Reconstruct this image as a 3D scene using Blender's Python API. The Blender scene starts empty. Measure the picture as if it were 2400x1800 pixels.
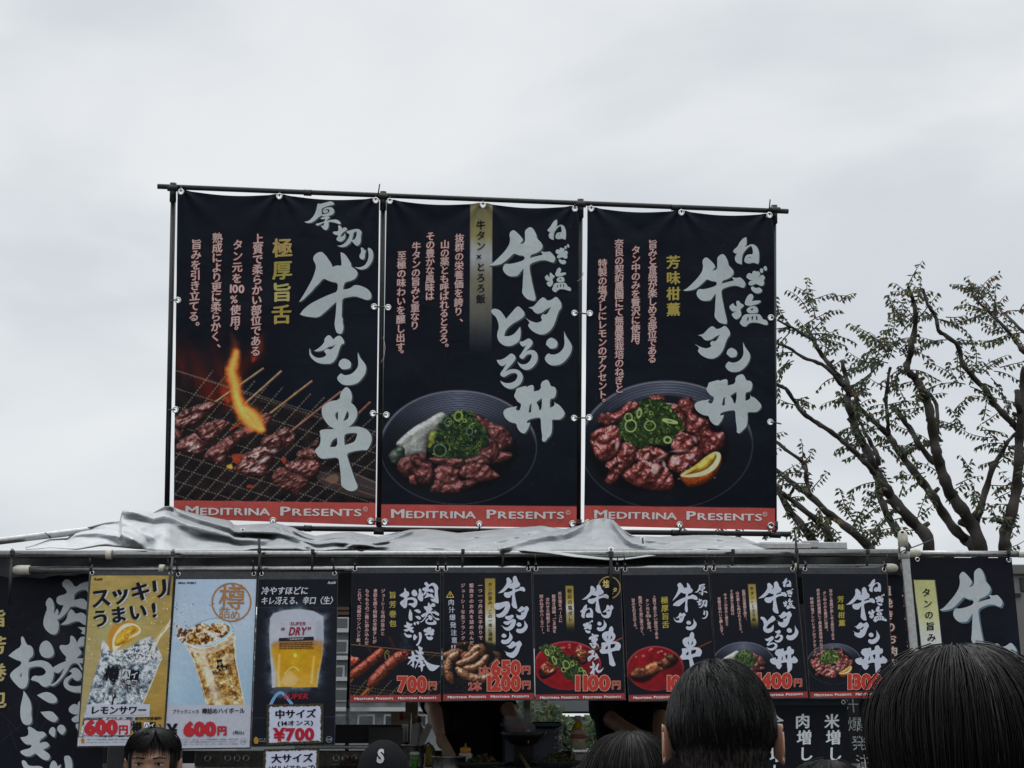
import bpy, bmesh, math, random
import numpy as np
from math import radians as R, sin, cos, pi, tan, atan2, sqrt, hypot
from mathutils import Vector as V, Matrix
from mathutils.geometry import delaunay_2d_cdt

random.seed(7)
rng = np.random.default_rng(7)
SC = bpy.context.scene
COL = SC.collection

# ------------------------------------------------------------------ camera
F_PX, PITCH, CAM_Z = 3072.0, R(14.5), 1.6
CP, SP = cos(PITCH), sin(PITCH)
cam = bpy.data.objects.new('camera', bpy.data.cameras.new('camera'))
COL.objects.link(cam)
cam.location = (0, 0, CAM_Z)
cam.rotation_euler = (R(90) + PITCH, 0, 0)
cam.data.sensor_width = 36.0
cam.data.lens = 36.0 * F_PX / 2400.0
cam.data.clip_start, cam.data.clip_end = 0.05, 3000.0
SC.camera = cam

# ------------------------------------------------------------------ overcast sky
SUN_EL, SUN_ROT = R(60), R(-12)
wd = bpy.data.worlds.new('World')
SC.world = wd
wd.use_nodes = True
nt = wd.node_tree
nt.nodes.clear()
def wn(t, **k):
    n = nt.nodes.new(t)
    for a, b in k.items(): setattr(n, a, b)
    return n
out = wn('ShaderNodeOutputWorld'); bg = wn('ShaderNodeBackground')
bg.inputs['Strength'].default_value = 0.1
nt.links.new(bg.outputs[0], out.inputs[0])
sky = wn('ShaderNodeTexSky', sky_type='NISHITA', sun_disc=False)
sky.sun_elevation, sky.sun_rotation = SUN_EL, SUN_ROT
tc = wn('ShaderNodeTexCoord')
mp = wn('ShaderNodeMapping'); mp.inputs['Scale'].default_value = (2.2, 2.2, 5.0)
mp.inputs['Location'].default_value = (3.1, 0.6, 1.5)
nt.links.new(tc.outputs['Generated'], mp.inputs[0])
nz = wn('ShaderNodeTexNoise'); nz.inputs['Scale'].default_value = 1.5
nz.inputs['Detail'].default_value = 5.0; nz.inputs['Roughness'].default_value = 0.45
nz.inputs['Distortion'].default_value = 0.35
nt.links.new(mp.outputs[0], nz.inputs['Vector'])
rp = wn('ShaderNodeValToRGB')
rp.color_ramp.interpolation = 'EASE'
e = rp.color_ramp.elements
e[0].position, e[0].color = 0.33, (0.665, 0.70, 0.74, 1)
e[1].position, e[1].color = 0.66, (0.845, 0.868, 0.88, 1)
nt.links.new(nz.outputs[0], rp.inputs[0])
# an overcast dome is brighter towards the zenith
sep = wn('ShaderNodeSeparateXYZ'); nt.links.new(tc.outputs['Generated'], sep.inputs[0])
mr = wn('ShaderNodeMapRange'); mr.inputs['From Min'].default_value = 0.54; mr.inputs['From Max'].default_value = 1.0
mr.inputs['To Min'].default_value = 9.9; mr.inputs['To Max'].default_value = 30.0
nt.links.new(sep.outputs['Z'], mr.inputs['Value'])
ml = wn('ShaderNodeVectorMath', operation='SCALE')
nt.links.new(rp.outputs[0], ml.inputs[0]); nt.links.new(mr.outputs[0], ml.inputs['Scale'])
mx = wn('ShaderNodeMixRGB'); mx.inputs[0].default_value = 0.06
nt.links.new(ml.outputs[0], mx.inputs[1]); nt.links.new(sky.outputs[0], mx.inputs[2])
nt.links.new(mx.outputs[0], bg.inputs['Color'])

sun = bpy.data.objects.new('sun', bpy.data.lights.new('sun', 'SUN'))
COL.objects.link(sun)
sun.data.energy = 0.7
sun.data.angle = R(35)
sun.data.color = (1.0, 0.97, 0.93)
sun.rotation_euler = (R(-30), 0, R(12))

SC.view_settings.view_transform = 'Standard'
SC.view_settings.look = 'None'
SC.view_settings.exposure = 0.0
SC.view_settings.gamma = 1.0
SC.cycles.use_denoising = True
SC.cycles.max_bounces = 8
SC.cycles.transparent_max_bounces = 16

# ------------------------------------------------------------------ helpers
def ray(px, py):
    u, v = (px - 1200.0) / F_PX, (900.0 - py) / F_PX
    return V((u, CP - v * SP, SP + v * CP))
def P(px, py, Y):
    d = ray(px, py)
    return V((0, 0, CAM_Z)) + d * (Y / d.y)
class Plane:
    """a flat sheet in the world; on(px,py) gives the spot of it seen at a photo pixel"""
    def __init__(s, a, b, c):
        s.o = a; s.n = (b - a).cross(c - a).normalized()
        if s.n.y > 0: s.n = -s.n
        s.k = s.n.dot(s.o - V((0, 0, CAM_Z)))
    def on(s, px, py, lift=0.0):
        d = ray(px, py)
        return V((0, 0, CAM_Z)) + d * (s.k / s.n.dot(d)) + s.n * lift
    def arr(s, X, Y, lift=0.0):
        u, v = (X - 1200.0) / F_PX, (900.0 - Y) / F_PX
        d = np.stack([u, CP - v * SP, SP + v * CP], -1)
        n = np.array(s.n)
        t = s.k / (d @ n)
        L = np.asarray(lift)
        return d * t[..., None] + np.array([0, 0, CAM_Z]) + (L[..., None] if L.ndim else L) * n
def lin(c):
    c = np.asarray(c, float)
    return np.where(c <= 0.04045, c / 12.92, ((c + 0.055) / 1.055) ** 2.4)
def rgb(r, g, b): return np.array([r, g, b]) / 255.0

def tag(o, label=None, cat=None, group=None, kind=None):
    if label: o['label'] = label
    if cat: o['category'] = cat
    if group: o['group'] = group
    if kind: o['kind'] = kind
    return o
def empty(name, loc, label=None, cat=None, group=None):
    o = bpy.data.objects.new(name, None); COL.objects.link(o)
    o.location = loc; o.empty_display_size = 0.1
    return tag(o, label, cat, group)
def link(name, me, parent=None):
    o = bpy.data.objects.new(name, me); COL.objects.link(o)
    if parent is not None:
        o.parent = parent
        o.matrix_parent_inverse = Matrix.Translation(-V(parent.location)) if parent.parent is None else Matrix.Translation(-wloc(parent))
    return o
def wloc(o):
    v = V(o.location)
    return v if o.parent is None else v + o.matrix_parent_inverse.translation + wloc(o.parent)
def mesh(name, verts, faces, mats, parent=None, smooth=False, mi=None, col=None):
    me = bpy.data.meshes.new(name)
    verts = np.asarray(verts, dtype=float).reshape(-1, 3)
    me.from_pydata([tuple(v) for v in verts], [], [tuple(int(i) for i in f) for f in faces])
    for m in (mats if isinstance(mats, (list, tuple)) else [mats]): me.materials.append(m)
    if mi is not None: me.polygons.foreach_set('material_index', np.asarray(mi, dtype=np.int32))
    if smooth: me.polygons.foreach_set('use_smooth', np.ones(len(me.polygons), dtype=bool))
    if col is not None: vcol(me, col)
    me.update()
    return link(name, me, parent)
def vcol(me, col):
    a = me.color_attributes.new('Col', 'FLOAT_COLOR', 'POINT')
    c = np.ones((len(me.vertices), 4)); c[:, :3] = np.asarray(col).reshape(-1, 3)
    a.data.foreach_set('color', c.ravel())

class MB:
    """collects simple shapes into one mesh"""
    def __init__(s): s.v = []; s.f = []; s.m = []; s.n = 0
    def add(s, vs, fs, m=0):
        s.v.extend([tuple(p) for p in vs]); s.f.extend([tuple(i + s.n for i in f) for f in fs])
        s.m.extend([m] * len(fs)); s.n += len(vs)
    def box(s, c, d, rz=0.0, m=0, rot=None, bev=0.0):
        Mx = rot or Matrix.Rotation(rz, 3, 'Z')
        hx, hy, hz = d[0] / 2, d[1] / 2, d[2] / 2
        if bev <= 0:
            vs = [V((x * hx, y * hy, z * hz)) for z in (-1, 1) for y in (-1, 1) for x in (-1, 1)]
            fs = [(0, 2, 3, 1), (4, 5, 7, 6), (0, 1, 5, 4), (2, 6, 7, 3), (0, 4, 6, 2), (1, 3, 7, 5)]
        else:
            bm = bmesh.new(); bmesh.ops.create_cube(bm, size=1)
            bmesh.ops.scale(bm, vec=d, verts=bm.verts)
            bmesh.ops.bevel(bm, geom=bm.edges[:], offset=bev, segments=2, affect='EDGES', profile=0.5)
            bm.verts.index_update()
            vs = [v.co.copy() for v in bm.verts]; fs = [[v.index for v in f.verts] for f in bm.faces]; bm.free()
        s.add([Mx @ v + V(c) for v in vs], fs, m)
    def tube(s, pts, r, n=10, cap=True, m=0, flat=1.0):
        pts = [V(p) for p in pts]; k = len(pts)
        rs = r if isinstance(r, (list, tuple, np.ndarray)) else [r] * k
        vs = []; prev = None
        for i, p in enumerate(pts):
            t = (pts[min(i + 1, k - 1)] - pts[max(i - 1, 0)]).normalized()
            if prev is None:
                a = V((0, 0, 1)) if abs(t.z) < 0.9 else V((0, 1, 0))
                u = t.cross(a).normalized()
            else:
                u = (prev - t * prev.dot(t)).normalized()
            prev = u; w = t.cross(u)
            for j in range(n):
                th = 2 * pi * j / n
                vs.append(p + (u * cos(th) + w * sin(th) * flat) * rs[i])
        fs = [(i * n + j, i * n + (j + 1) % n, (i + 1) * n + (j + 1) % n, (i + 1) * n + j) for i in range(k - 1) for j in range(n)]
        if cap:
            fs.append(tuple(range(n - 1, -1, -1))); fs.append(tuple((k - 1) * n + j for j in range(n)))
        s.add(vs, fs, m)
    def lathe(s, c, prof, n=24, m=0, sx=1.0, sy=1.0):
        vs = []; k = len(prof)
        for (r, z) in prof:
            for j in range(n):
                th = 2 * pi * j / n
                vs.append((c[0] + r * cos(th) * sx, c[1] + r * sin(th) * sy, c[2] + z))
        fs = [(i * n + j, i * n + (j + 1) % n, (i + 1) * n + (j + 1) % n, (i + 1) * n + j) for i in range(k - 1) for j in range(n)]
        if prof[0][0] > 1e-6: fs.append(tuple(range(n - 1, -1, -1)))
        if prof[-1][0] > 1e-6: fs.append(tuple((k - 1) * n + j for j in range(n)))
        s.add(vs, fs, m)
    def torus(s, c, nrm, R0, r0, n=20, k=8, m=0):
        q = V((0, 0, 1)).rotation_difference(V(nrm)).to_matrix()
        vs = []
        for i in range(n):
            a = 2 * pi * i / n
            for j in range(k):
                b = 2 * pi * j / k
                vs.append(q @ V(((R0 + r0 * cos(b)) * cos(a), (R0 + r0 * cos(b)) * sin(a), r0 * sin(b))) + V(c))
        fs = [(i * k + j, ((i + 1) % n) * k + j, ((i + 1) % n) * k + (j + 1) % k, i * k + (j + 1) % k) for i in range(n) for j in range(k)]
        s.add(vs, fs, m)
    def build(s, name, mats, parent=None, smooth=False):
        return mesh(name, s.v, s.f, mats, parent, smooth, s.m)
def smooth_by_angle(o, ang=40):
    me = o.data
    me.polygons.foreach_set('use_smooth', np.ones(len(me.polygons), dtype=bool))
    me.set_sharp_from_angle(angle=R(ang))
    return o

# ------------------------------------------------------------------ materials
def mat(name, color, rough=0.6, metal=0.0, spec=0.5, var=0.0, vscale=20.0, bump=0.0, bscale=80.0, trans=0.0, rvar=0.0, sss=0.0, coat=0.0, alpha=1.0):
    m = bpy.data.materials.new(name); m.use_nodes = True
    t = m.node_tree; b = t.nodes['Principled BSDF']
    c = tuple(float(x) for x in color)
    b.inputs['Base Color'].default_value = c + (1,)
    b.inputs['Roughness'].default_value = rough; b.inputs['Metallic'].default_value = metal
    b.inputs['Specular IOR Level'].default_value = spec
    b.inputs['Transmission Weight'].default_value = trans
    b.inputs['Coat Weight'].default_value = coat
    b.inputs['Alpha'].default_value = alpha
    if sss > 0:
        b.inputs['Subsurface Weight'].default_value = sss
        b.inputs['Subsurface Radius'].default_value = (0.01, 0.004, 0.002)
        b.inputs['Subsurface Scale'].default_value = 1.0
    if var or rvar or bump:
        co = t.nodes.new('ShaderNodeTexCoord')
    if var or rvar:
        n = t.nodes.new('ShaderNodeTexNoise'); n.inputs['Scale'].default_value = vscale; n.inputs['Detail'].default_value = 6
        n.inputs['Roughness'].default_value = 0.65
        t.links.new(co.outputs['Object'], n.inputs['Vector'])
        if var:
            r = t.nodes.new('ShaderNodeValToRGB')
            r.color_ramp.elements[0].position = 0.3; r.color_ramp.elements[1].position = 0.7
            r.color_ramp.elements[0].color = tuple(x * (1 - var) for x in c) + (1,)
            r.color_ramp.elements[1].color = tuple(min(1, x * (1 + var)) for x in c) + (1,)
            t.links.new(n.outputs[0], r.inputs[0]); t.links.new(r.outputs[0], b.inputs['Base Color'])
        if rvar:
            q = t.nodes.new('ShaderNodeMapRange')
            q.inputs['To Min'].default_value = max(0.02, rough - rvar); q.inputs['To Max'].default_value = min(1, rough + rvar)
            t.links.new(n.outputs[0], q.inputs[0]); t.links.new(q.outputs[0], b.inputs['Roughness'])
    if bump:
        n2 = t.nodes.new('ShaderNodeTexNoise'); n2.inputs['Scale'].default_value = bscale; n2.inputs['Detail'].default_value = 4
        t.links.new(co.outputs['Object'], n2.inputs['Vector'])
        bp = t.nodes.new('ShaderNodeBump'); bp.inputs['Strength'].default_value = bump; bp.inputs['Distance'].default_value = 0.01
        t.links.new(n2.outputs[0], bp.inputs['Height']); t.links.new(bp.outputs[0], b.inputs['Normal'])
    return m
def print_mat(name, rough=0.42, spec=0.35, big=0.25, coat=0.0):
    """ink on vinyl: colour comes from the printed sheet, gloss and creases from the vinyl"""
    m = mat(name, (0.5, 0.5, 0.5), rough, spec=spec, coat=coat)
    t = m.node_tree; b = t.nodes['Principled BSDF']
    a = t.nodes.new('ShaderNodeVertexColor'); a.layer_name = 'Col'
    co = t.nodes.new('ShaderNodeTexCoord')
    # dirt and wear of the vinyl
    n0 = t.nodes.new('ShaderNodeTexNoise'); n0.inputs['Scale'].default_value = 60; n0.inputs['Detail'].default_value = 6
    t.links.new(co.outputs['Object'], n0.inputs['Vector'])
    q0 = t.nodes.new('ShaderNodeMapRange'); q0.inputs['To Min'].default_value = 0.86; q0.inputs['To Max'].default_value = 1.12
    t.links.new(n0.outputs[0], q0.inputs[0])
    sc = t.nodes.new('ShaderNodeVectorMath'); sc.operation = 'SCALE'
    t.links.new(a.outputs[0], sc.inputs[0]); t.links.new(q0.outputs[0], sc.inputs['Scale'])
    t.links.new(sc.outputs[0], b.inputs['Base Color'])
    n = t.nodes.new('ShaderNodeTexNoise'); n.inputs['Scale'].default_value = 3.2; n.inputs['Detail'].default_value = 3
    n.inputs['Distortion'].default_value = 0.6
    t.links.new(co.outputs['Object'], n.inputs['Vector'])
    bp = t.nodes.new('ShaderNodeBump'); bp.inputs['Strength'].default_value = big; bp.inputs['Distance'].default_value = 0.05
    t.links.new(n.outputs[0], bp.inputs['Height']); t.links.new(bp.outputs[0], b.inputs['Normal'])
    q = t.nodes.new('ShaderNodeMapRange'); q.inputs['To Min'].default_value = rough - 0.1; q.inputs['To Max'].default_value = rough + 0.15
    t.links.new(n0.outputs[0], q.inputs[0]); t.links.new(q.outputs[0], b.inputs['Roughness'])
    return m
M_BAN = print_mat('banner_vinyl', 0.5, 0.14, 0.3)
M_POS = print_mat('poster_print', 0.42, 0.16, 0.12)
M_BLACKPIPE = mat('black_pipe', (0.012, 0.013, 0.014), 0.38, var=0.4, vscale=40, bump=0.15, bscale=120)
M_BLACKPL = mat('black_plastic', (0.012, 0.012, 0.013), 0.42)
M_STEEL = mat('stainless_pipe', (0.33, 0.33, 0.32), 0.22, metal=1.0, rvar=0.1, vscale=60, var=0.2)
M_WHITEPL = mat('ivory_plastic', (0.55, 0.52, 0.43), 0.5, var=0.2, vscale=60)
M_EYELET = mat('eyelet_metal', (0.75, 0.74, 0.72), 0.25, metal=1.0)
M_CLEARSTRIP = mat('sleeve_film', (0.018, 0.022, 0.028), 0.22, spec=0.6, bump=0.25, bscale=30, var=0.5, vscale=40)
# ------------------------------------------------------------------ brush lettering: outlines in their own units
GL = {}
def G(name, *polys, holes=()):
    def pp(s):
        a = [tuple(float(c) for c in q.split(',')) for q in s.split()]
        return a
    GL[name] = ([pp(s) for s in polys], [pp(s) for s in holes])
G('厚', '370,135 415,148 480,130 560,110 630,92 690,130 685,165 620,175 540,195 480,225 450,235 442,290 455,345 430,385 380,410 300,490 220,525 150,518 110,498 200,480 270,410 320,330 350,230 362,165',
  '455,285 500,230 580,210 650,215 690,260 690,320 650,360 580,380 520,390 450,385 440,370 460,350 500,345 560,330 600,300 600,260 560,245 510,255 470,285',
  '470,290 540,260 580,285 560,310 510,330 480,320',
  '425,425 480,400 560,385 605,400 600,420 560,450 540,475 640,455 740,450 790,480 825,530 800,548 730,520 650,500 580,495 585,540 580,600 555,650 520,665 470,630 430,570 475,575 490,560 500,505 400,560 370,575 335,560 332,535 400,520 490,495 510,470 520,435 470,445 430,440')
G('切', '765,575 800,565 835,600 840,635 890,605 940,620 940,660 890,690 840,730 812,790 840,790 880,760 905,720 915,770 905,830 860,875 810,890 755,875 735,840 745,805 770,785 765,760 720,755 680,735 662,710 685,685 745,690 775,670 775,630',
  '925,685 960,675 1050,650 1130,632 1190,645 1228,695 1210,760 1212,860 1190,930 1140,970 1100,950 1030,870 990,930 920,980 840,998 745,968 820,960 890,920 950,850 985,780 990,735 940,720',
  holes=('1065,715 1110,685 1130,690 1125,760 1100,830 1060,850 1035,850 1060,780',))
G('り', '1205,1000 1230,993 1270,1025 1285,1060 1315,1040 1300,1080 1290,1130 1285,1200 1270,1228 1215,1228 1185,1195 1180,1150 1205,1110 1215,1060',
  '1338,1010 1370,997 1420,1030 1450,1100 1450,1210 1410,1300 1340,1390 1260,1425 1180,1425 1085,1378 1180,1385 1260,1360 1320,1300 1355,1210 1362,1110')
G('牛1', '380,165 450,105 530,88 565,115 620,170 665,240 710,300 745,392 770,370 850,350 905,365 920,330 910,240 898,100 940,105 1000,150 1050,230 1105,315 1100,370 1180,420 1230,480 1225,540 1185,610 1100,650 980,680 955,760 948,820 1040,808 1110,780 1160,732 1250,735 1340,765 1420,805 1480,870 1500,940 1490,995 1455,1018 1390,1020 1300,985 1180,948 1060,965 938,990 925,1080 922,1250 920,1350 945,1385 935,1430 955,1530 950,1600 930,1650 915,1680 830,1672 795,1590 780,1500 785,1430 800,1330 812,1180 815,1060 740,1120 600,1250 465,1363 300,1350 180,1330 105,1300 180,1200 300,1100 450,1020 620,940 740,895 838,858 848,690 740,675 650,645 585,605 530,640 480,710 420,760 330,870 250,940 170,1020 110,1055 90,1060 180,920 280,750 360,600 405,470 425,380 405,310 370,250 370,200')
G('タ1', '495,215 540,150 585,125 630,150 670,215 740,150 805,135 850,180 890,260 875,300 830,310 790,400 760,520 710,620 640,680 560,690 440,685 340,655 250,580 210,510 205,430 215,385 225,400 232,470 280,530 360,572 440,570 500,550 545,510 500,455 495,430 545,390 640,415 720,305 640,355 600,345 540,390 460,430 390,445 295,438 370,395 450,330 505,255')
G('ン1', '780,680 800,630 850,590 890,583 960,605 1010,650 1022,690 1010,760 985,780 900,795 845,795 800,745 778,725',
  '1150,460 1180,530 1210,590 1265,650 1305,715 1315,790 1295,880 1230,980 1150,1060 1060,1095 960,1105 860,1095 800,1050 765,1010 745,970 770,920 820,875 850,885 880,908 960,908 1050,870 1110,810 1155,740 1160,640 1150,560')
G('串', '540,97 580,120 610,165 625,230 620,280 605,318 660,360 695,430 698,500 665,570 620,625 570,660 650,650 740,655 830,690 890,760 900,830 880,900 840,970 820,980 765,975 640,995 548,1025 570,1110 610,1230 660,1380 705,1480 690,1520 640,1548 580,1545 500,1500 470,1460 468,1330 450,1180 432,1075 300,1090 200,1100 150,1060 110,1000 108,975 180,905 188,820 180,740 168,720 205,690 380,685 300,640 240,560 205,490 200,400 230,355 310,300 452,280 462,190 490,150',
  holes=('390,470 430,440 425,570 395,530', '555,430 580,470 575,530 540,560 500,578 530,500', '415,805 418,930 315,935 335,870 370,825', '510,760 590,740 690,738 695,770 660,860 600,885 520,910'))
G('牛', '402,385 420,335 465,300 505,312 580,380 640,455 645,490 585,550 680,530 682,400 678,320 710,275 770,240 820,260 860,330 885,390 895,455 950,500 990,560 990,610 950,670 860,715 785,735 765,795 860,765 995,735 960,675 1050,690 1115,672 1170,720 1215,780 1215,820 1185,875 1130,860 1050,830 960,832 860,860 760,905 765,1010 790,1140 820,1290 860,1450 870,1510 855,1550 790,1540 710,1515 640,1430 628,1380 640,1300 645,1150 658,975 610,1030 560,1105 480,1118 390,1112 320,1060 285,990 300,930 340,890 400,900 520,880 670,830 672,755 560,745 490,705 430,765 340,845 270,895 180,920 80,930 35,918 105,888 200,800 310,690 390,580 415,500 415,440')
G('ね', '375,125 380,230 350,270 410,240 450,222 510,245 545,320 550,400 545,500 525,518 480,490 400,510 350,490 342,450 365,390 410,372 465,375 462,290 440,245 395,275 340,340 315,400 310,520 250,505 215,465 215,410 245,365 210,360 183,325 250,265 280,200 330,140',
  holes=('405,425 420,408 433,412 420,428',))
G('ぎ', '520,650 545,628 565,655 560,690 540,705 522,685', '565,620 590,597 612,625 610,665 590,672 570,650',
  '345,740 380,695 420,715 430,675 460,668 480,685 500,672 525,705 520,735 490,770 545,725 575,740 588,780 565,800 580,850 560,885 520,885 475,850 420,880 385,875 370,850 395,810 440,808 390,800 350,770',
  '405,905 430,888 470,920 515,905 555,945 540,980 490,1000 440,975 410,935')
G('塩', '145,1230 190,1195 215,1240 240,1240 225,1170 260,1155 290,1200 325,1215 330,1240 280,1285 300,1340 290,1390 240,1435 205,1420 170,1370 180,1340 240,1315 190,1320 160,1300 138,1260',
  '385,1075 430,1055 455,1090 450,1130 430,1165 500,1155 545,1155 555,1175 520,1205 440,1230 380,1235 338,1210 350,1150',
  '370,1280 400,1250 450,1235 500,1245 522,1290 515,1340 400,1345 365,1310',
  '350,1354 440,1354 530,1350 560,1380 585,1435 625,1435 650,1480 640,1515 600,1510 520,1480 440,1475 390,1495 355,1540 310,1530 270,1475 300,1435 310,1390',
  holes=('420,1275 452,1268 450,1300 425,1300', '370,1450 378,1400 398,1392 390,1450', '428,1390 458,1380 448,1440 436,1446', '488,1380 505,1376 515,1445 495,1446'))
G('タ', '1000,48 1060,90 1070,112 1130,105 1180,75 1215,48 1250,50 1300,115 1328,180 1320,250 1285,285 1250,370 1215,490 1170,590 1100,670 1020,710 950,712 870,685 785,630 730,550 755,520 760,485 680,410 770,470 880,505 940,490 990,460 955,400 1000,345 1060,370 1145,220 1060,265 1000,315 940,340 880,340 840,310 805,255 740,235 830,215 880,160 940,90')
G('と', '80,290 110,255 180,255 250,290 310,370 345,435 420,350 510,245 560,205 610,245 670,310 675,370 640,415 560,465 460,520 380,590 330,660 315,740 400,740 480,710 560,620 595,572 608,650 600,760 570,840 490,890 400,920 310,905 230,850 190,770 190,680 225,590 205,480 170,400 100,340')
G('ろ', '580,835 640,835 700,800 750,775 800,810 820,850 790,920 690,1015 760,985 830,985 890,1030 910,1110 895,1190 840,1270 770,1325 690,1340 620,1310 570,1250 548,1190 600,1235 690,1240 760,1190 800,1110 800,1065 750,1055 700,1080 640,1155 570,1105 620,1040 705,900 640,930 600,890')
G('ろ2', '180,1160 260,1158 350,1110 430,1040 490,1065 520,1120 490,1190 330,1365 420,1325 510,1318 590,1350 640,1420 645,1500 600,1590 520,1645 480,1665 416,1677 325,1641 263,1573 240,1525 330,1570 430,1568 510,1530 550,1460 545,1410 500,1385 430,1395 370,1430 300,1470 230,1415 300,1320 355,1225 300,1265 250,1265 200,1210')
G('ン', '1055,860 1070,810 1130,765 1180,775 1240,820 1258,870 1245,930 1210,955 1125,965 1085,920 1050,890',
  '1370,650 1400,730 1440,790 1505,890 1510,960 1480,1060 1410,1160 1320,1235 1230,1260 1120,1252 1050,1190 1025,1130 1060,1070 1100,1040 1130,1065 1200,1068 1280,1040 1350,970 1380,890 1375,790')
G('丼', '360,910 390,850 395,805 450,785 540,758 560,780 585,760 655,742 668,780 668,850 780,820 778,705 870,658 905,690 930,770 990,772 1020,820 1010,910 980,955 918,962 920,1100 975,1080 995,1040 982,990 1000,1030 1050,1045 1110,1110 1150,1170 1145,1220 1090,1280 1030,1285 948,1280 955,1360 950,1470 930,1530 890,1570 840,1630 795,1620 800,1540 785,1440 780,1350 775,1250 690,1258 620,1275 565,1300 560,1340 612,1330 590,1410 540,1490 510,1500 460,1480 410,1410 398,1340 310,1330 230,1270 195,1200 200,1140 270,1100 370,1085 410,1075 380,1125 445,1155 480,1040 420,1010 380,950',
  holes=('605,1055 640,1035 628,1080 630,1175 585,1175 595,1120', '700,1018 795,952 795,1060 780,1140 752,1140 745,1090 725,1045'))
G('肉', '770,400 810,330 850,350 875,420 870,525 905,460 925,495 910,540 940,520 980,420 920,415 895,380 905,320 1010,295 1020,260 950,185 1000,122 1060,140 1110,225 1180,170 1265,150 1350,200 1410,280 1418,350 1395,390 1405,550 1428,720 1420,820 1380,820 1280,775 1175,740 1200,715 1140,670 1230,675 1290,655 1300,480 1295,370 1255,270 1220,240 1150,260 1100,300 1100,365 1200,340 1240,380 1280,450 1230,475 1070,420 1020,500 960,560 905,590 930,620 920,720 880,760 820,745 760,680 745,620 770,520 795,460',
  '945,645 1010,590 1030,510 1060,465 1090,480 1115,525 1180,500 1230,530 1285,630 1250,653 1200,640 1150,600 1090,610 1030,640')
G('巻', '1080,800 1110,795 1150,840 1165,890 1200,820 1250,802 1310,840 1325,890 1300,925 1220,930 1185,950 1220,985 1225,1025 1180,1060 1165,1085 1250,1080 1310,1095 1265,1030 1350,1090 1430,1135 1450,1190 1425,1225 1360,1200 1290,1150 1200,1140 1240,1220 1320,1290 1420,1300 1455,1330 1440,1370 1370,1365 1290,1300 1220,1230 1170,1140 1090,1150 1030,1270 930,1390 860,1440 805,1415 880,1400 960,1310 1010,1200 940,1270 890,1265 840,1220 900,1170 1040,1110 1015,1100 1040,1075 970,1000 940,940 960,910 1040,920 1080,890',
  '1065,1250 1110,1205 1160,1200 1210,1240 1235,1310 1200,1365 1140,1365 1110,1320 1060,1360 1045,1410 1100,1435 1200,1435 1275,1410 1250,1340 1330,1390 1362,1450 1350,1500 1250,1520 1100,1510 1010,1460 990,1390 1020,1330 1095,1290 1105,1260')
G('お', '310,340 330,320 350,340 385,430 440,435 470,480 475,560 415,610 410,650 500,625 600,620 690,660 740,740 735,840 690,930 630,960 575,935 535,890 440,865 470,810 580,820 640,780 620,730 560,695 480,700 415,715 405,800 410,880 380,960 320,980 280,955 190,860 165,800 220,740 315,680 315,630 250,615 150,565 220,505 320,445',
  '555,440 590,390 645,370 700,410 740,500 735,560 690,590 620,590 570,560 548,500', holes=('305,795 322,775 320,832 300,825',))
G('に', '490,1000 520,1040 560,1110 575,1190 570,1260 580,1320 570,1370 520,1385 475,1360 452,1280 455,1170 480,1070', '632,1050 690,1020 750,1012 810,1040 850,1090 840,1135 770,1140 700,1100', '670,1235 790,1225 830,1265 865,1310 820,1355 760,1330 710,1290')
G('ぎ2', '445,1000 490,985 560,1030 620,1075 700,1065 760,1115 720,1160 650,1205 645,1260 740,1225 810,1280 780,1325 700,1360 815,1440 810,1510 760,1540 680,1510 620,1460 575,1415 500,1470 420,1470 350,1430 325,1390 380,1365 470,1345 520,1310 500,1275 430,1280 370,1230 332,1165 460,1140 465,1060',
  '790,1070 820,1010 860,990 900,1020 900,1120 880,1165 840,1140 800,1100', '920,1025 950,970 990,955 1040,970 1070,1030 1060,1070 1015,1125 970,1100',
  '350,1545 390,1528 430,1560 450,1610 520,1630 640,1622 700,1650 720,1700 680,1760 600,1790 500,1770 420,1700 370,1630')
G('き', '790,180 830,125 880,110 905,130 915,90 955,65 985,80 1020,65 1055,100 1050,150 1010,195 1040,180 1075,130 1120,125 1155,175 1145,215 1120,240 1140,280 1120,330 1060,345 1010,330 975,300 930,330 880,350 830,325 845,280 930,245 870,245 815,225',
  '875,380 915,355 960,385 1020,380 1050,365 1100,395 1110,440 1060,485 990,495 920,460')
G('り2', '465,360 490,305 520,295 550,330 560,375 605,345 590,400 540,470 500,500 475,480 460,430', '635,250 680,230 720,245 745,320 745,420 710,530 660,620 610,670 570,672 550,640 610,590 650,480 660,370')
G('棒', '400,870 440,838 480,860 500,930 510,980 560,955 600,980 630,985 645,970 580,900 525,830 540,812 590,820 610,850 655,860 645,770 610,690 650,675 700,710 775,740 760,790 735,850 780,870 815,905 780,945 720,975 790,1000 770,1035 830,1060 820,1090 870,1150 930,1210 1100,1285 1330,1320 1250,1400 1150,1480 1080,1495 1000,1470 930,1390 870,1280 810,1170 785,1120 740,1150 790,1180 795,1225 770,1255 840,1265 850,1320 780,1345 775,1440 745,1515 720,1490 705,1360 640,1365 615,1335 690,1300 700,1260 660,1235 690,1190 640,1220 590,1310 540,1415 520,1410 540,1330 600,1200 560,1180 510,1150 490,1200 498,1330 460,1385 430,1330 380,1310 375,1285 430,1270 430,1150 370,1220 300,1290 272,1270 330,1190 400,1100 320,1095 285,1055 300,1030 410,1020 425,960', holes=('525,1055 600,1030 640,1060 620,1100 580,1130',))
G('フ', '110,1220 130,1150 200,1105 240,1110 350,1095 470,1060 610,1045 650,1080 690,1170 685,1270 640,1390 560,1510 450,1600 320,1630 240,1610 190,1570 210,1555 175,1510 260,1500 360,1460 450,1370 500,1270 515,1215 420,1280 330,1335 220,1350 150,1320')
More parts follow.
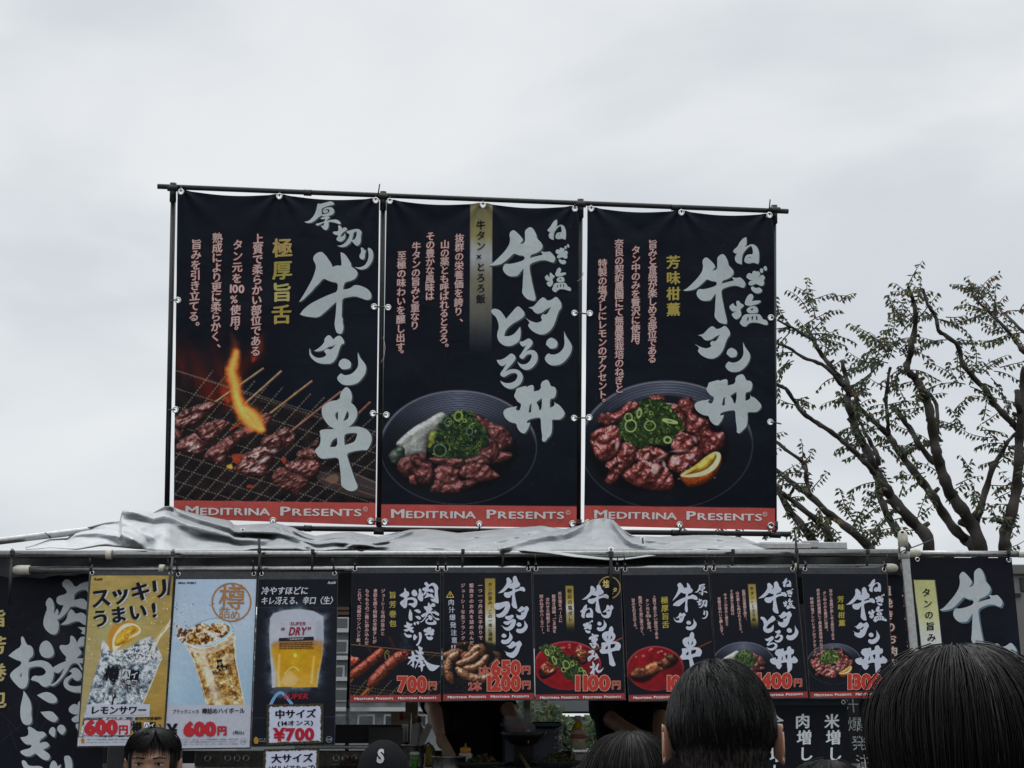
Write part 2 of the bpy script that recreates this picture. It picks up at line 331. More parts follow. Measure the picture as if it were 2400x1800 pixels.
G('ラ', '500,110 540,50 610,60 680,40 760,8 810,40 815,80 770,140 710,190 650,208 580,190 520,150', '440,290 480,245 580,250 700,205 810,150 860,180 895,230 880,330 840,430 760,530 660,580 580,580 510,550 460,500 430,450 360,378 430,420 500,460 580,465 660,420 720,330 740,270 690,320 640,370 580,380 500,350')
G('ク', '640,1100 720,1000 780,942 830,965 850,1000 910,995 960,960 1010,930 1050,950 1100,1030 1105,1080 1050,1150 1010,1280 960,1400 880,1490 790,1545 720,1535 620,1490 530,1410 555,1360 480,1295 560,1330 660,1360 740,1350 820,1290 890,1180 920,1100 840,1140 770,1195 690,1210 640,1190 600,1140 530,1120')
G('ま', '480,265 510,258 550,305 640,295 700,310 705,350 670,375 600,390 660,400 685,440 660,490 620,520 640,570 690,610 705,650 690,710 670,640 635,600 620,690 570,735 520,725 470,660 405,565 480,560 550,545 480,525 470,490 510,420 470,465 400,450 385,410 450,350 510,325 485,300', holes=('475,605 545,600 550,640 525,660',))
G('み', '380,840 390,800 450,800 510,765 565,790 570,850 545,940 590,945 585,900 620,870 660,910 680,970 710,1000 700,1030 650,1040 600,1080 545,1100 590,1050 600,1000 530,1000 480,1060 420,1135 390,1130 350,1050 370,990 470,945 500,880 450,880 400,865', holes=('410,1060 460,1035 440,1080 420,1085',))
G('れ', '500,1135 520,1130 560,1190 600,1245 570,1310 555,1370 620,1290 680,1195 715,1195 715,1250 685,1310 670,1390 700,1420 750,1410 800,1370 865,1315 830,1390 780,1460 710,1495 660,1475 620,1420 615,1380 560,1430 580,1520 560,1550 530,1530 520,1490 480,1540 435,1520 430,1490 500,1400 510,1330 450,1350 420,1300 440,1280 520,1270 510,1200')

def chaikin(p):
    o = []; n = len(p)
    for i in range(n):
        a, b, c = np.array(p[i - 1]), np.array(p[i]), np.array(p[(i + 1) % n])
        u, w = a - b, c - b
        lu, lw = np.linalg.norm(u) + 1e-9, np.linalg.norm(w) + 1e-9
        if (u @ w) / (lu * lw) > 0.15: o.append(tuple(b))
        else: o += [tuple(b + u * 0.25), tuple(b + w * 0.25)]
    return o
def inside(poly, x, y):
    r = False; n = len(poly)
    for i in range(n):
        x1, y1 = poly[i - 1]; x2, y2 = poly[i]
        if (y1 > y) != (y2 > y) and x < (x2 - x1) * (y - y1) / (y2 - y1) + x1: r = not r
    return r
def tri_poly(poly, holes=(), grid=0.0):
    """triangles of an outline with holes, with optional inner points so that it can bend"""
    vs = []; ed = []
    for lp in [poly] + list(holes):
        b = len(vs); n = len(lp); vs += [V(p) for p in lp]
        ed += [(b + i, b + (i + 1) % n) for i in range(n)]
    if grid > 0:
        xs = [p[0] for p in poly]; ys = [p[1] for p in poly]
        for gx in np.arange(min(xs) + grid / 2, max(xs), grid):
            for gy in np.arange(min(ys) + grid / 2, max(ys), grid):
                if inside(poly, gx, gy): vs.append(V((gx, gy)))
    v2, _, f2, *_ = delaunay_2d_cdt(vs, ed, [], 0, 1e-6)
    v2 = [(v.x, v.y) for v in v2]; keep = []
    for f in f2:
        cx = sum(v2[i][0] for i in f) / 3; cy = sum(v2[i][1] for i in f) / 3
        if inside(poly, cx, cy) and not any(inside(h, cx, cy) for h in holes): keep.append(f)
    return v2, keep
GB = {}
for k_, (ps_, hs_) in GL.items():
    a_ = [q for p in ps_ for q in p]
    GB[k_] = (min(q[0] for q in a_), min(q[1] for q in a_), max(q[0] for q in a_), max(q[1] for q in a_))

# ------------------------------------------------------------------ small lettering from the built-in font
_fc = {}
def char(ch, off=0.0):
    k = (ch, off)
    if k not in _fc:
        cu = bpy.data.curves.new('t', 'FONT'); cu.body = ch; cu.size = 1; cu.offset = off; cu.resolution_u = 3
        o = bpy.data.objects.new('t', cu); COL.objects.link(o)
        dg = bpy.context.evaluated_depsgraph_get(); dg.update()
        me = bpy.data.meshes.new_from_object(o.evaluated_get(dg))
        _fc[k] = (np.array([(v.co.x, v.co.y) for v in me.vertices]).reshape(-1, 2), [tuple(p.vertices) for p in me.polygons])
        bpy.data.objects.remove(o); bpy.data.curves.remove(cu); bpy.data.meshes.remove(me)
    return _fc[k]
SERIF = False
class Ink:
    """flat printing on a sheet: layers of triangles in photo-pixel coordinates, one mesh when built"""
    def __init__(s, surf, base=0.0012): s.s = surf; s.base = base; s.v = []; s.l = []; s.f = []; s.c = []; s.k = 0
    def tris(s, pts, faces, color, layer=0):
        n = len(s.v); pts = list(pts)
        if not pts: return
        s.k += 1
        lift = s.base + layer * 0.0006 + (s.k % 24) * 0.00002
        s.v += [tuple(p) for p in pts]; s.l += [lift] * len(pts)
        s.c += [tuple(color)] * len(pts) if np.ndim(color) == 1 else [tuple(c) for c in color]
        s.f += [tuple(i + n for i in f) for f in faces]
    def poly(s, pts, color, layer=0, holes=(), grid=0):
        v, f = tri_poly([tuple(p) for p in pts], holes, grid); s.tris(v, f, color, layer)
    def glyph(s, name, box, color, shadow=None, sh=(5, 4), layer=1, skew=0.0, grid=18.0, rot=0.0):
        ps, hs = GL[name]; x0, y0, x1, y1 = GB[name]; X0, Y0, X1, Y1 = box
        cx, cy = (X0 + X1) / 2, (Y0 + Y1) / 2
        def T(p):
            x = X0 + (p[0] - x0) / (x1 - x0) * (X1 - X0); y = Y0 + (p[1] - y0) / (y1 - y0) * (Y1 - Y0)
            x += skew * (cy - y)
            if rot: x, y = cx + (x - cx) * cos(rot) - (y - cy) * sin(rot), cy + (x - cx) * sin(rot) + (y - cy) * cos(rot)
            return (x, y)
        for p in ps:
            q = [T(a) for a in chaikin(p)]
            hh = [[T(a) for a in chaikin(h)] for h in hs if inside(p, *h[0])]
            v, f = tri_poly(q, hh, grid)
            if shadow is not None:
                s.tris([(a[0] + sh[0], a[1] + sh[1]) for a in v], f, shadow, layer - 1)
                s.tris([(a[0] + sh[0] * .5, a[1] + sh[1] * .5) for a in v], f, shadow, layer - 1)
            s.tris(v, f, color, layer)
    def ch(s, c, x, y, size, color, layer=1, off=0.03, rot=0.0, sx=1.0, slant=0.0, rise=0.0, center=True, glow=None, goff=0.09):
        """one character; (x,y) is the centre of its em square (or the left end of its baseline)"""
        for (cl, of, ly) in (((glow, goff, layer - 1),) if glow is not None else ()) + ((color, off, layer),):
            if c in '0123456789¥' or of <= .006: sh = [(0, 0)]; o = of if c in '0123456789¥' else 0
            elif ly == layer: o = 0; b = of; sh = [(-b, 0), (b, b * .3), (0, -b * .6), (0, b * .6)]
            else: o = 0; b = of; sh = [(b * cos(t * pi / 3), b * sin(t * pi / 3)) for t in range(6)]
            v, f = char(c, o)
            if len(v) == 0: continue
            for (dx, dy) in sh:
                a = v + np.array([dx, dy]) - (np.array([0.5, 0.36]) if center else 0.0)
                ax = a[:, 0] * sx + a[:, 1] * slant; ay = a[:, 1] + a[:, 0] * rise
                px = ax * cos(rot) - ay * sin(rot); py = ax * sin(rot) + ay * cos(rot)
                s.tris(list(zip(x + px * size, y - py * size)), f, cl, ly)
    def col(s, text, p0, p1, size, color, **k):
        """vertical column from the centre of the first to the centre of the last character"""
        n = len(text); SM = 'っゃゅょッャュョァ'
        for i, c in enumerate(text):
            t = i / max(1, n - 1); x = p0[0] + (p1[0] - p0[0]) * t; y = p0[1] + (p1[1] - p0[1]) * t
            if c == 'ー': s.ch(c, x, y, size, color, rot=-pi / 2, **{q: w for q, w in k.items() if q not in ('rise', 'rot')})
            elif c in '。、': s.ch(c, x + size * .62, y - size * .35, size, color, **k)
            elif c in SM: s.ch(c, x + size * .1, y - size * .08, size, color, **k)
            else: s.ch(c, x, y, size, color, **k)
    def row(s, text, p0, p1, size, color, smallcaps=0.0, layer=1, off=0.02, sx=1.0, slant=0.0, glow=None, goff=0.09, rise=0.0, serif=0.0):
        """a baseline of text from p0 to p1, spread to fill it"""
        items = []; x = 0.0
        for i, c in enumerate(text):
            k = 1.0
            if smallcaps and c.islower(): c = c.upper(); k = smallcaps
            if c == ' ': x += 0.42; continue
            v, f = char(c, 0)
            w = (v[:, 0].max() + 0.07) * k if ord(c) < 0x2000 else 1.0 * k
            items.append((c, x, k)); x += w
        L = hypot(p1[0] - p0[0], p1[1] - p0[1]); sc = L / x; ang = -atan2(p1[1] - p0[1], p1[0] - p0[0])
        for c, xx, k in items:
            t = xx / x
            s.ch(c, p0[0] + (p1[0] - p0[0]) * t, p0[1] + (p1[1] - p0[1]) * t, size * k, color, layer, off, ang, sc / size * sx, slant, rise, False, glow, goff)
            if serif:
                v, f = char(c, off); X0 = v[:, 0].min(); X1 = v[:, 0].max()
    def arrays(s, gain=1.0, disp=None):
        if not s.v: return None
        X = np.array([p[0] for p in s.v]); Y = np.array([p[1] for p in s.v]); L = np.array(s.l)
        if disp is not None: L = L + disp(X, Y)
        return s.s.arr(X, Y, L), s.f, np.minimum(lin(np.array(s.c)) * gain, 0.86)
    def build(s, name, m, parent, gain=1.0, disp=None):
        W, f, c = s.arrays(gain, disp); return mesh(name, W, f, m, parent, col=c)
# ------------------------------------------------------------------ printed pictures: colour sampled over a sheet
_lat = {}
def vnoise(X, Y, seed):
    if seed not in _lat: _lat[seed] = np.random.default_rng(seed).random((256, 256))
    L = _lat[seed]
    xi = np.floor(X).astype(int); yi = np.floor(Y).astype(int)
    fx = X - xi; fy = Y - yi
    fx = fx * fx * (3 - 2 * fx); fy = fy * fy * (3 - 2 * fy)
    a, b = xi & 255, (xi + 1) & 255; c, d = yi & 255, (yi + 1) & 255
    return (L[a, c] * (1 - fx) + L[b, c] * fx) * (1 - fy) + (L[a, d] * (1 - fx) + L[b, d] * fx) * fy
def fbm(X, Y, sc, seed, o=4):
    r = 0; a = 1.0; t = 0
    for i in range(o):
        r = r + a * vnoise(X / sc * 2 ** i + 17.3 * i, Y / sc * 2 ** i + 9.1 * i, seed + i); t += a; a *= 0.55
    return r / t
def sstep(a, b, x):
    t = np.clip((x - a) / (b - a), 0, 1); return t * t * (3 - 2 * t)
def seg_dist(X, Y, pts, closed=False):
    d = np.full(X.shape, 1e9); S = np.zeros(X.shape); n = len(pts); acc = 0.0; side = np.zeros(X.shape)
    for i in range(n if closed else n - 1):
        ax, ay = pts[i]; bx, by = pts[(i + 1) % n]
        ux, uy = bx - ax, by - ay; L = hypot(ux, uy) + 1e-9
        t = np.clip(((X - ax) * ux + (Y - ay) * uy) / (L * L), 0, 1)
        q = np.hypot(X - ax - t * ux, Y - ay - t * uy); k = q < d
        d = np.where(k, q, d); S = np.where(k, acc + t * L, S)
        side = np.where(k, (X - ax) * uy - (Y - ay) * ux, side); acc += L
    return d, S, side, acc
def in_poly(X, Y, pts):
    r = np.zeros(X.shape, bool); n = len(pts)
    for i in range(n):
        x1, y1 = pts[i - 1]; x2, y2 = pts[i]
        if y1 == y2: continue
        r ^= ((y1 > Y) != (y2 > Y)) & (X < (x2 - x1) * (Y - y1) / (y2 - y1) + x1)
    return r
def pts_of(s): return [tuple(float(c) for c in q.split(',')) for q in s.split()]
def spline(p, n=6, closed=False):
    p = [np.array(q, float) for q in p]; o = []; k = len(p)
    for i in range(k if closed else k - 1):
        a, b, c, d = (p[(i - 1) % k], p[i], p[(i + 1) % k], p[(i + 2) % k]) if closed else (p[max(i - 1, 0)], p[i], p[i + 1], p[min(i + 2, k - 1)])
        for j in range(n):
            t = j / n
            o.append(0.5 * (2 * b + (c - a) * t + (2 * a - 5 * b + 4 * c - d) * t * t + (3 * b - a - 3 * c + d) * t ** 3))
    if not closed: o.append(p[-1])
    return [tuple(q) for q in o]

class Art:
    """corners in photo pixels TL, TR, BR, BL; step = sample spacing in photo pixels"""
    def __init__(s, tl, tr, br, bl, step=2.0, bgc=(0.05, 0.07, 0.11), top=None):
        w = max(hypot(tr[0] - tl[0], tr[1] - tl[1]), hypot(br[0] - bl[0], br[1] - bl[1])); h = max(hypot(bl[0] - tl[0], bl[1] - tl[1]), hypot(br[0] - tr[0], br[1] - tr[1]))
        nu, nv = int(w / step) + 1, int(h / step) + 1
        u = np.linspace(0, 1, nu)[None, :]; v = np.linspace(0, 1, nv)[:, None]
        q = lambda k: (tl[k] * (1 - u) + tr[k] * u) * (1 - v) + (bl[k] * (1 - u) + br[k] * u) * v
        s.X, s.Y = q(0), q(1); s.u, s.v = np.broadcast_arrays(u, v); s.step = step
        if top is not None: s.Y = s.Y + top(s.X) * np.clip(1 - s.v * h / 60.0, 0, 1)
        s.img = np.ones(s.X.shape + (3,)) * np.array(bgc)
        s.T = lambda p: p
        s.ts = 1.0
    def box(s, pts, m):
        xs = [p[0] for p in pts]; ys = [p[1] for p in pts]
        k = (s.X >= min(xs) - m) & (s.X <= max(xs) + m) & (s.Y >= min(ys) - m) & (s.Y <= max(ys) + m)
        r = np.where(k.any(1))[0]; c = np.where(k.any(0))[0]
        if len(r) == 0 or len(c) == 0: return None
        return (slice(r[0], r[-1] + 1), slice(c[0], c[-1] + 1))
    def pt(s, p):
        if isinstance(p, str): p = pts_of(p)
        return [s.T(q) for q in p]
    def mix(s, sl, m, color):
        m = m[..., None]; s.img[sl] = s.img[sl] * (1 - m) + np.asarray(color) * m
    def sdf(s, pts, sl):
        X, Y = s.X[sl], s.Y[sl]; d, *_ = seg_dist(X, Y, pts, True)
        return np.where(in_poly(X, Y, pts), d, -d)
    def fill(s, pts, color, soft=1.0, a=1.0, smooth=True, wob=0.0, seed=5):
        p = s.pt(pts); p = spline(p, 4, True) if smooth else p
        sl = s.box(p, soft + 3)
        if sl is None: return
        d = s.sdf(p, sl)
        if wob: d = d + (fbm(s.X[sl], s.Y[sl], 9 * s.ts, seed) - .5) * 2 * wob * s.ts
        s.mix(sl, sstep(-soft, soft, d) * a, color)
    def ell(s, c, rx, ry, color, soft=1.0, a=1.0, rot=0.0, ring=None):
        (cx, cy) = s.T(c); rx *= s.ts; ry *= s.ts
        M = max(rx, ry) + soft + 3
        sl = s.box([(cx - M, cy - M), (cx + M, cy + M)], 0)
        if sl is None: return
        dx, dy = s.X[sl] - cx, s.Y[sl] - cy
        x = dx * cos(rot) + dy * sin(rot); y = -dx * sin(rot) + dy * cos(rot)
        r = np.hypot(x / rx, y / ry); d = (1 - r) * min(rx, ry)
        if ring: d = ring * s.ts / 2 - np.abs(d)
        s.mix(sl, sstep(-soft, soft, d) * a, color)
    def line(s, pts, w, color, soft=0.8, a=1.0, dash=None, taper=False):
        p = s.pt(pts); w = w * s.ts
        sl = s.box(p, w + soft + 2)
        if sl is None: return
        d, S, _, L = seg_dist(s.X[sl], s.Y[sl], p)
        ww = w / 2 * (1 - S / L * 0.8 if taper else 1.0)
        m = sstep(-soft, soft, ww - d) * a
        if dash: m = m * ((S / (dash * s.ts)) % 1.0 < 0.62)
        s.mix(sl, m, color)
    def relief(s, sl, h, m, base, amb=0.45, spec=0.35, shin=14, L=(-0.4, -0.75, 0.55), k=1.0):
        gy, gx = np.gradient(h); gx = gx / s.step * k; gy = gy / s.step * k
        n = np.stack([-gx, -gy, np.ones_like(h)], -1); n /= np.linalg.norm(n, axis=-1, keepdims=True)
        L = np.array(L); L = L / np.linalg.norm(L)
        df = np.clip(n @ L, 0, 1); H = L + np.array([0, 0, 1]); H /= np.linalg.norm(H)
        sp = np.clip(n @ H, 0, 1) ** shin
        c = base * (amb + (1 - amb) * df * 1.25)[..., None] + (spec * sp)[..., None] * np.array([1, .95, .93])
        s.mix(sl, m, np.clip(c, 0, 1))
    def meat(s, pts, c0, c1, seed, dome=1.0, rough=1.0, spec=0.35, edge=2.2, grain=10.0, dark=0.4, fiber=None):
        p = spline(s.pt(pts), 4, True); sl = s.box(p, 6)
        if sl is None: return
        X, Y = s.X[sl], s.Y[sl]; ts = s.ts * 3.6
        d = s.sdf(p, sl) + (fbm(X, Y, 7 * ts, seed) - .5) * 2.2 * ts * rough
        di = np.clip(d, 0, 14 * ts)
        if fiber is not None:
            fx = X * cos(fiber) + Y * sin(fiber); fy = (-X * sin(fiber) + Y * cos(fiber)) * 2.6
        else: fx, fy = X, Y
        n1 = fbm(fx, fy, grain * 1.5 * ts, seed + 3, 2); n2 = fbm(fx, fy, 2.6 * ts, seed + 9, 3); n3 = fbm(X, Y, 5 * ts, seed + 21, 3)
        h = (1 - (1 - di / (14 * ts)) ** 2) * 8 * ts * dome + (n1 - .5) * 6.5 * ts * rough + (n2 - .5) * 1.5 * ts * rough + (fbm(X, Y, 24 * ts, seed + 40, 2) - .5) * 17 * ts * rough
        t = np.clip(n3 * 1.5 - .25 + (n1 - .5) * .8, 0, 1)[..., None]
        base = np.asarray(c0) * (1 - t) + np.asarray(c1) * t
        base = base * (0.84 + 0.32 * n2)[..., None]
        base = base * (1 - dark * (1 - sstep(0, 6 * ts, d)))[..., None]
        s.relief(sl, h, sstep(-edge * .4, edge * .4, d), base, 0.42, spec, 22)
    def tubep(s, pts, w, c0, c1, seed, spec=0.4, taper=0.0, rough=1.0, marks=0.0, ends=True, a=1.0):
        """a lit round rod along a line: sausages, skewered rolls, sticks"""
        p = spline(s.pt(pts), 6); w = w * s.ts; sl = s.box(p, w)
        if sl is None: return
        X, Y = s.X[sl], s.Y[sl]; d, S, side, L = seg_dist(X, Y, p)
        e = np.minimum(S, L - S) / max(w, 1e-6)
        r = w / 2 * (1 - taper * (1 - np.clip(e * 1.5, 0, 1)) ** 2) * (1 + (fbm(X, Y, 14 * s.ts * 3, seed) - .5) * .18 * rough)
        q = np.clip(d / r, 0, 1)
        h = np.sqrt(1 - q * q) * r + (fbm(X, Y, 2.5 * s.ts * 3, seed + 2, 3) - .5) * 3 * s.ts * rough
        n3 = fbm(X, Y, 8 * s.ts * 3, seed + 5); t = np.clip(n3 * 1.8 - .4, 0, 1)[..., None]
        base = np.asarray(c0) * (1 - t) + np.asarray(c1) * t
        base = base * (.8 + .4 * fbm(X, Y, 2 * s.ts * 3, seed + 8, 2))[..., None]
        if marks:
            k = sstep(.75, .95, np.sin(S / (marks * s.ts) + 4 * n3)) * (fbm(X, Y, 10 * s.ts * 3, seed + 11) > .42)
            base = base * (1 - .75 * k)[..., None]
        s.relief(sl, h, sstep(-.8, .8, r - d) * a, base, .38, spec, 18, k=.8)
    def greens(s, pts, seed, n=160, lo=(.07, .11, .06), pal=None, size=1.0, yel=0.12):
        p = spline(s.pt(pts), 3, True); sl = s.box(p, 4)
        if sl is None: return
        X, Y = s.X[sl], s.Y[sl]; ts = s.ts * 3.6
        d = s.sdf(p, sl) + (fbm(X, Y, 6 * ts, seed) - .5) * 9 * ts
        b = np.asarray(lo) * (.35 + 1.1 * fbm(X, Y, 5 * ts, seed + 4))[..., None]
        s.mix(sl, sstep(-1, 1, d), b)
        q = random.Random(seed); xs = [a[0] for a in p]; ys = [a[1] for a in p]
        T, S0 = s.T, s.ts; s.T = lambda a: a; s.ts = 1.0; k = 0
        while k < n:
            x, y = q.uniform(min(xs), max(xs)), q.uniform(min(ys), max(ys))
            if not inside(p, x, y): continue
            k += 1; g = q.random(); r = q.uniform(2.0, 6.0) * ts * .9 * size
            up = 0.75 + 0.5 * (1 - (y - min(ys)) / (max(ys) - min(ys)))
            c = np.array([.22, .34, .16]) * (1 - g) + np.array([.36, .48, .22]) * g
            if q.random() < yel: c = np.array([.62, .66, .30])
            c = np.clip(c * up * q.uniform(.5, 1.15), 0, 1)
            th = q.uniform(0, pi)
            if q.random() < .45:
                s.ell((x, y), r, r * q.uniform(.35, .9), c, .8, .95, th, ring=q.uniform(1.0, 1.9) * ts * .55)
            else:
                l = r * q.uniform(1.0, 2.4)
                bend = q.uniform(-.5, .5) * l
                s.line(spline([(x - l * cos(th) / 2, y - l * sin(th) / 2), (x + bend * sin(th) * .4, y - bend * cos(th) * .4), (x + l * cos(th) / 2, y + l * sin(th) / 2)], 4), q.uniform(1.2, 3.2) * ts * .5, c, .8, .95)
                s.line([(x - l * cos(th) / 3, y - l * sin(th) / 3 - .8), (x + l * cos(th) / 3, y + l * sin(th) / 3 - .8)], .8, np.clip(c * 1.5, 0, 1), .6, .5)
        s.T, s.ts = T, S0
    def finish(s, surf, name, m, parent, gain=1.0, disp=None, holes=(), grain=0.012, inks=()):
        h, w = s.X.shape
        L = disp(s.X, s.Y) if disp is not None else 0.0
        W = surf.arr(s.X, s.Y, L).reshape(-1, 3)
        img = s.img * (1 + grain * 4 * (np.random.default_rng(3).random(s.X.shape)[..., None] - .5)) + grain * (np.random.default_rng(4).random(s.X.shape)[..., None] - .5)
        c = np.clip(lin(np.clip(img, 0, 1)) * gain, 0.0, 0.86).reshape(-1, 3)
        i = (np.arange(h - 1)[:, None] * w + np.arange(w - 1)[None, :])
        f = np.stack([i, i + w, i + w + 1, i + 1], -1).reshape(-1, 4)
        if holes:
            cx = s.X.ravel()[f].mean(1); cy = s.Y.ravel()[f].mean(1); k = np.ones(len(f), bool)
            for (hx, hy, r) in holes: k &= np.hypot(cx - hx, cy - hy) > r
            f = f[k]
        ls = [f.ravel()]; ct = [np.full(len(f), 4)]; sm_ = [np.ones(len(f), bool)]; vv = [W]; cc = [c]; n = len(W)
        for k in inks:
            r = k.arrays(gain, disp if disp is not None and np.ndim(disp(np.zeros(1), np.zeros(1))) else None)
            if r is None: continue
            ls.append(np.array([i for q in r[1] for i in q]) + n); ct.append(np.array([len(q) for q in r[1]])); sm_.append(np.zeros(len(r[1]), bool)); vv.append(r[0]); cc.append(r[2]); n += len(r[0])
        ls, ct, W, c = np.concatenate(ls), np.concatenate(ct), np.concatenate(vv), np.concatenate(cc)
        me = bpy.data.meshes.new(name)
        me.vertices.add(len(W)); me.vertices.foreach_set('co', W.ravel())
        me.loops.add(len(ls)); me.loops.foreach_set('vertex_index', ls.astype(np.int32))
        me.polygons.add(len(ct)); me.polygons.foreach_set('loop_start', np.concatenate([[0], np.cumsum(ct)[:-1]]).astype(np.int32))
        me.polygons.foreach_set('use_smooth', np.concatenate(sm_))
        me.materials.append(m); me.update(calc_edges=True)
        vcol(me, c)
        return link(name, me, parent)

INK = (0.045, 0.064, 0.100); WHITE = (0.62, 0.65, 0.65); GREY = (0.21, 0.235, 0.23)
RED = (0.66, 0.20, 0.18); GOLD = (0.56, 0.52, 0.26); PINKW = (0.66, 0.58, 0.56); GLOW = (0.30, 0.08, 0.09)
MEAT0, MEAT1 = (.30, .15, .13), (.52, .29, .26)

def aff(ox, oy, s): return (lambda p: (ox + p[0] * s, oy + p[1] * s)), s
def use(A, ox, oy, s, sub=None):
    """A.T maps picture units to photo pixels; sub = second placement (x0,y0,sx) of the same picture on a smaller print"""
    A.T = lambda p: (ox + p[0] * s, oy + p[1] * s); A.ts = s

def pic_skewers(A):
    T = A.T
    X, Y = A.X, A.Y
    # charcoal bed
    def region(poly, lo, hi, sc, seed):
        p = A.pt(poly); sl = A.box(p, 2); d = A.sdf(p, sl)
        t = fbm(X[sl], Y[sl], sc, seed)[..., None]
        A.mix(sl, sstep(-2, 6, d), np.array(lo) * (1 - t) + np.array(hi) * t)
    region('165,230 900,460 1890,780 1890,1360 165,1350', (.03, .035, .055), (.16, .12, .12), 16, 40)
    # flames: soft tongues
    def tongue(pts, w, c, a):
        p = spline(A.pt(pts), 6); sl = A.box(p, w * A.ts * 2)
        if sl is None: return
        d, S, _, L = seg_dist(X[sl], Y[sl], p); t = S / L
        ww = w * A.ts * (0.55 + .8 * np.sin(t * pi)) * (.8 + .5 * fbm(X[sl], Y[sl], 12, 61))
        m = np.exp(-(d / ww) ** 2 * 1.6) * a * (1 - .75 * t)
        A.mix(sl, np.clip(m, 0, 1), c)
    for q in ['520,520 480,400 420,300 380,160 300,60 260,-60', '620,540 600,430 640,330 560,200 520,60 560,-90', '250,250 220,150 190,60 200,-40', '700,330 760,200 850,120 900,20 930,-60', '480,520 430,380 350,240 330,120', '620,520 590,420 585,300 560,210']:
        tongue(q, 70, (.36, .09, .06), .62)
    for q in ['840,160 870,90 900,20 910,-40', '690,180 680,100 690,30 660,-60', '630,510 600,430 585,330', '700,420 660,300 640,220']:
        tongue(q, 34, (.72, .27, .12), .75)
    # grill wires
    for i in range(9):
        y0 = 240 + i * 150 if i < 3 else 700 + (i - 3) * 118
        A.line([(165, y0), (1890, y0 + 560)], 8, (.50, .47, .40), .7, .7, dash=26)
    A.line('165,238 900,462 1890,770', 9, (.36, .29, .26), .8, .8); A.line('900,500 1890,800', 6, (.28, .22, .2), .8, .8)
    for i in range(16):
        x0 = 170 + i * 118
        A.line([(x0 - 560, 1350 + 60), (x0 + 330, 250 + i * 28)], 8, (.54, .50, .42), .7, .75, dash=26)
    A.fill('1380,1150 1500,1100 1890,1190 1890,1330 1500,1250', (.30, .26, .25), 2, .55, wob=4)
    A.fill('1450,1160 1540,1120 1560,1180 1500,1200', (.45, .34, .28), 2, .8, wob=2)
    A.line('1430,1165 1880,1310', 8, (.50, .32, .24), .8, .8); A.line('1660,1100 1890,1200', 14, (.46, .40, .38), 1, .6)
    for q in ['660,960 760,960 700,1040', '690,700 740,690 640,760', '1080,1000 1120,980 1110,1040', '800,1210 860,1230 790,1240']: A.fill(q, (.62, .22, .12), 2, .85, wob=2)
    A.fill('620,1050 660,1040 665,1080 625,1070', (.80, .62, .25), 1, .9)
    # sticks
    st = [('525,512 925,232', (.66, .52, .38)), ('770,530 1078,256', (.66, .52, .38)), ('975,618 1337,340', (.62, .47, .34)), ('1175,752 1585,428', (.58, .38, .32)), ('1735,610 1830,518', (.55, .34, .26))]
    for q, c in st: A.tubep(q, 19, np.array(c) * .8, c, 9, .12, rough=.2)
    m0, m1 = np.array((.30, .15, .14)), np.array((.50, .30, .28)); k = [100]
    def M(q, g0=1.0, sp=.35, gr=9, fib=-.55):
        k[0] += 7; A.meat(q, m0 * g0, m1 * g0, k[0], 1.0, 1.0, sp, grain=gr, fiber=fib)
    M('165,650 230,600 360,540 500,510 545,530 510,580 450,640 380,690 260,750 170,700', .85, .4)
    M('160,740 200,740 245,790 220,830 160,830', 1.1, .2)
    M('180,910 250,820 350,770 380,720 480,680 560,655 650,680 640,720 560,800 480,870 380,950 300,950', .95, .3)
    M('350,770 390,720 500,680 560,750 520,830 440,850', 1.0, .35); M('240,890 330,820 420,860 435,930 380,960 280,935', .95, .6)
    M('430,970 470,910 560,850 650,790 740,730 850,690 900,620 980,605 1005,660 940,720 860,780 760,830 680,900 640,960 600,1050 540,1030 440,1000', 1.0, .3)
    M('450,960 520,900 610,900 620,980 590,1045 520,1020', 1.05, .35); M('660,800 760,730 860,720 850,790 740,840 690,860', 1.05, .3)
    M('660,1090 720,1030 760,950 880,900 920,820 1000,790 1110,725 1180,760 1195,850 1150,900 1060,920 1020,1000 980,1060 960,1130 880,1150 780,1130', .95, .3)
    M('1020,790 1110,725 1180,760 1195,850 1140,890 1060,860', .95, .45); M('900,880 940,810 1040,780 1090,850 1070,910 980,930', .95, .45)
    M('780,980 860,900 980,900 1010,960 980,1040 880,1030', .95, .6); M('690,1085 740,1010 850,1000 950,1050 970,1120 880,1150 760,1130', .95, .6)
    M('1320,880 1390,830 1410,900', .8, .3); M('1210,950 1290,900 1400,930 1425,1010 1330,1015 1240,990', .9, .4)
    M('1110,1080 1150,1020 1280,1000 1390,1010 1425,1050 1390,1120 1310,1170 1250,1150', 1.0, .35)
    M('1000,1160 1040,1070 1110,1070 1200,1110 1290,1160 1310,1190 1270,1240 1210,1290 1120,1270 1030,1210', .95, .25)
    for (x, y, r) in [(1010, 925, 26), (920, 1010, 34), (850, 1080, 34), (340, 900, 30), (1100, 770, 18), (560, 990, 18), (340, 640, 20), (960, 985, 22)]:
        A.ell((x, y), r, r * .45, (.80, .74, .72), 3 , .75, -.4)
    # bright flame over the third skewer
    for w, c, a in ((46, (.80, .38, .14), .9), (30, (.86, .56, .24), .95), (16, (.84, .68, .34), .8)):
        for q in ['700,90 670,200 660,260 690,370 700,450 730,540', '740,560 790,580 850,640 890,700 920,745', '720,520 760,620 820,690 900,745', '690,430 730,560 800,640']:
            p = spline(A.pt(q), 6); sl = A.box(p, 60 * A.ts); d, S, _, L = seg_dist(X[sl], Y[sl], p)
            ww = w * A.ts * (.55 + .9 * np.sin(np.clip(S / L, 0, 1) * pi * .85 + .25)) * (.75 + .5 * fbm(X[sl], Y[sl], 9, 71))
            A.mix(sl, np.clip(np.exp(-(d / ww) ** 4), 0, 1) * a * .8, c)

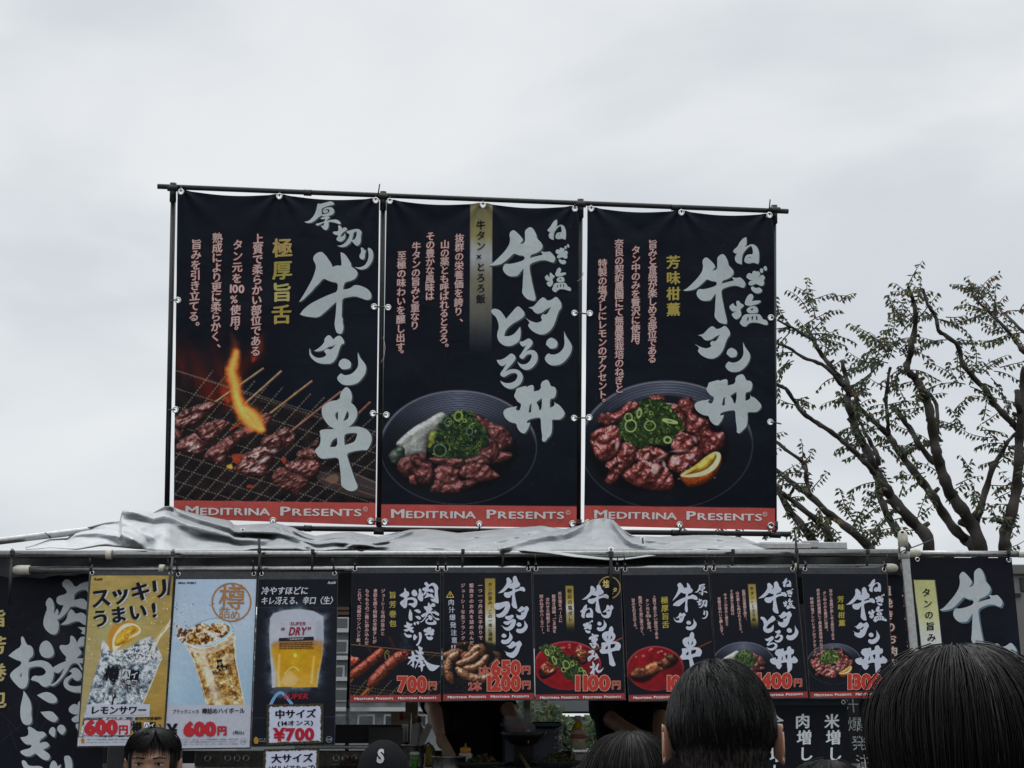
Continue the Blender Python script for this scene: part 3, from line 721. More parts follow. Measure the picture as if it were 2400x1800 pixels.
def pic_plate(A, c, rx, ry, ymid, lum=1.0, n=11):
    cx, cy = A.T(c); rx *= A.ts; ry *= A.ts
    sl = (slice(None), slice(None))
    dx, dy = (A.X - cx) / rx, (A.Y - cy) / ry; r = np.hypot(dx, dy)
    up = sstep(.05, -.75, dy) * np.clip(1 - np.abs(dx) * .55, 0, 1)
    g = (.10 + .22 * up * lum); st = 1 - .38 * (sstep(.3, .7, (np.sin((r - .55) * n * 2 * pi / .45) + 1) / 2)) * (r > .55) * (r < .985)
    col = np.stack([g * st * 1.0, g * st * 1.0, g * st * 1.12], -1) * (.25 + .75 * up)[..., None] + np.array(INK) * .75
    A.mix(sl, sstep(1.004, .995, r) * 1.0, col)
    A.ell(c, rx / A.ts, ry / A.ts, (.30, .31, .33), .7, .75 , 0, ring=5)
    lo = sstep(.0, -.4, dy) * sstep(1.02, 1.0, r) * sstep(.97, .985, r)
    A.mix(sl, lo * .7, (.42, .42, .46))

def pic_tororo(A, lum=1.0):
    pic_plate(A, (700, 825), 660, 480, 750, lum)
    A.fill('150,980 300,760 700,600 1150,760 1190,900 1000,1120 600,1220 250,1130', (.03, .035, .05), 30 * A.ts, .85)
    # grated yam
    A.meat('175,800 220,740 330,650 420,600 520,540 560,527 600,550 590,620 530,680 450,740 430,840 420,880 340,890 250,915 200,900 230,840', np.array((.58, .59, .57)) * lum, np.array((.74, .74, .71)) * lum, 200, .9, .35, .05, dark=.15)
    A.meat('115,880 170,830 220,815 250,850 240,920 180,970 130,940', (.24, .29, .25), (.36, .41, .36), 205, .8, .8, .15)
    c0, c1 = np.array((.30, .15, .15)) * lum, np.array((.52, .30, .29)) * lum; k = 300
    for q, g in [('800,540 900,560 1000,620 1100,650 1150,740 1165,800 1080,850 1020,840 960,720 880,640', .95), ('960,860 1050,860 1140,870 1150,910 1030,960 950,960', 1.05), ('880,790 980,740 1050,830 1030,920 930,960 880,900', .9),
                 ('180,1010 210,920 300,890 420,870 450,920 490,990 490,1100 420,1140 340,1100 240,1070', .95), ('280,1080 330,1060 350,1140 300,1130', 1.6), ('740,940 900,880 980,960 850,1000 760,990', .85),
                 ('450,920 560,900 740,920 750,980 660,1000 520,970', 1.05), ('710,1010 800,960 940,970 1000,1020 1060,1070 950,1110 870,1115 730,1080', 1.05), ('710,1110 860,1100 840,1150 720,1190 690,1180', .9),
                 ('460,1200 500,1100 500,1010 570,970 700,1010 710,1100 760,1120 720,1190 690,1215 560,1210', 1.08)]:
        k += 11; A.meat(q, c0 * g, c1 * g, k, .9, 1.25, .22, grain=8, dark=.5)
    for (x, y) in [(330, 960), (420, 940), (300, 1030)]: A.ell((x, y), 40, 16, (.06, .05, .06), 3, .7, .5)
    A.meat('440,790 455,700 490,680 525,690 530,750 500,830 450,850', (.38, .42, .16), (.55, .58, .26), 206, .6, .5, .1)
    A.greens('440,840 500,780 530,640 600,560 680,520 760,510 840,560 900,650 960,720 950,800 880,850 850,900 700,920 560,910 480,880', 207, 230, (.10, .15, .11))
    for x, y, rx, ry, w in [(700, 560, 32, 38, 12), (545, 850, 52, 50, 9), (795, 690, 26, 30, 8), (615, 610, 28, 34, 7), (550, 590, 18, 18, 6)]: A.ell((x, y), rx, ry, (.52, .58, .32) if x == 700 else (.36, .45, .34), .8, .95, .3, ring=w)

def pic_gyudon(A, lum=1.0):
    pic_plate(A, (760, 690), 760, 565, 600, lum)
    A.fill('90,640 400,330 900,260 1290,600 1230,900 830,1090 250,1040', (.03, .03, .045), 30 * A.ts, .85)
    A.fill('740,320 850,330 840,350 760,345', (.75, .76, .75), 2, .9)
    c0, c1 = np.array((.33, .13, .12)) * lum, np.array((.60, .29, .27)) * lum; k = 400
    L = [('150,460 200,410 330,390 420,310 510,310 520,360 440,420 340,480 240,520 180,500', 1), ('600,270 680,240 740,260 745,310 660,310', .85), ('860,310 900,280 980,270 1005,350 1000,420 930,440 870,400', .95), ('740,360 860,330 930,440 920,540 800,500', .85),
         ('930,500 950,380 1050,440 1130,470 1170,570 1270,580 1280,650 1230,740 1100,780 1030,690 1000,600 940,580', .95), ('80,620 120,570 220,530 330,520 370,640 320,780 200,840 130,780', 1.05), ('370,680 440,650 500,720 480,840 380,930 290,1040 215,1010 250,920 220,860 320,790', .92),
         ('770,880 800,790 900,760 1030,700 1090,780 1000,870 900,950 820,930', 1), ('500,740 640,700 640,850 500,860', .9), ('370,950 480,860 560,820 680,850 760,880 830,990 820,1070 760,1095 600,1090 440,1030', .98), ('620,700 780,760 760,820 660,845 620,780', 1.05), ('800,680 860,580 960,590 1010,650 960,760 850,770', 1.1)]
    for q, g in L:
        k += 13; A.meat(q, c0 * g, c1 * g, k, 1.0, 1.2, .45, grain=8, dark=.5)
    q = random.Random(5)
    for (x, y, a, b, r) in [(660, 900, 34, 50, .3), (600, 850, 60, 9, .4), (850, 830, 30, 36, .5), (1010, 640, 14, 30, -.4), (325, 690, 16, 40, .2), (930, 930, 40, 12, -.5), (720, 790, 44, 10, -.5), (870, 740, 60, 9, -.1), (980, 790, 34, 22, -.7), (740, 860, 14, 30, -.3), (430, 740, 18, 8, .3)]:
        A.ell((x, y), a, b, (.80, .68, .66), 2.5, .72, r)
    for _ in range(46): A.ell((q.uniform(150, 1200), q.uniform(480, 1000)), q.uniform(4, 13), q.uniform(3, 6), (.78, .66, .62), 1, .6, q.uniform(-1, 1))
    for _ in range(40): A.ell((q.uniform(200, 1000), q.uniform(350, 800)), 4, 4, (.10, .06, .05), 1, .7)
    A.greens('340,570 370,450 440,400 510,370 530,300 640,290 740,310 820,380 900,480 910,560 850,590 810,660 740,690 600,690 540,720 480,700 380,640', 407, 250, (.12, .18, .09), yel=.2)
    for x, y, rx, ry, w in [(445, 520, 48, 52, 10), (615, 520, 46, 42, 8), (770, 645, 30, 26, 14), (790, 480, 54, 12, 14), (425, 445, 32, 34, 8), (520, 410, 18, 36, 10)]: A.ell((x, y), rx, ry, (.60, .66, .40), .8, .95, .2, ring=w)
    # orange wedge
    A.meat('880,955 1000,880 1100,800 1180,755 1235,765 1245,850 1190,960 1100,1030 980,1060 930,1040', (.60, .24, .09), (.76, .36, .12), 430, .8, .2, .2, dark=.3)
    A.fill('885,958 1000,880 1100,800 1180,752 1232,762 1236,820 1190,900 1100,955 980,975', (.84, .76, .58), 1.2)
    A.meat('915,950 1010,872 1110,800 1190,762 1200,800 1160,865 1090,915 990,945', (.72, .50, .13), (.84, .66, .24), 440, .4, .5, .15, dark=.1)

def pic_redplate(A, c, rx, ry, seed):
    cx, cy = A.T(c); rx_, ry_ = rx * A.ts, ry * A.ts
    dx, dy = (A.X - cx) / rx_, (A.Y - cy) / ry_; r = np.hypot(dx, dy); sl = (slice(None), slice(None))
    n = fbm(A.X, A.Y, 12, seed)
    col = np.array((.46, .06, .09)) * (.72 + .5 * n)[..., None] * (1 - .25 * np.clip(dx, 0, 1))[..., None]
    A.mix(sl, sstep(1.01, .99, r), col)
    k = sstep(.9, 1.0, r) * sstep(1.005, .985, r) * sstep(.3, -.5, dy)
    A.mix(sl, k * .55, (.72, .42, .44))
    q = random.Random(seed)
    for _ in range(15):
        a = q.uniform(-2.5, -.75); rr = q.uniform(.68, .9)
        A.ell((c[0] + cos(a) * rx * rr, c[1] + sin(a) * ry * rr), rx * .035, ry * .06, (.72, .38, .42), 1, .7, a)
    for _ in range(16):
        a = q.uniform(0, 2 * pi); rr = q.uniform(.4, .9); x, y = c[0] + cos(a) * rx * rr, c[1] + sin(a) * ry * rr
        p = [(x, y)]
        for _ in range(4): x += q.uniform(-.1, .1) * rx; y += q.uniform(-.07, .07) * rx; p.append((x, y))
        A.line(p, .012 * rx, (.20, .03, .05), .6, .7)
    A.ell(c, rx * .99, ry * .985, (.60, .24, .26), .7, .5, 0, ring=rx * .014)

def pic_negima(A):      # scallions over skewered tongue on a red plate; units of its own zoom
    pic_redplate(A, (830, 780), 770, 560, 500)
    A.line('1250,510 2080,150', 30, (.50, .24, .13), .9)
    A.meat('180,860 330,700 420,690 560,800 580,920 420,1040 280,1090 190,1020', (.07, .03, .04), (.16, .06, .06), 505, .8, .6, .1)
    A.meat('200,830 330,700 420,700 560,810 575,920 440,980 330,1000 250,920', (.38, .13, .10), (.60, .26, .16), 510, 1, 1.1, .5)
    A.meat('780,600 880,530 1000,540 1100,620 1150,700 1280,560 1260,720 1160,760 1050,700', (.09, .04, .04), (.20, .08, .08), 515, .8, .8, .2)
    A.meat('1000,460 1080,400 1140,350 1180,410 1260,440 1270,540 1220,620 1160,650 1080,600', (.48, .22, .12), (.70, .40, .26), 520, 1, 1.3, .45)
    A.greens('180,370 350,310 470,330 600,330 720,440 800,540 900,640 1050,690 1150,800 1250,900 1270,1020 1180,1130 1080,1170 900,1120 760,1040 700,900 560,800 420,700 340,560 260,470', 530, 330, (.10, .14, .08), size=1.7, yel=.2)
    for x, y, a, b in [(1135, 870, 44, 40), (740, 875, 46, 50), (530, 660, 40, 90), (800, 760, 70, 90), (360, 480, 30, 70), (940, 740, 36, 50), (1230, 960, 26, 70)]: A.ell((x, y), a, b, (.66, .72, .40), .8, .95, -.4, ring=13)

def pic_kushi(A):
    pic_redplate(A, (1370, 1240), 300, 235, 600)
    A.line('1580,1140 1960,955', 12, (.42, .20, .12), .9)
    A.fill('1105,1300 1180,1260 1400,1230 1560,1140 1600,1110 1610,1170 1560,1220 1430,1270 1300,1370 1200,1390 1120,1350', (.05, .02, .03), 4, .95)
    for q, s_, g in [('1110,1290 1180,1230 1270,1240 1320,1310 1200,1335 1130,1330', 610, 1), ('1265,1240 1290,1200 1390,1170 1455,1250 1380,1280 1320,1310', 620, 1.5), ('1385,1190 1450,1160 1490,1220 1455,1240', 625, .7), ('1430,1160 1490,1120 1530,1190 1480,1215', 630, 1), ('1470,1110 1560,1090 1590,1150 1530,1170', 640, .6)]:
        A.meat(q, np.array((.36, .18, .11)) * g, np.array((.56, .34, .22)) * g, s_, .8, .8, .2)

def pic_rolls(A):       # two meat rolls over the grill
    X, Y = A.X, A.Y
    A.fill('20,300 2080,500 2080,1450 10,1470', (.05, .06, .09), 2, 1, smooth=False)
    for i in range(8): A.line([(0, 1230 + i * 70), (2080, 1190 + i * 70 + 330)], 14, (.45, .37, .22), .7, .75, dash=70) if i < 4 else None
    for i in range(9): A.line([(90 + i * 275, 1465), (400 + i * 285, 1100)], 14, (.58, .49, .30), .7, .8, dash=70)
    A.line('20,300 780,370 2080,505', 14, (.58, .42, .26), .8, .9); A.line('1200,480 2080,560', 9, (.5, .38, .22), .8, .8); A.line('1720,680 2000,510', 9, (.5, .4, .25), .8, .7)
    for q in ['1180,60 1230,200 1150,330 1330,380', '1320,120 1300,250 1400,380', '1250,80 1280,260 1230,390']: A.line(spline(pts_of(q), 5), 46, (.20, .24, .28), 5, .35)
    for q in ['900,130 960,240 1000,400 920,520 880,640', '420,300 440,400 480,470']: A.line(spline(pts_of(q), 5), 44, (.38, .14, .12), 5, .5)
    for q in ['820,640 800,520 850,430 900,480', '880,640 900,560 830,480']: A.line(spline(pts_of(q), 5), 16, (.66, .60, .26), 1.2, .8)
    A.meat('20,560 90,580 200,600 230,670 130,750 20,790', (.46, .12, .08), (.72, .26, .12), 700, .8, .6, .5)
    A.line('270,1465 480,1250', 60, (.55, .30, .14), 1)
    A.tubep('40,1020 330,800 600,580 720,450', 230, (.42, .14, .09), (.60, .26, .17), 705, .28, .35, 1.1, 40)
    A.line('-20,1190 60,1090', 40, (.50, .22, .11), 1.5)
    A.tubep('460,1230 560,1120 820,850 1060,640 1260,500', 265, (.42, .15, .11), (.60, .28, .20), 715, .28, .45, 1.1, 46)
    A.meat('1180,470 1300,440 1360,500 1310,600 1270,660 1250,560', (.30, .08, .08), (.5, .18, .14), 725, .8, 1.2, .3)

def pic_franks(A):      # sausages
    A.fill('100,300 1300,300 1700,1100 1500,1330 100,1200', (.035, .04, .06), 60 * A.ts, .9)
    A.line('95,700 160,680', 80, (.46, .38, .26), 1)
    c0, c1 = np.array((.32, .18, .12)), np.array((.56, .38, .26))
    A.tubep('250,420 400,310 640,270', 110, c0 * .55, c1 * .5, 800, .05, .3)
    A.tubep('60,560 220,510 330,460 480,450', 150, c0 * .9, c1 * .9, 805, .25, .3)
    A.tubep('720,560 700,440 690,360', 130, c0 * .9, c1 * .8, 807, .1, .3)
    A.tubep('1150,800 1290,680 1330,560 1240,480', 150, c0 * .6, c1 * .55, 809, .15, .4)
    A.tubep('500,560 560,500 600,470', 70, (.46, .22, .15), (.62, .34, .24), 811, .2, .3)
    A.tubep('560,620 700,520 830,390 940,370 970,500', 190, c0, c1 * .95, 815, .45, .25, 1, 34)
    A.tubep('430,730 600,680 760,600 860,500', 170, c0, c1, 820, .4, .25, 1)
    A.tubep('590,830 760,830 960,720 1060,580', 190, c0, c1, 825, .45, .25, 1, 40)
    A.tubep('420,500 270,600 190,800 210,980 270,1130', 190, c0 * 1.1, c1 * 1.15, 830, .55, .35, 1, 40)
    A.tubep('420,860 540,960 760,1050 1000,1060 1230,980', 200, c0 * 1.15, c1 * 1.2, 840, .55, .3, 1, 44)
    A.ell((285, 1145), 26, 20, (.30, .14, .07), 2, .9)
    q = random.Random(8)
    for _ in range(90): A.ell((q.uniform(350, 800), q.uniform(1050, 1350)), q.uniform(3, 9), 3, (.40, .42, .46), .8, .5)

def glass_tex(A, sl, cols, seed, sc, con=1.0):
    X, Y = A.X[sl], A.Y[sl]
    w = fbm(X, Y, sc * 2.2, seed + 1) * 6
    n = fbm(X + w * 3, Y - w * 2, sc, seed, 5); n = np.clip((n - .5) * 2.3 * con + .5, 0, 1)
    r = np.abs(fbm(X - w, Y + w * 2, sc * .8, seed + 31, 4) - .5) * 2
    t = n * (len(cols) - 1); i = np.clip(t.astype(int), 0, len(cols) - 2); f = (t - i)[..., None]
    C = np.array(cols); c = C[i] * (1 - f) + C[i + 1] * f
    return np.clip(c * (1 - .45 * (1 - sstep(0, .12, r)))[..., None], 0, 1)
def pic_sour(A):
    # 'use' must map to the (180,1330) zoom
    X, Y = A.X, A.Y; sl = (slice(None), slice(None))
    t = sstep(1350, 1560, Y)[..., None]; n = fbm(X * .35, Y, 10, 900)[..., None]
    A.img[:] = np.array((.58, .49, .27)) * (.86 + .28 * n)
    g = np.exp(-(((X - 275) / 75) ** 2 + ((Y - 1480) / 90) ** 2))[..., None]; A.img[:] = A.img * (1 - g * .75) + np.array((.60, .59, .42)) * g * .75
    lf = sstep(260, 200, X)[..., None] * sstep(1450, 1560, Y)[..., None] * .6; A.img[:] = A.img * (1 - lf) + np.array((.56, .53, .40)) * lf
    dk = sstep(1480, 1720, Y)[..., None] * sstep(250, 400, X)[..., None]; A.img[:] = A.img * (1 - .5 * dk) + np.array((.55, .40, .14)) * .5 * dk
    T = A.T; A.T = lambda p: p; A.ts = 1
    body = [(243, 1500), (234, 1545), (214, 1610), (198, 1670), (186, 1735), (300, 1735), (330, 1660), (355, 1600), (378, 1545), (376, 1538), (350, 1552), (300, 1556), (262, 1535)]
    s2 = A.box(body, 3); d = A.sdf(body, s2)
    A.mix(s2, sstep(-1, 1, d), glass_tex(A, s2, [(.22, .25, .28), (.42, .46, .50), (.60, .64, .67), (.70, .73, .75), (.86, .88, .89)], 910, 9, 1.1))
    top = [(240, 1500), (234, 1545), (262, 1537), (300, 1556), (350, 1552), (380, 1540), (372, 1520), (355, 1490), (330, 1500), (300, 1520), (270, 1525), (255, 1515)]
    s2 = A.box(top, 3); d = A.sdf(top, s2)
    A.mix(s2, sstep(-1, 1, d) * .9, glass_tex(A, s2, [(.26, .30, .36), (.50, .55, .60), (.74, .77, .79), (.84, .86, .87)], 920, 8, 1.2))
    ice = spline([(300, 1550), (296, 1535), (310, 1515), (335, 1508), (355, 1520), (362, 1548), (330, 1556)], 4, True); s2 = A.box(ice, 3); d = A.sdf(ice, s2)
    A.mix(s2, sstep(-1, 1, d), glass_tex(A, s2, [(.15, .18, .22), (.50, .54, .58), (.85, .88, .9), (.9, .92, .93)], 930, 4, 1.5))
    A.line(spline([(262, 1537), (300, 1557), (350, 1553), (379, 1539)], 6), 1.6, (.36, .40, .44), .7, .8)
    A.line([(234, 1545), (214, 1610), (188, 1720)], 1.6, (.40, .44, .50), .8, .7); A.line([(379, 1541), (355, 1602), (328, 1664)], 2.2, (.78, .80, .80), .8, .8)
    q = random.Random(9)
    for _ in range(5):
        x = q.uniform(360, 400); A.line(spline([(352 + q.uniform(-8, 8), 1535), (368 + q.uniform(-6, 8), 1500), (384 + q.uniform(-6, 6), 1478), (402, 1448 + q.uniform(0, 30))], 5), q.uniform(1.5, 4), (.84, .80, .74), 1, .6)
    for _ in range(70):
        x, y = q.choice([(q.uniform(205, 260), q.uniform(1440, 1560)), (q.uniform(330, 400), q.uniform(1400, 1560))]); A.ell((x, y), q.uniform(.6, 2.2), q.uniform(.6, 2), (.86, .85, .80) if q.random() < .7 else (.46, .44, .38), .6, .7)
    # orange slice
    A.fill([(258, 1524), (253, 1500), (256, 1480), (268, 1464), (285, 1456), (302, 1455), (318, 1460), (329, 1470), (332, 1478), (310, 1500), (292, 1512), (268, 1526)], (.66, .46, .16), .8)
    A.fill([(265, 1524), (264, 1500), (272, 1482), (285, 1467), (300, 1461), (318, 1463), (330, 1474), (326, 1486), (300, 1500), (272, 1524)], (.80, .78, .66), .8)
    A.meat([(270, 1514), (270, 1496), (282, 1480), (297, 1470), (312, 1466), (325, 1472), (326, 1480), (312, 1490), (302, 1500), (288, 1510)], (.70, .48, .08), (.82, .62, .16), 940, .2, .5, .1, dark=.1)
    for _ in range(8): A.line([(295 + q.uniform(-15, 15), 1485 + q.uniform(-12, 14)), (300 + q.uniform(-15, 15), 1490 + q.uniform(-14, 12))], 1, (.86, .78, .5), .6, .7)
    A.T = T
def pic_highball(A):
    X, Y = A.X, A.Y
    t = sstep(1352, 1652, Y)[..., None]; g = np.exp(-((X - 470) / 130) ** 2)[..., None] * sstep(1500, 1380, Y)[..., None]
    A.img[:] = np.array((.66, .70, .75)) * (1 - t) + np.array((.52, .62, .69)) * t
    A.img[:] = A.img * (1 - .45 * g) + np.array((.52, .61, .71)) * .45 * g
    b = np.exp(-(((X - 395) / 40) ** 2 + ((Y - 1600) / 60) ** 2))[..., None] * .3; A.img[:] = A.img * (1 - b) + np.array((.74, .79, .82)) * b
    A.T = lambda p: p; A.ts = 1
    body = [(435, 1509), (452, 1545), (466, 1590), (476, 1625), (484, 1653), (574, 1653), (562, 1600), (552, 1550), (549, 1500), (547, 1475), (530, 1500), (500, 1512), (470, 1515)]
    s2 = A.box(body, 3); d = A.sdf(body, s2)
    col = glass_tex(A, s2, [(.36, .22, .10), (.56, .40, .18), (.66, .52, .28), (.74, .62, .40), (.84, .77, .64)], 1010, 9, 1.05)
    xx = (X[s2] - (440 + (Y[s2] - 1509) * .34)); ed = np.exp(-((xx - 24) / 11) ** 2)[..., None] * .7
    col = col * (1 - ed) + np.array((.80, .76, .70)) * ed
    A.mix(s2, sstep(-1, 1, d), col)
    A.fill([(446, 1514), (500, 1518), (546, 1490), (548, 1505), (500, 1530), (455, 1528)], (.80, .76, .70), 2, .55)
    A.fill([(500, 1555), (540, 1530), (545, 1545), (520, 1562)], (.82, .78, .68), 2, .5); A.fill([(482, 1578), (500, 1570), (502, 1590), (486, 1598)], (.84, .80, .72), 2, .6)
    top = [(425, 1492), (440, 1472), (470, 1459), (505, 1451), (530, 1455), (545, 1468), (546, 1480), (530, 1498), (500, 1512), (465, 1516), (435, 1508)]
    A.fill(top, (.62, .72, .80), 1, .85)
    liq = [(428, 1490), (445, 1474), (472, 1460), (490, 1466), (505, 1458), (528, 1462), (540, 1474), (528, 1490), (500, 1505), (465, 1512), (436, 1506)]
    s2 = A.box(liq, 3); d = A.sdf(spline(liq, 3, True), s2)
    A.mix(s2, sstep(-1, 1, d), glass_tex(A, s2, [(.30, .16, .06), (.56, .36, .12), (.66, .48, .22), (.80, .72, .58), (.88, .85, .80)], 1020, 8, 1.5))
    A.line(spline([(440, 1473), (475, 1456), (510, 1449), (535, 1456), (547, 1474)], 5), 1.6, (.40, .46, .52), .7, .8)
    A.line(spline([(432, 1508), (470, 1518), (510, 1511), (547, 1482)], 6), 2.6, (.84, .80, .76), .8, .9); A.line(spline([(436, 1513), (472, 1524), (515, 1516), (549, 1488)], 6), 1.2, (.52, .40, .28), .8, .7)
    A.line([(436, 1510), (455, 1550), (486, 1650)], 2.2, (.84, .80, .76), .8, .7); A.line([(549, 1490), (553, 1550), (573, 1650)], 2.2, (.82, .78, .72), .8, .7)
    sp = spline([(408, 1466), (416, 1464), (426, 1472), (440, 1480), (436, 1500), (425, 1505), (414, 1490), (418, 1478)], 3, True)
    s2 = A.box(sp, 3); d = A.sdf(sp, s2) + (fbm(X[s2], Y[s2], 5, 1031) - .5) * 8
    A.mix(s2, sstep(-1, 1, d) * .95, glass_tex(A, s2, [(.24, .12, .05), (.5, .34, .2), (.76, .70, .62), (.86, .85, .82)], 1030, 5, 1.6))
    q = random.Random(4)
    for _ in range(46):
        x, y = q.uniform(405, 505), q.uniform(1408, 1500); A.ell((x, y), q.uniform(.6, 2.4), q.uniform(.6, 2), (.84, .84, .84) if q.random() < .5 else (.38, .38, .42), .6, .75)
    A.fill([(388, 1653), (600, 1652), (590, 1756), (380, 1758)], (.615, .625, .665), .6, smooth=False)
def pic_beer(A):
    X, Y = A.X, A.Y; A.T = lambda p: p; A.ts = 1
    gl = [(633, 1450), (640, 1438), (665, 1430), (702, 1427), (735, 1432), (758, 1445), (759, 1500), (755, 1540), (748, 1580), (744, 1610), (638, 1612), (636, 1570), (632, 1520), (631, 1480)]
    s2 = A.box(gl, 30); d = A.sdf(gl, s2); n = fbm(X[s2], Y[s2], 16, 1100)
    A.mix(s2, np.clip(np.exp(d / 9.0) * (d < 0) * (n * 1.6 - .35) * .75, 0, 1), (.62, .68, .74))
    A.mix(s2, sstep(-1, 1, d), np.array((.62, .63, .665)) * (.94 + .1 * n)[..., None])
    be = spline([(638, 1512), (660, 1503), (700, 1500), (745, 1502), (757, 1508), (752, 1550), (742, 1585), (738, 1611), (655, 1612), (650, 1580), (642, 1545)], 3, True)
    d2 = A.sdf(be, s2); Xs, Ys = X[s2], Y[s2]
    t = sstep(1500, 1530, Ys)[..., None]; c = np.array((.56, .38, .25)) * (1 - t) + np.array((.67, .48, .05)) * t
    g = np.exp(-(((Xs - 695) / 26) ** 2 + ((Ys - 1540) / 34) ** 2))[..., None]; c = c * (1 - .5 * g) + np.array((.72, .58, .05)) * .5 * g
    g = sstep(1560, 1600, Ys)[..., None] * .35; c = c * (1 - g) + np.array((.80, .66, .38)) * g
    c = c * (.9 + .2 * fbm(Xs, Ys, 14, 1110))[..., None]
    A.mix(s2, sstep(-7, 5, d2) * np.clip(d > 0, 0, 1) * .95, c)
    A.ell((702, 1446), 62, 14, (.62, .64, .69), 3, .5)
    A.fill([(745, 1455), (757, 1465), (757, 1500), (748, 1510), (738, 1480)], (.50, .52, .58), 6, .5)
    A.line([(640, 1453), (755, 1453)], 1, (.58, .60, .65), .6, .6)
    for q in ['655,1535 652,1580 655,1608', '736,1540 730,1600']: A.line(pts_of(q), 5, (.84, .78, .60), 3, .5)
    A.ell((692, 1536), 4, 4, (.9, .86, .5), 2, .8)
    A.line(spline([(667, 1580), (680, 1566), (692, 1564), (700, 1572)], 4), 1.6, (.88, .84, .6), .8, .8)
    A.fill([(668, 1582), (680, 1570), (700, 1590), (692, 1606), (676, 1610), (655, 1600)], (.76, .66, .52), 2, .55, smooth=False)
    A.fill([(632, 1623), (646, 1610), (684, 1610), (672, 1630), (657, 1637)], (.24, .26, .30), .8, .9, smooth=False); A.fill([(706, 1612), (724, 1612), (720, 1621), (712, 1617)], (.2, .22, .26), .8, .8, smooth=False)
    A.line(spline([(634, 1652), (644, 1634), (655, 1624), (666, 1628), (684, 1650)], 5), 6, (.50, .66, .80), .8); A.line(spline([(634, 1652), (644, 1634), (655, 1624), (666, 1628), (684, 1650)], 5), 2.2, (.20, .40, .66), .7)
    A.line([(592, 1424), (790, 1424)], 1, (.20, .22, .27), .6, .8); A.line([(590, 1683), (787, 1680)], 1, (.20, .22, .27), .6, .8)
# ------------------------------------------------------------------ three tall banners on the black frame
BAN_PL = Plane(P(388, 1190, 7.0), P(1820, 1250, 7.25), P(402, 440, 6.68))
BN = BAN_PL.n
def eyelet(parent, pl, px, py, r_px, name='grommet'):
    c = pl.on(px, py, 0.004); Y = c.y; k = Y / F_PX
    m = MB(); m.torus(c, pl.n, r_px * k * 0.80, r_px * k * 0.24)
    o = m.build(name, M_EYELET, parent, True); return o
def tie_to(parent, pts, r=0.0022, name='cable_tie'):
    m = MB(); m.tube(pts, r, 6); return m.build(name, M_BLACKPL, parent, True)

def bdisp(x0, y0, w, seed, gr):
    def f(X, Y):
        X = np.asarray(X, float); Y = np.asarray(Y, float)
        d = (fbm(X, Y, 150, seed, 2) - .5) * .020 + (fbm(X, Y, 55, seed + 5, 2) - .5) * .005
        top = np.clip(1 - (Y - y0) / 110.0, 0, 1) ** 1.5
        for (gx, gy) in gr:
            a = np.arctan2(X - gx, np.maximum(Y - gy, 0) + 14)
            rr = np.hypot(X - gx, Y - gy)
            d = d + .006 * np.cos(a * 9) * np.exp(-rr / 90.0)
        d = d - .012 * top * np.abs(np.sin((X - x0) / w * 2 * pi))
        return d
    return f

def add_band(A, yl, yr, x0, x1, c=(.64, .28, .26)):
    yy = yl + (A.X - x0) / (x1 - x0) * (yr - yl)
    n = fbm(A.X, A.Y, 40, 77)[..., None]
    A.mix((slice(None), slice(None)), sstep(-.8, .8, A.Y - yy), np.array(c) * (.92 + .16 * n))
def wear(A, seed, n=26, c=(.25, .27, .31)):
    q = random.Random(seed); x0, x1, y0, y1 = A.X.min(), A.X.max(), A.Y.min(), A.Y.max(); T, t = A.T, A.ts; A.T = lambda p: p; A.ts = 1
    for _ in range(n):
        x, y = q.uniform(x0, x1), q.uniform(y0, y1); a = q.gauss(1.9, .5); l = q.uniform(3, 24)
        A.line([(x, y), (x + cos(a) * l, y + sin(a) * l)], .7, c, .6, q.uniform(.15, .6), dash=q.choice([None, 5, 7]))
    for _ in range(n): A.ell((q.uniform(x0, x1), q.uniform(y0, y1)), .8, .8, (.45, .46, .48), .6, q.uniform(.2, .7))
    A.T, A.ts = T, t
GB_ = 1.75
def meditrina(ink, x0, x1, x2, x3, y0, y1, size, cpos=None, col_=(.74, .72, .71)):
    yy = lambda x: y0 + (y1 - y0) * (x - x0) / (x3 - x0)
    ink.row('Meditrina', (x0, yy(x0)), (x1, yy(x1)), size, col_, smallcaps=.80, layer=2, off=.03)
    ink.row('Presents', (x2, yy(x2)), (x3, yy(x3)), size, col_, smallcaps=.80, layer=2, off=.03)
    if cpos: ink.ch('©', cpos[0], cpos[1], 15, col_, 2, .004)
CAPK = dict(off=.028, rise=.07, slant=0.0, glow=GLOW, goff=.095)

def banner(label, corners, gro, art, title, caps, seed):
    tl, tr, br, bl = corners
    root = empty('banner', BAN_PL.on((tl[0] + tr[0]) / 2, (bl[1] + br[1]) / 2), label, 'banner', 'tall menu banners on the black frame')
    xs = [g[0] for g in gro[:3]]
    def top(x):
        s = np.where(x < xs[1], np.sin(np.clip((x - xs[0]) / (xs[1] - xs[0]), 0, 1) * pi), np.sin(np.clip((x - xs[1]) / (xs[2] - xs[1]), 0, 1) * pi))
        return 9.5 * np.maximum(s, 0) ** .8
    A = Art(tl, tr, br, bl, 1.6, INK, top)
    n = fbm(A.X, A.Y, 90, seed)[..., None]; A.img[:] = np.array(INK) * (.82 + .36 * n)
    art(A); wear(A, seed + 3)
    D = bdisp(tl[0], tl[1], tr[0] - tl[0], seed, gro[:3])
    ink = Ink(BAN_PL, .0022); caps(ink); title(ink)
    A.finish(BAN_PL, 'sheet', M_BAN, root, GB_, D, [(g[0], g[1], 6.0) for g in gro], inks=[ink])
    for (gx, gy) in gro: eyelet(root, BAN_PL, gx, gy, 8.0)
    return root
def gl(ink, name, *box, **k): ink.glyph(name, box, WHITE, GREY, **k)
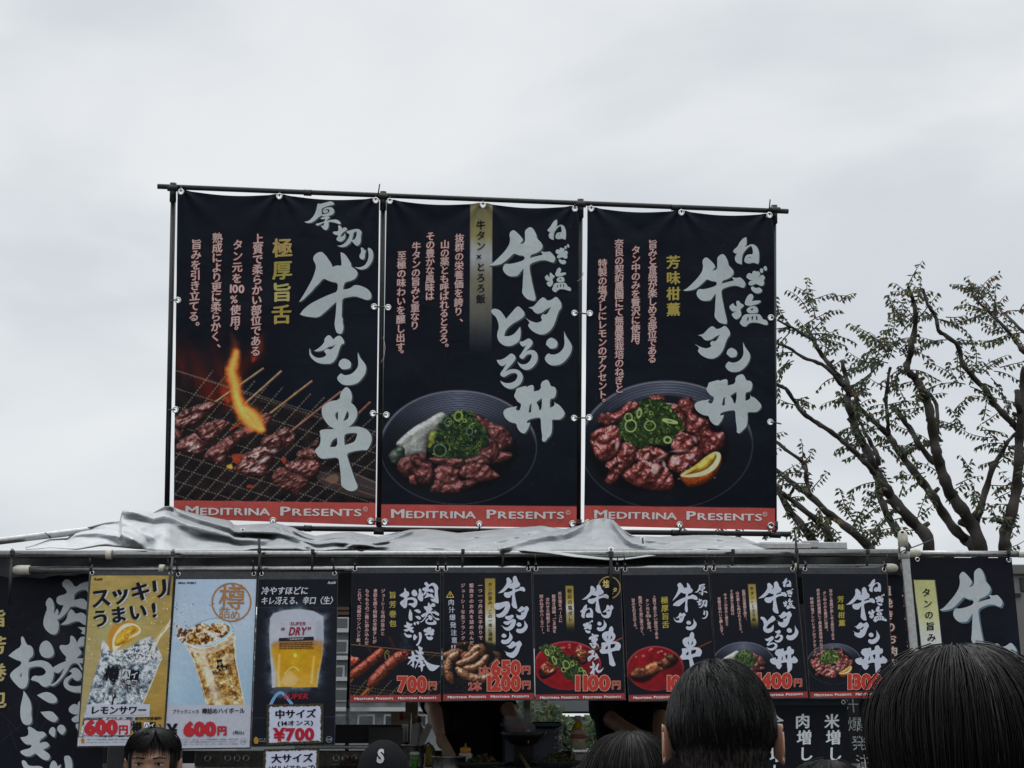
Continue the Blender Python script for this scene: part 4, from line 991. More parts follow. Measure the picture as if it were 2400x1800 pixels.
def nat(ox, oy, s, name):
    x0, y0, x1, y1 = GB[name]; return (ox + x0 / s, oy + y0 / s, ox + x1 / s, oy + y1 / s)

def art1(A):
    use(A, 360, 800, 1 / 3.607); pic_skewers(A); use(A, 0, 0, 1); add_band(A, 1172.5, 1178.5, 411, 878)
def title1(k):
    for n in ('厚', '切', 'り'): k.glyph(n, nat(700, 460, 8.295, n), WHITE, GREY, (3, 2.5))
    k.glyph('牛1', nat(690, 580, 8.295, '牛1'), WHITE, GREY, (3.2, 2.6))
    for n in ('タ1', 'ン1'): k.glyph(n, nat(700, 770, 8.295, n), WHITE, GREY, (3.4, 2.8))
    k.glyph('串', nat(720, 890, 5.925, '串'), WHITE, GREY, (3.4, 2.8))
    meditrina(k, 433, 635, 655, 849, 1206, 1209.5, 29, (858.5, 1193))
def caps1(k):
    K = CAPK
    k.col('上質で柔らかい部位である', (605, 560), (599, 823.5), 25.5, PINKW, **K)
    k.col('タン元を', (557.5, 574), (555, 652.5), 25, PINKW, **K)
    k.row('100', (534, 685.5), (573.5, 686.5), 26, PINKW, off=.03, layer=1, glow=GLOW)
    k.col('%使用', (552.5, 701), (552, 753), 25, PINKW, **K); k.ch('。', 562, 762, 25, PINKW, **K)
    k.col('熟成により更に柔らかく、', (509.5, 558), (505, 812), 25, PINKW, **K)
    k.col('旨みを引き立てる', (460.5, 573), (454.5, 742), 25, PINKW, **K); k.ch('。', 471, 752, 25, PINKW, **K)
    q = [(.58, .50, .30), (.54, .50, .26), (.58, .55, .34), (.57, .50, .27)]
    for i, c in enumerate('極厚旨舌'): k.ch(c, 662.4 - i * .8, 582 + i * 52.0, 47, q[i], 1, .034, rise=.04, sx=1.02)
banner('leftmost tall black banner showing flaming beef skewers on a grill', [(416, 443), (889, 463), (880, 1231), (407, 1215)],
       [(424.5, 450), (654.8, 460.7), (880.8, 470.2), (417.5, 703.7), (877, 719), (411.8, 960.2), (874.3, 969.1), (640, 1220), (868.7, 1221.4)], art1, title1, caps1, 11)

def art2(A):
    t = np.clip((A.Y - 475) / 345, 0, 1); w = np.clip(.9 - 0 * t, 0, 1)
    xs = [0, .23, .30, .37, .52, .75, 1]; cs = np.array([(.38, .36, .27), (.46, .43, .28), (.54, .54, .51), (.57, .58, .59), (.43, .41, .34), (.33, .32, .30), (.07, .09, .12)])
    C = np.stack([np.interp(t, xs, cs[:, i]) for i in range(3)], -1) * (.94 + .12 * fbm(A.X, A.Y * .15, 6, 31)[..., None])
    lx = 1102.3 + (A.Y - 475) * -.0058
    k = sstep(-.8, .8, A.X - lx) * sstep(-.8, .8, lx + 52 - A.X) * (A.Y < 823)
    A.mix((slice(None), slice(None)), k, C)
    use(A, 880, 820, 1 / 3.606); pic_tororo(A); use(A, 0, 0, 1); add_band(A, 1182, 1186.5, 894, 1352)
def title2(k):
    k.glyph('牛', nat(1140, 500, 7.54, '牛'), WHITE, GREY, (3.6, 3.4))
    for n in ('ね', 'ぎ', '塩'): k.glyph(n, nat(1260, 500, 8.3, n), WHITE, GREY, (1.6, 1.5))
    for n in ('タ', 'と', 'ろ', 'ろ2', 'ン'): k.glyph(n, nat(1140, 690, 7.543, n), WHITE, GREY, (3.4, 3.2))
    k.glyph('丼', nat(1150, 790, 6.635, '丼'), WHITE, GREY, (3.4, 3.0))
    meditrina(k, 914.5, 1117, 1138.5, 1323.5, 1213.5, 1216, 29, (1333, 1201))
    k.col('牛タン×とろろ飯', (1126.7, 528), (1126.7, 701), 22.5, (.09, .09, .11), off=.03, rise=.08)
def caps2(k):
    K = CAPK
    k.col('抜群の栄養価を誇り、', (1077, 559), (1074, 752), 22, PINKW, **K)
    k.col('山の薬とも呼ばれるとろろ', (1042.7, 573.5), (1040, 795), 22, PINKW, **K); k.ch('。', 1054, 803, 22, PINKW, **K)
    k.col('その豊かな風味は', (1008.8, 554.4), (1007, 694.5), 22, PINKW, **K)
    k.col('牛タンの旨みと重なり', (976, 578), (972, 763), 22, PINKW, **K)
    k.col('至極の味わいを醸し出す', (941.7, 599), (938.3, 813.5), 22, PINKW, **K); k.ch('。', 949, 818, 22, PINKW, **K)
banner('middle tall black banner showing beef and grated yam on a grey plate', [(906, 466), (1357, 482), (1351, 1237), (893, 1232)],
       [(913.7, 472), (1131.9, 481), (1347.2, 490.4), (909.8, 720.7), (1346.4, 734), (905.8, 972.5), (1345.3, 980.3), (902.2, 1223.5), (1123.5, 1228.2), (1341.2, 1227.7)], art2, title2, caps2, 23)

def art3(A):
    use(A, 1360, 860, 1 / 3.77); pic_gyudon(A); use(A, 0, 0, 1); add_band(A, 1184.5, 1191, 1370, 1816)
B3BOX = dict(ね=(1716.5, 556, 1779, 620), ぎ=(1748.6, 623, 1797, 689), 塩=(1709, 688, 1800.5, 766), 牛=(1600.5, 595.4, 1747, 760), タ=(1628, 764, 1711, 841), ン=(1699, 802, 1758, 872.5), 丼=(1627, 876, 1784, 1016))
def title3(k):
    for n, b in B3BOX.items(): k.glyph(n, b, WHITE, GREY, (2.0, 2.0) if n in 'ねぎ塩' else (2.4, 2.4))
    meditrina(k, 1390.5, 1588, 1607, 1787.5, 1214.5, 1220.5, 28, (1795, 1205))
def caps3(k):
    K = CAPK
    k.col('旨みと食感が楽しめる部位である', (1530, 572.7), (1528.3, 841), 22, PINKW, **K)
    k.col('タン中のみを贅沢に使用', (1490.4, 586.6), (1489.6, 791.6), 22, PINKW, **K); k.ch('。', 1501, 797, 22, PINKW, **K)
    k.col('奈良の契約農園にて無農薬栽培のねぎと', (1451, 571), (1451.5, 911.7), 22, PINKW, **K)
    k.col('特製の塩ダレにレモンのアクセント', (1412, 618), (1411.7, 925), 22, PINKW, **K); k.ch('。', 1422, 932, 22, PINKW, **K)
    for i, c in enumerate('芳味柑薫'): k.ch(c, 1578, 615 + i * 37.0, 33, (.56, .51, .26), 1, .036, rise=.04)
banner('rightmost tall black banner showing glazed beef with an orange wedge', [(1377, 483), (1814, 499), (1817, 1243), (1369, 1232)],
       [(1385.3, 489.9), (1596.7, 498.7), (1803, 504.8), (1382.3, 734.7), (1806, 744.8), (1380.7, 978.8), (1804.8, 989.4), (1377.2, 1225.5), (1592.6, 1230), (1806.2, 1232)], art3, title3, caps3, 37)

# ------------------------------------------------------------------ the black pipe frame that carries them
fr = empty('pipe_rack', P(1100, 1246, 7.12), 'black pipe frame standing on the stall roof behind the three tall banners', 'rack')
def bp(px, py, back=.05): return BAN_PL.on(px, py, -back)
PXM = 7.0 / F_PX
m = MB(); m.tube([bp(367, 434, .03), bp(1850.5, 493, .03)], 6.3 * PXM, 14); m.build('top_rail', M_BLACKPIPE, fr, True)
m = MB(); m.tube([bp(370, 1235, .03), bp(1856, 1252.5, .03)], 6.3 * PXM, 14); m.build('bottom_rail', M_BLACKPIPE, fr, True)
for (x0, y0, x1, y1) in [(402.5, 440, 386, 1238), (897.5, 460, 887.5, 1246), (1362.5, 478, 1357.5, 1250), (1819, 492, 1820.5, 1254)]:
    m = MB(); m.tube([bp(x0, y0), bp(x1, y1)], 6.3 * PXM, 12); m.build('post', M_BLACKPIPE, fr, True)
    for (x, y, s) in ((x0, y0 - 2, 1), (x1, y1, -1)):
        m = MB(); a = (bp(x0, y0) - bp(x1, y1)).normalized()
        m.tube([bp(x, y, .04) + a * .03, bp(x, y, .04) - a * .075 * s], 8.0 * PXM, 14)
        m.tube([bp(x - 12, y - .5, .03), bp(x + 12, y + .5, .03)], 8.0 * PXM, 14)
        m.tube([bp(x, y + 14 * s, .012), bp(x, y + 14 * s, .006)], .005, 10)
        m.build('pipe_joint', M_BLACKPL, fr, True)
for x in (720, 1585):
    for (y, dd) in ((449 if x < 1000 else 484, 1), (1239 if x < 1000 else 1249.5, -1)):
        m = MB(); m.tube([bp(x - 9, y - .4, .03), bp(x + 9, y + .4, .03)], 7.8 * PXM, 14); m.build('pipe_sleeve', M_BLACKPL, fr, True)
# cable ties from the grommets to the pipes
for q in [[(417, 703.7), (398, 703)], [(411.8, 960.2), (392, 960)], [(877, 719), (910, 720.7)], [(874, 969), (906, 972)], [(1346.4, 734), (1382, 734.7)], [(1345.3, 980.3), (1380.7, 978.8)], [(1806, 744.8), (1822, 745.5)], [(1804.8, 989.4), (1834, 993)],
          [(868.7, 1221.4), (902.2, 1223.5)], [(1341, 1227.7), (1377, 1225.5)], [(1806, 1232), (1824, 1233)], [(1592.6, 1230), (1594, 1252)], [(1123.5, 1228), (1124, 1248)], [(640, 1220), (641, 1240)],
          [(424.5, 450), (424, 434)], [(654.8, 460.7), (656, 446)], [(880.8, 470.2), (881, 455)], [(913.7, 472), (914, 456)], [(1131.9, 481), (1132, 465)], [(1347.2, 490.4), (1348, 474)], [(1385.3, 489.9), (1386, 475)], [(1596.7, 498.7), (1597, 484)], [(1803, 504.8), (1803, 492)]]:
    tie_to(fr, [BAN_PL.on(*q[0], .006), BAN_PL.on((q[0][0] + q[1][0]) / 2, (q[0][1] + q[1][1]) / 2, .004), BAN_PL.on(*q[1], -.03)], .0042)
for (x, y, dx, dy) in [(886, 458, 4, -26), (1803, 490, 1, -22)]:
    tie_to(fr, [BAN_PL.on(x, y, 0), BAN_PL.on(x + dx, y + dy, .01)], .0035)
for q in [[(894, 850), (900, 838), (903, 815), (899, 790)], [(1352, 660), (1362, 655), (1366, 640)]]:
    m = MB(); m.tube([BAN_PL.on(*p, .02) for p in q], .0025, 5); m.build('loose_thread', mat('thread', (.35, .34, .32), .8), fr, True)

# ------------------------------------------------------------------ nine posters on the hanging rail
PW = (0.655, 0.67, 0.715); PG = 1.7
PGLOW = (.27, .07, .08); PCAP = dict(off=.02, rise=.06, glow=PGLOW, goff=.085)
PINK2 = (.68, .57, .56)
POST_Y = 5.9
def poster(label, outer, inner, art, draw, dy=0.0, seed=1, step=1.25, ties=True, sleeve=True, group='menu posters hanging in a row from the steel rail'):
    tl, tr, br, bl = outer
    yt = POST_Y + dy
    pl = Plane(P(bl[0], bl[1], yt), P(br[0], br[1], yt + .003), P(tl[0], tl[1], yt))
    root = empty('poster', pl.on((tl[0] + tr[0]) / 2, tl[1] + 2), label, 'poster', group)
    # sleeve: thin clear pocket with a dark rim
    m = MB(); q = [pl.on(*p, -.004) for p in outer]; q2 = [pl.on(*p, -.0005) for p in outer]
    m.add(q + q2, [(0, 1, 2, 3), (4, 7, 6, 5), (0, 4, 5, 1), (1, 5, 6, 2), (2, 6, 7, 3), (3, 7, 4, 0)])
    m.build('sleeve', M_CLEARSTRIP, root)
    tl2, tr2, br2, bl2 = inner
    A = Art(tl2, tr2, br2, bl2, step, INK)
    n = fbm(A.X, A.Y, 60, seed)[..., None]; A.img[:] = np.array((.052, .064, .098)) * (.85 + .3 * n)
    A.T = lambda p: p; A.ts = 1
    if art: art(A)
    k = Ink(pl, .0010); draw(k)
    A.finish(pl, 'sheet', M_POS, root, PG, lambda X, Y: np.full(np.shape(X), .0012), inks=[k])
    for (x, y) in ((tl[0] + 7.5, tl[1] + 4.5), (tr[0] - 8, tr[1] + 4.5)):
        eyelet(root, pl, x, y, 5.2, 'eyelet')
        if ties:
            s = random.uniform(-2, 2)
            mm = MB(); mm.tube([pl.on(x, y + 1, .004), pl.on(x + s * .4, y - 8, .018), pl.on(x + s, y - 16, .012), pl.on(x + s, y - 20, -.01)], .0045, 6, flat=.6)
            mm.box(pl.on(x + s * .5, y - 10, .021), (.011, .008, .012))
            if random.random() < .7: mm.tube([pl.on(x + s, y - 14, .02), pl.on(x + s * 2.2 + 1, y - 24, .03), pl.on(x + s * 3 + 1, y - 30 - 6 * random.random(), .03)], .003, 5, flat=.5)
            mm.build('cable_tie', M_BLACKPL, root, True)
    return root, pl

def pw(ink, *names):
    for n, b in names: ink.glyph(n, b, PW, None, layer=2, grid=0)
def price(k, s, x0, x1, y, size, yx, yy, ys, y1=None):
    c, e = (.60, .19, .16), (.80, .56, .50)
    k.row(s, (x0, y), (x1, y if y1 is None else y1), size, c, off=.052, layer=4, glow=e, goff=.080)
    k.ch('円', yx, yy, ys, c, 4, .02, glow=e, goff=.055)
def pmed(k, segs, size=8.2):
    for (x0, x1, y0, y1) in segs:
        xm = x0 + (x1 - x0) * .51; xn = x0 + (x1 - x0) * .55
        f = lambda x: y0 + (y1 - y0) * (x - x0) / (x1 - x0)
        k.row('Meditrina', (x0, f(x0)), (xm, f(xm)), size, (.80, .78, .80), smallcaps=.8, layer=3, off=.035)
        k.row('Presents', (xn, f(xn)), (x1, f(x1)), size, (.80, .78, .80), smallcaps=.8, layer=3, off=.035)
def gstrip(A, q, y0, y1, fade=True, cs=None):
    p = [q[0], q[1], q[2], q[3]]; sl = A.box(p, 3); d = A.sdf(p, sl); t = np.clip((A.Y[sl] - y0) / (y1 - y0), 0, 1)
    xs = [0, .3, .48, .62, .85, 1]; cs = np.array(cs or [(.50, .43, .20), (.60, .52, .28), (.72, .71, .70), (.56, .52, .40), (.50, .44, .20), (.40, .36, .20)])
    C = np.stack([np.interp(t, xs, cs[:, i]) for i in range(3)], -1)
    A.mix(sl, sstep(-.7, .7, d) * ((1 - sstep(.72, 1, t)) if fade else 1), C)
BANDC = (.50, .18, .18)
def pa4(A): use(A, 820, 1480, 1 / 9.76); pic_rolls(A); use(A, 0, 0, 1); add_band(A, 1630, 1628, 820, 1034, BANDC)
def pd4(k):
    pw(k, *[(n, nat(925, 1355, 13.827, n)) for n in ('肉', '巻', 'お', 'に')], *[(n, nat(935, 1465, 13.827, n)) for n in ('き', 'り2', '棒')], ('ぎ2', (946, 1456.2, 983, 1495.2)))
    k.col('旨芳巻包', (920.4, 1394.8), (920.8, 1461.7), 17, (.56, .51, .26), off=.035, rise=.05)
    k.col('ジューシーな肉の旨みと', (898, 1385), (897, 1485), 9.8, PINK2, **PCAP); k.col('食欲を誘う特製の芳醇タレが', (880, 1385), (878, 1504), 9.8, PINK2, **PCAP)
    k.col('もちもちのご飯に染み込んだ', (861, 1385), (859.5, 1507), 9.8, PINK2, **PCAP); k.col('これぞ、究極のワンハンド飯。', (843, 1385), (840, 1510), 9.8, PINK2, **PCAP)
    price(k, '700', 931.5, 1001, 1619.5, 47, 1013.5, 1607, 22)
    pmed(k, [(830.5, 922, 1640.5, 1639.5), (932.7, 1023, 1639.3, 1638)])
def pa5(A):
    gstrip(A, [(1136.7, 1355.8), (1160.5, 1355.8), (1161.5, 1527), (1138, 1527)], 1355, 1560)
    use(A, 1030, 1480, 1 / 9.617); pic_franks(A); use(A, 0, 0, 1); add_band(A, 1627, 1624.5, 1038, 1253, BANDC)
def pd5(k):
    pw(k, ('牛', (1166.9, 1349.6, 1231, 1426.9)), ('タ', (1207, 1420.6, 1239.5, 1452.9)), ('フ', nat(1150, 1340, 15.08, 'フ')), ('ラ', nat(1150, 1440, 15.08, 'ラ')), ('ク', nat(1150, 1440, 15.08, 'ク')), ('ン', (1209, 1452.9, 1236.9, 1484.4)))
    k.glyph('ン', (1173.9, 1479, 1201.4, 1510), PW, None, layer=2, grid=0)
    k.col('タンの旨み、この一本に凝縮。', (1148.5, 1370), (1149.4, 1508), 10.5, (.10, .09, .06), off=.02, rise=.06)
    k.col('一つ一つ丹念に手作りで', (1125.5, 1372.5), (1126.6, 1495), 10.5, PINK2, **PCAP); k.col('粗挽きのお肉を詰め込んだ', (1105, 1372.5), (1105.5, 1507), 10.5, PINK2, **PCAP); k.col('ジューシーな生フランク。', (1085, 1372.5), (1085.4, 1508), 10.5, PINK2, **PCAP)
    k.col('肉汁爆発注意', (1057.5, 1412), (1065, 1500.7), 15, PW, off=.01); k.ch('!', 1065, 1517, 15, PW); k.ch('!', 1071.5, 1517, 15, PW)
    t = [(1046.5, 1400.5), (1055, 1386.5), (1063.5, 1400)]
    for i in range(3):
        a, b = t[i], t[(i + 1) % 3]; d = hypot(b[0] - a[0], b[1] - a[1]); nx, ny = -(b[1] - a[1]) / d * .8, (b[0] - a[0]) / d * .8
        k.poly([(a[0] - nx, a[1] - ny), (b[0] - nx, b[1] - ny), (b[0] + nx, b[1] + ny), (a[0] + nx, a[1] + ny)], (.72, .62, .28), 1)
    k.ch('!', 1059, 1395, 11, (.72, .62, .28))
    k.row('1本', (1119, 1581), (1148, 1581), 24, (.60, .19, .16), off=.015, layer=3, glow=(.80, .56, .50), goff=.05); k.row('2本', (1097.7, 1617), (1129, 1617), 24, (.60, .19, .16), off=.015, layer=3, glow=(.80, .56, .50), goff=.05)
    price(k, '650', 1151, 1221.4, 1581.5, 46, 1233, 1570.5, 21.5); price(k, '1200', 1135.6, 1221.4, 1617, 46, 1233.6, 1605.5, 21.5)
    pmed(k, [(1049, 1139.5, 1637, 1635.5), (1149.7, 1240, 1635.5, 1634.5)])
def pa6(A):
    gstrip(A, [(1325.5, 1373), (1343.5, 1373), (1346.5, 1482), (1328, 1482)], 1373, 1482)
    use(A, 1245, 1480, 1 / 9.76); pic_negima(A); use(A, 0, 0, 1); A.ell((1427.7, 1377.2), 25.5, 25.5, (.62, .52, .28), .7, 1, 0, ring=2.4); add_band(A, 1628, 1624.5, 1255, 1467, BANDC)
def pd6(k):
    pw(k, ('牛', (1363.7, 1370, 1426.7, 1437.6)), ('タ1', (1407.9, 1417.3, 1437.9, 1449)), ('ン1', (1398.4, 1451.7, 1421.8, 1479.5)), ('串', (1405, 1467.3, 1455, 1562)), ('ね', (1359.4, 1416.6, 1390, 1449)), ('ぎ', (1366, 1452.8, 1389.5, 1485)), *[(n, nat(1350, 1465, 13.27, n)) for n in 'まみれ'])
    g = (.74, .66, .40); k.ch('塩', 1422, 1369, 20, g, 1, .03); k.ch('タ', 1441, 1383, 12, g, 1, .03); k.ch('レ', 1431, 1392, 13, g, 1, .03)
    k.col('秘伝の塩ダレ', (1334.8, 1385), (1337, 1451), 11.5, (.10, .09, .06), off=.02, rise=.05)
    k.col('天日塩をベースに', (1312, 1391.5), (1314, 1455), 9, PINK2, **PCAP); k.col('粗挽き胡椒、ごま油を', (1297.6, 1398), (1299.6, 1479.6), 9, PINK2, **PCAP); k.col('合わせた特製ダレと', (1283.5, 1404.9), (1285, 1476), 9, PINK2, **PCAP); k.col('刻みねぎのハーモニー。', (1268.4, 1398), (1271, 1484), 9, PINK2, **PCAP)
    price(k, '1100', 1341.5, 1430.7, 1616.5, 46, 1444, 1605.6, 22)
    pmed(k, [(1265.7, 1356, 1638, 1637), (1366, 1455.7, 1637, 1635.5)])
def pa7(A): use(A, 1230, 1290, 1 / 4.484); pic_kushi(A); use(A, 0, 0, 1); add_band(A, 1629, 1625, 1472, 1680, BANDC)
def pd7(k):
    pw(k, ('厚', (1628, 1368, 1658, 1396)), ('切', (1632.5, 1402.6, 1658, 1425)), ('り', (1643.7, 1430.5, 1659.3, 1450.6)), ('牛1', (1575.7, 1365.8, 1634.8, 1435)), ('タ1', (1579, 1436, 1607, 1459.5)), ('ン1', (1607, 1449.5, 1632.5, 1477.3)), ('串', (1593.5, 1480.7, 1644.8, 1576)))
    k.col('極厚旨舌', (1557.4, 1407), (1560, 1464), 17.5, (.56, .51, .20), off=.035, rise=.05)
    k.col('上質で柔らかい部位である', (1533, 1400), (1539, 1494), 8.8, PINK2, **PCAP); k.col('タン元を', (1516.6, 1408), (1518.5, 1436), 8.8, PINK2, **PCAP); k.row('100', (1512, 1447), (1525.5, 1447), 9, PINK2, glow=PGLOW); k.col('%使用。', (1520, 1453), (1522, 1479), 8.8, PINK2, **PCAP)
    k.col('熟成により更に柔らかく、', (1500, 1401.5), (1505.4, 1488), 8.8, PINK2, **PCAP); k.col('旨みを引き立てる。', (1484, 1407), (1489, 1473), 8.8, PINK2, **PCAP)
    price(k, '1000', 1557, 1642, 1617, 46, 1655, 1606, 22)
    pmed(k, [(1484, 1571, 1638.5, 1636), (1581, 1668, 1636, 1633)])
def pa8(A):
    use(A, 1664.5, 1466.2, .1115); pic_tororo(A, 1.12); use(A, 0, 0, 1); gstrip(A, [(1752.6, 1369), (1770.5, 1369), (1778.5, 1478), (1761.5, 1478)], 1369, 1478); add_band(A, 1625, 1620.5, 1679, 1894, BANDC)
def pd8(k):
    pw(k, ('ね', (1833, 1355, 1854, 1376.5)), ('ぎ', (1843, 1379.2, 1858.6, 1399.8)), ('塩', (1834.7, 1402.6, 1864, 1428.3)), ('牛', (1776.7, 1362.5, 1844, 1438.3)), ('タ', (1819.5, 1432.8, 1855.2, 1470.7)), ('と', (1781.6, 1442.8, 1817.3, 1484)), ('ン', (1841.8, 1465, 1870.8, 1500.8)), ('ろ', (1814, 1476.3, 1835, 1506.4)), ('ろ2', (1792.3, 1490.8, 1821.8, 1525.3)), ('丼', (1803.9, 1514.2, 1869.7, 1576.6)))
    k.col('牛タン×とろろ飯', (1762, 1380), (1767, 1452), 9, (.10, .09, .06), off=.02, rise=.05)
    for s, a, b in [('抜群の栄養価を誇り、', (1742.6, 1386), (1747, 1452)), ('山の薬とも呼ばれるとろろ。', (1728, 1390), (1736, 1482)), ('その豊かな風味は', (1714, 1386), (1717, 1438)), ('牛タンの旨みと重なり', (1699.5, 1394.8), (1703.5, 1464)), ('至極の味わいを醸し出す。', (1685, 1403.8), (1692, 1487))]: k.col(s, a, b, 8, PINK2, **PCAP)
    price(k, '1400', 1768, 1856.3, 1611.5, 46, 1869.7, 1600, 21, 1611)
    pmed(k, [(1691, 1780, 1635, 1632.5), (1792, 1881.5, 1632.3, 1629)])
def pa9(A):
    use(A, 1891.9, 1497.8, .0841); pic_gyudon(A, 1.08); use(A, 0, 0, 1); add_band(A, 1622, 1619.5, 1898, 2096, BANDC)
def pd9(k):
    pw(k, ('ね', (2034, 1357, 2064.5, 1388)), ('ぎ', (2050.4, 1391.5, 2072.7, 1420.5)), ('塩', (2034, 1420.5, 2078.3, 1458.4)), ('牛', (1982.4, 1375.9, 2050.4, 1455)), ('タ', (1998, 1458.4, 2036, 1495.2)), ('ン', (2033.7, 1476.3, 2061.5, 1509.7)), ('丼', (2003.6, 1512, 2079.4, 1578.9)))
    k.col('芳味柑薫', (1970, 1405), (1973, 1460.6), 16, (.56, .51, .20), off=.035, rise=.05)
    for s, a, b in [('旨みと食感が楽しめる部位である', (1946.7, 1384.8), (1952, 1496)), ('タン中のみを贅沢に使用。', (1932, 1390), (1936.6, 1478)), ('奈良の契約農園にて無農薬栽培のねぎと', (1917, 1383.7), (1925.5, 1527.6)), ('特製の塩ダレにレモンのアクセント。', (1902, 1403.8), (1911, 1537))]: k.col(s, a, b, 8.2, PINK2, **PCAP)
    price(k, '1300', 1980, 2067, 1613.5, 46, 2079.5, 1604, 21)
    pmed(k, [(1907.6, 1995.3, 1632, 1630), (2004.7, 2091.7, 1630, 1628)])
BL = (.055, .06, .085)
def hand(k, x, y, s):
    c = (.62, .45, .14)
    k.poly([(x - 4 * s, y + 7 * s), (x - 6 * s, y - 2 * s), (x - 5 * s, y - 7 * s), (x - 3.4 * s, y - 8 * s), (x - 2 * s, y - 10 * s), (x, y - 10.5 * s), (x + 2 * s, y - 10 * s), (x + 3.4 * s, y - 8 * s), (x + 5.5 * s, y - 6 * s), (x + 6 * s, y), (x + 4.5 * s, y + 7 * s)], c, 1)
    for d in (-3, 0, 3): k.poly([(x + (d - .4) * s, y - 8 * s), (x + (d + .4) * s, y - 8 * s), (x + (d + .4) * s, y - 1 * s), (x + (d - .4) * s, y - 1 * s)], (.34, .24, .08), 2)
    k.ch('お酒', x, y, 1, c) if False else None
    k.poly([(x - 3 * s, y + 2 * s), (x + 3 * s, y + 1.4 * s), (x + 3 * s, y + 2.6 * s), (x - 3 * s, y + 3.4 * s)], (.34, .24, .08), 2)
def ring(k, x, y, r, c, w=.6):
    n = 24; o = [(x + r * cos(2 * pi * i / n), y + r * sin(2 * pi * i / n)) for i in range(n)]; h = [(x + (r - w) * cos(2 * pi * i / n), y + (r - w) * sin(2 * pi * i / n)) for i in range(n)]
    k.poly(o, c, 1, [h]); k.row('お酒', (x - r * .72, y + r * .32), (x + r * .72, y + r * .32), r * .8, c, off=0)
def tarhai(k, cx, cy, s, rot, white=(.64, .65, .67)):
    """the barrel-drink emblem: one big character and five small ones in a chequer of boxes"""
    R2 = lambda x, y: (cx + (x * cos(rot) - y * sin(rot)) * s, cy + (x * sin(rot) + y * cos(rot)) * s)
    Q = lambda a, b, c, d: [R2(a, b), R2(c, b), R2(c, d), R2(a, d)]
    k.poly(Q(-.7, -10.4, 20.4, 9.4), BL, 2)
    k.poly(Q(0, -9.8, 10, 1), white, 3); k.poly(Q(0, 1.4, 6.4, 8.8), white, 3); k.poly(Q(13.4, 1.4, 19.8, 8.8), white, 3)
    for c, x, y, z, cl in (('ハ', 5, -4.4, 9.5, BL), ('イ', 15, -4.4, 9.5, white), ('倶', 3.2, 5.2, 6, BL), ('楽', 9.9, 5.2, 6.4, white), ('部', 16.6, 5.2, 6, BL)): k.ch(c, *R2(x, y), z * s, cl, 5, .03, -rot)
    k.ch('樽', *R2(-12, -1), 20 * s, BL, 4, .045, -rot, sx=.9)
    a, b = R2(-9, 13.5), R2(14, 13.5); k.row('Since1984', a, b, 4.6 * s, BL, off=.01, layer=3)
def fork(k, x, y, s):
    k.poly([(x - 2 * s, y + 11 * s), (x + .5 * s, y + 2 * s), (x - .5 * s, y - 6 * s), (x + 2 * s, y - 10 * s), (x + 5 * s, y - 10 * s), (x + 6.5 * s, y - 5 * s), (x + 5 * s, y - 1 * s), (x + 2.5 * s, y + 1 * s), (x + 1 * s, y + 11 * s)], BL, 3)
    k.poly([(x + 1 * s, y - 6 * s), (x + 2.6 * s, y - 9 * s), (x + 3 * s, y - 5 * s), (x + 1.8 * s, y - 2 * s)], (.7, .7, .7), 4); k.poly([(x - 3.6 * s, y + 10 * s), (x - 1.6 * s, y - 2 * s), (x - 1 * s, y + 2 * s)], (.75, .76, .72), 4)
def pd1(k):
    k.row('Asahi', (220, 1360.5), (240, 1360), 9, (.18, .13, .06), slant=.22, off=.05)
    for c, x, y, z in [('ス', 237, 1402, 49), ('ッ', 282, 1393, 50), ('キ', 329.5, 1386.5, 49), ('リ', 375, 1380, 50), ('う', 236, 1450, 44), ('ま', 278, 1441, 42), ('い', 323.5, 1434.5, 44), ('!', 378, 1427, 46)]:
        for d in (1.2, 2.4, 3.4): k.ch(c, x + d, y + d * .55, z, (.66, .67, .67), 1, .052, rise=.03, rot=.1)
        k.ch(c, x, y, z, BL, 3, .048, rise=.03, rot=.1)
    tarhai(k, 285, 1586, 1.95, .17)
    fork(k, 264, 1637, 1.35)
    k.poly([(203.5, 1651.3), (352.4, 1650.5), (350.8, 1680), (201.9, 1681.9)], (.63, .645, .69), 2)
    k.row('レモンサワー', (211, 1672.5), (344, 1672), 21, BL, off=.05, layer=4, slant=.12); k.poly([(206, 1678), (270, 1675.8), (346, 1674.6), (344, 1676), (270, 1678)], (.66, .54, .18), 3)
    rr = [(197.2, 1690), (200, 1687.3), (305, 1686.5), (307.8, 1689.5), (306.5, 1721), (303.5, 1724), (199, 1725), (196.5, 1722)]
    k.poly(rr, (.64, .24, .24), 2); k.poly([(252 + (x - 252) * .978, 1705.8 + (y - 1705.8) * .93) for x, y in rr], (.64, .635, .67), 3)
    k.row('600', (200, 1720), (277, 1719.5), 43, (.62, .14, .17), off=.065, layer=5, glow=(.30, .10, .12), goff=.078); k.ch('円', 289.7, 1710.5, 23, (.62, .14, .17), 5, .05, glow=(.30, .10, .12), goff=.065)
    k.row('愛されて年間1億杯!', (315.6, 1687.5), (378.3, 1686.5), 8, BL, off=.04, slant=.2, layer=2)
    tarhai(k, 337.5, 1706, 1.35, 0, (.78, .78, .80)); fork(k, 371, 1708, 1.0)
    k.poly([(183, 1729), (384, 1727), (382.5, 1746), (182, 1748.5)], (.62, .635, .67), 1)
    hand(k, 194.5, 1737.5, .78)
    k.row('〔注意〕ストップ!20歳未満飲酒・飲酒運転。妊娠中や授乳期の飲酒は、胎児・乳児の発育に悪影響を与える', (202, 1735), (362, 1734), 3.6, (.20, .21, .26), layer=2, off=.0); k.row('おそれがあります。ほどよく、楽しく、いいお酒。すべては、お客さまの「うまい!」のために。', (202, 1741.5), (346, 1740.5), 3.6, (.20, .21, .26), layer=2, off=.0)
    ring(k, 369, 1735.5, 4.8, (.30, .31, .36))
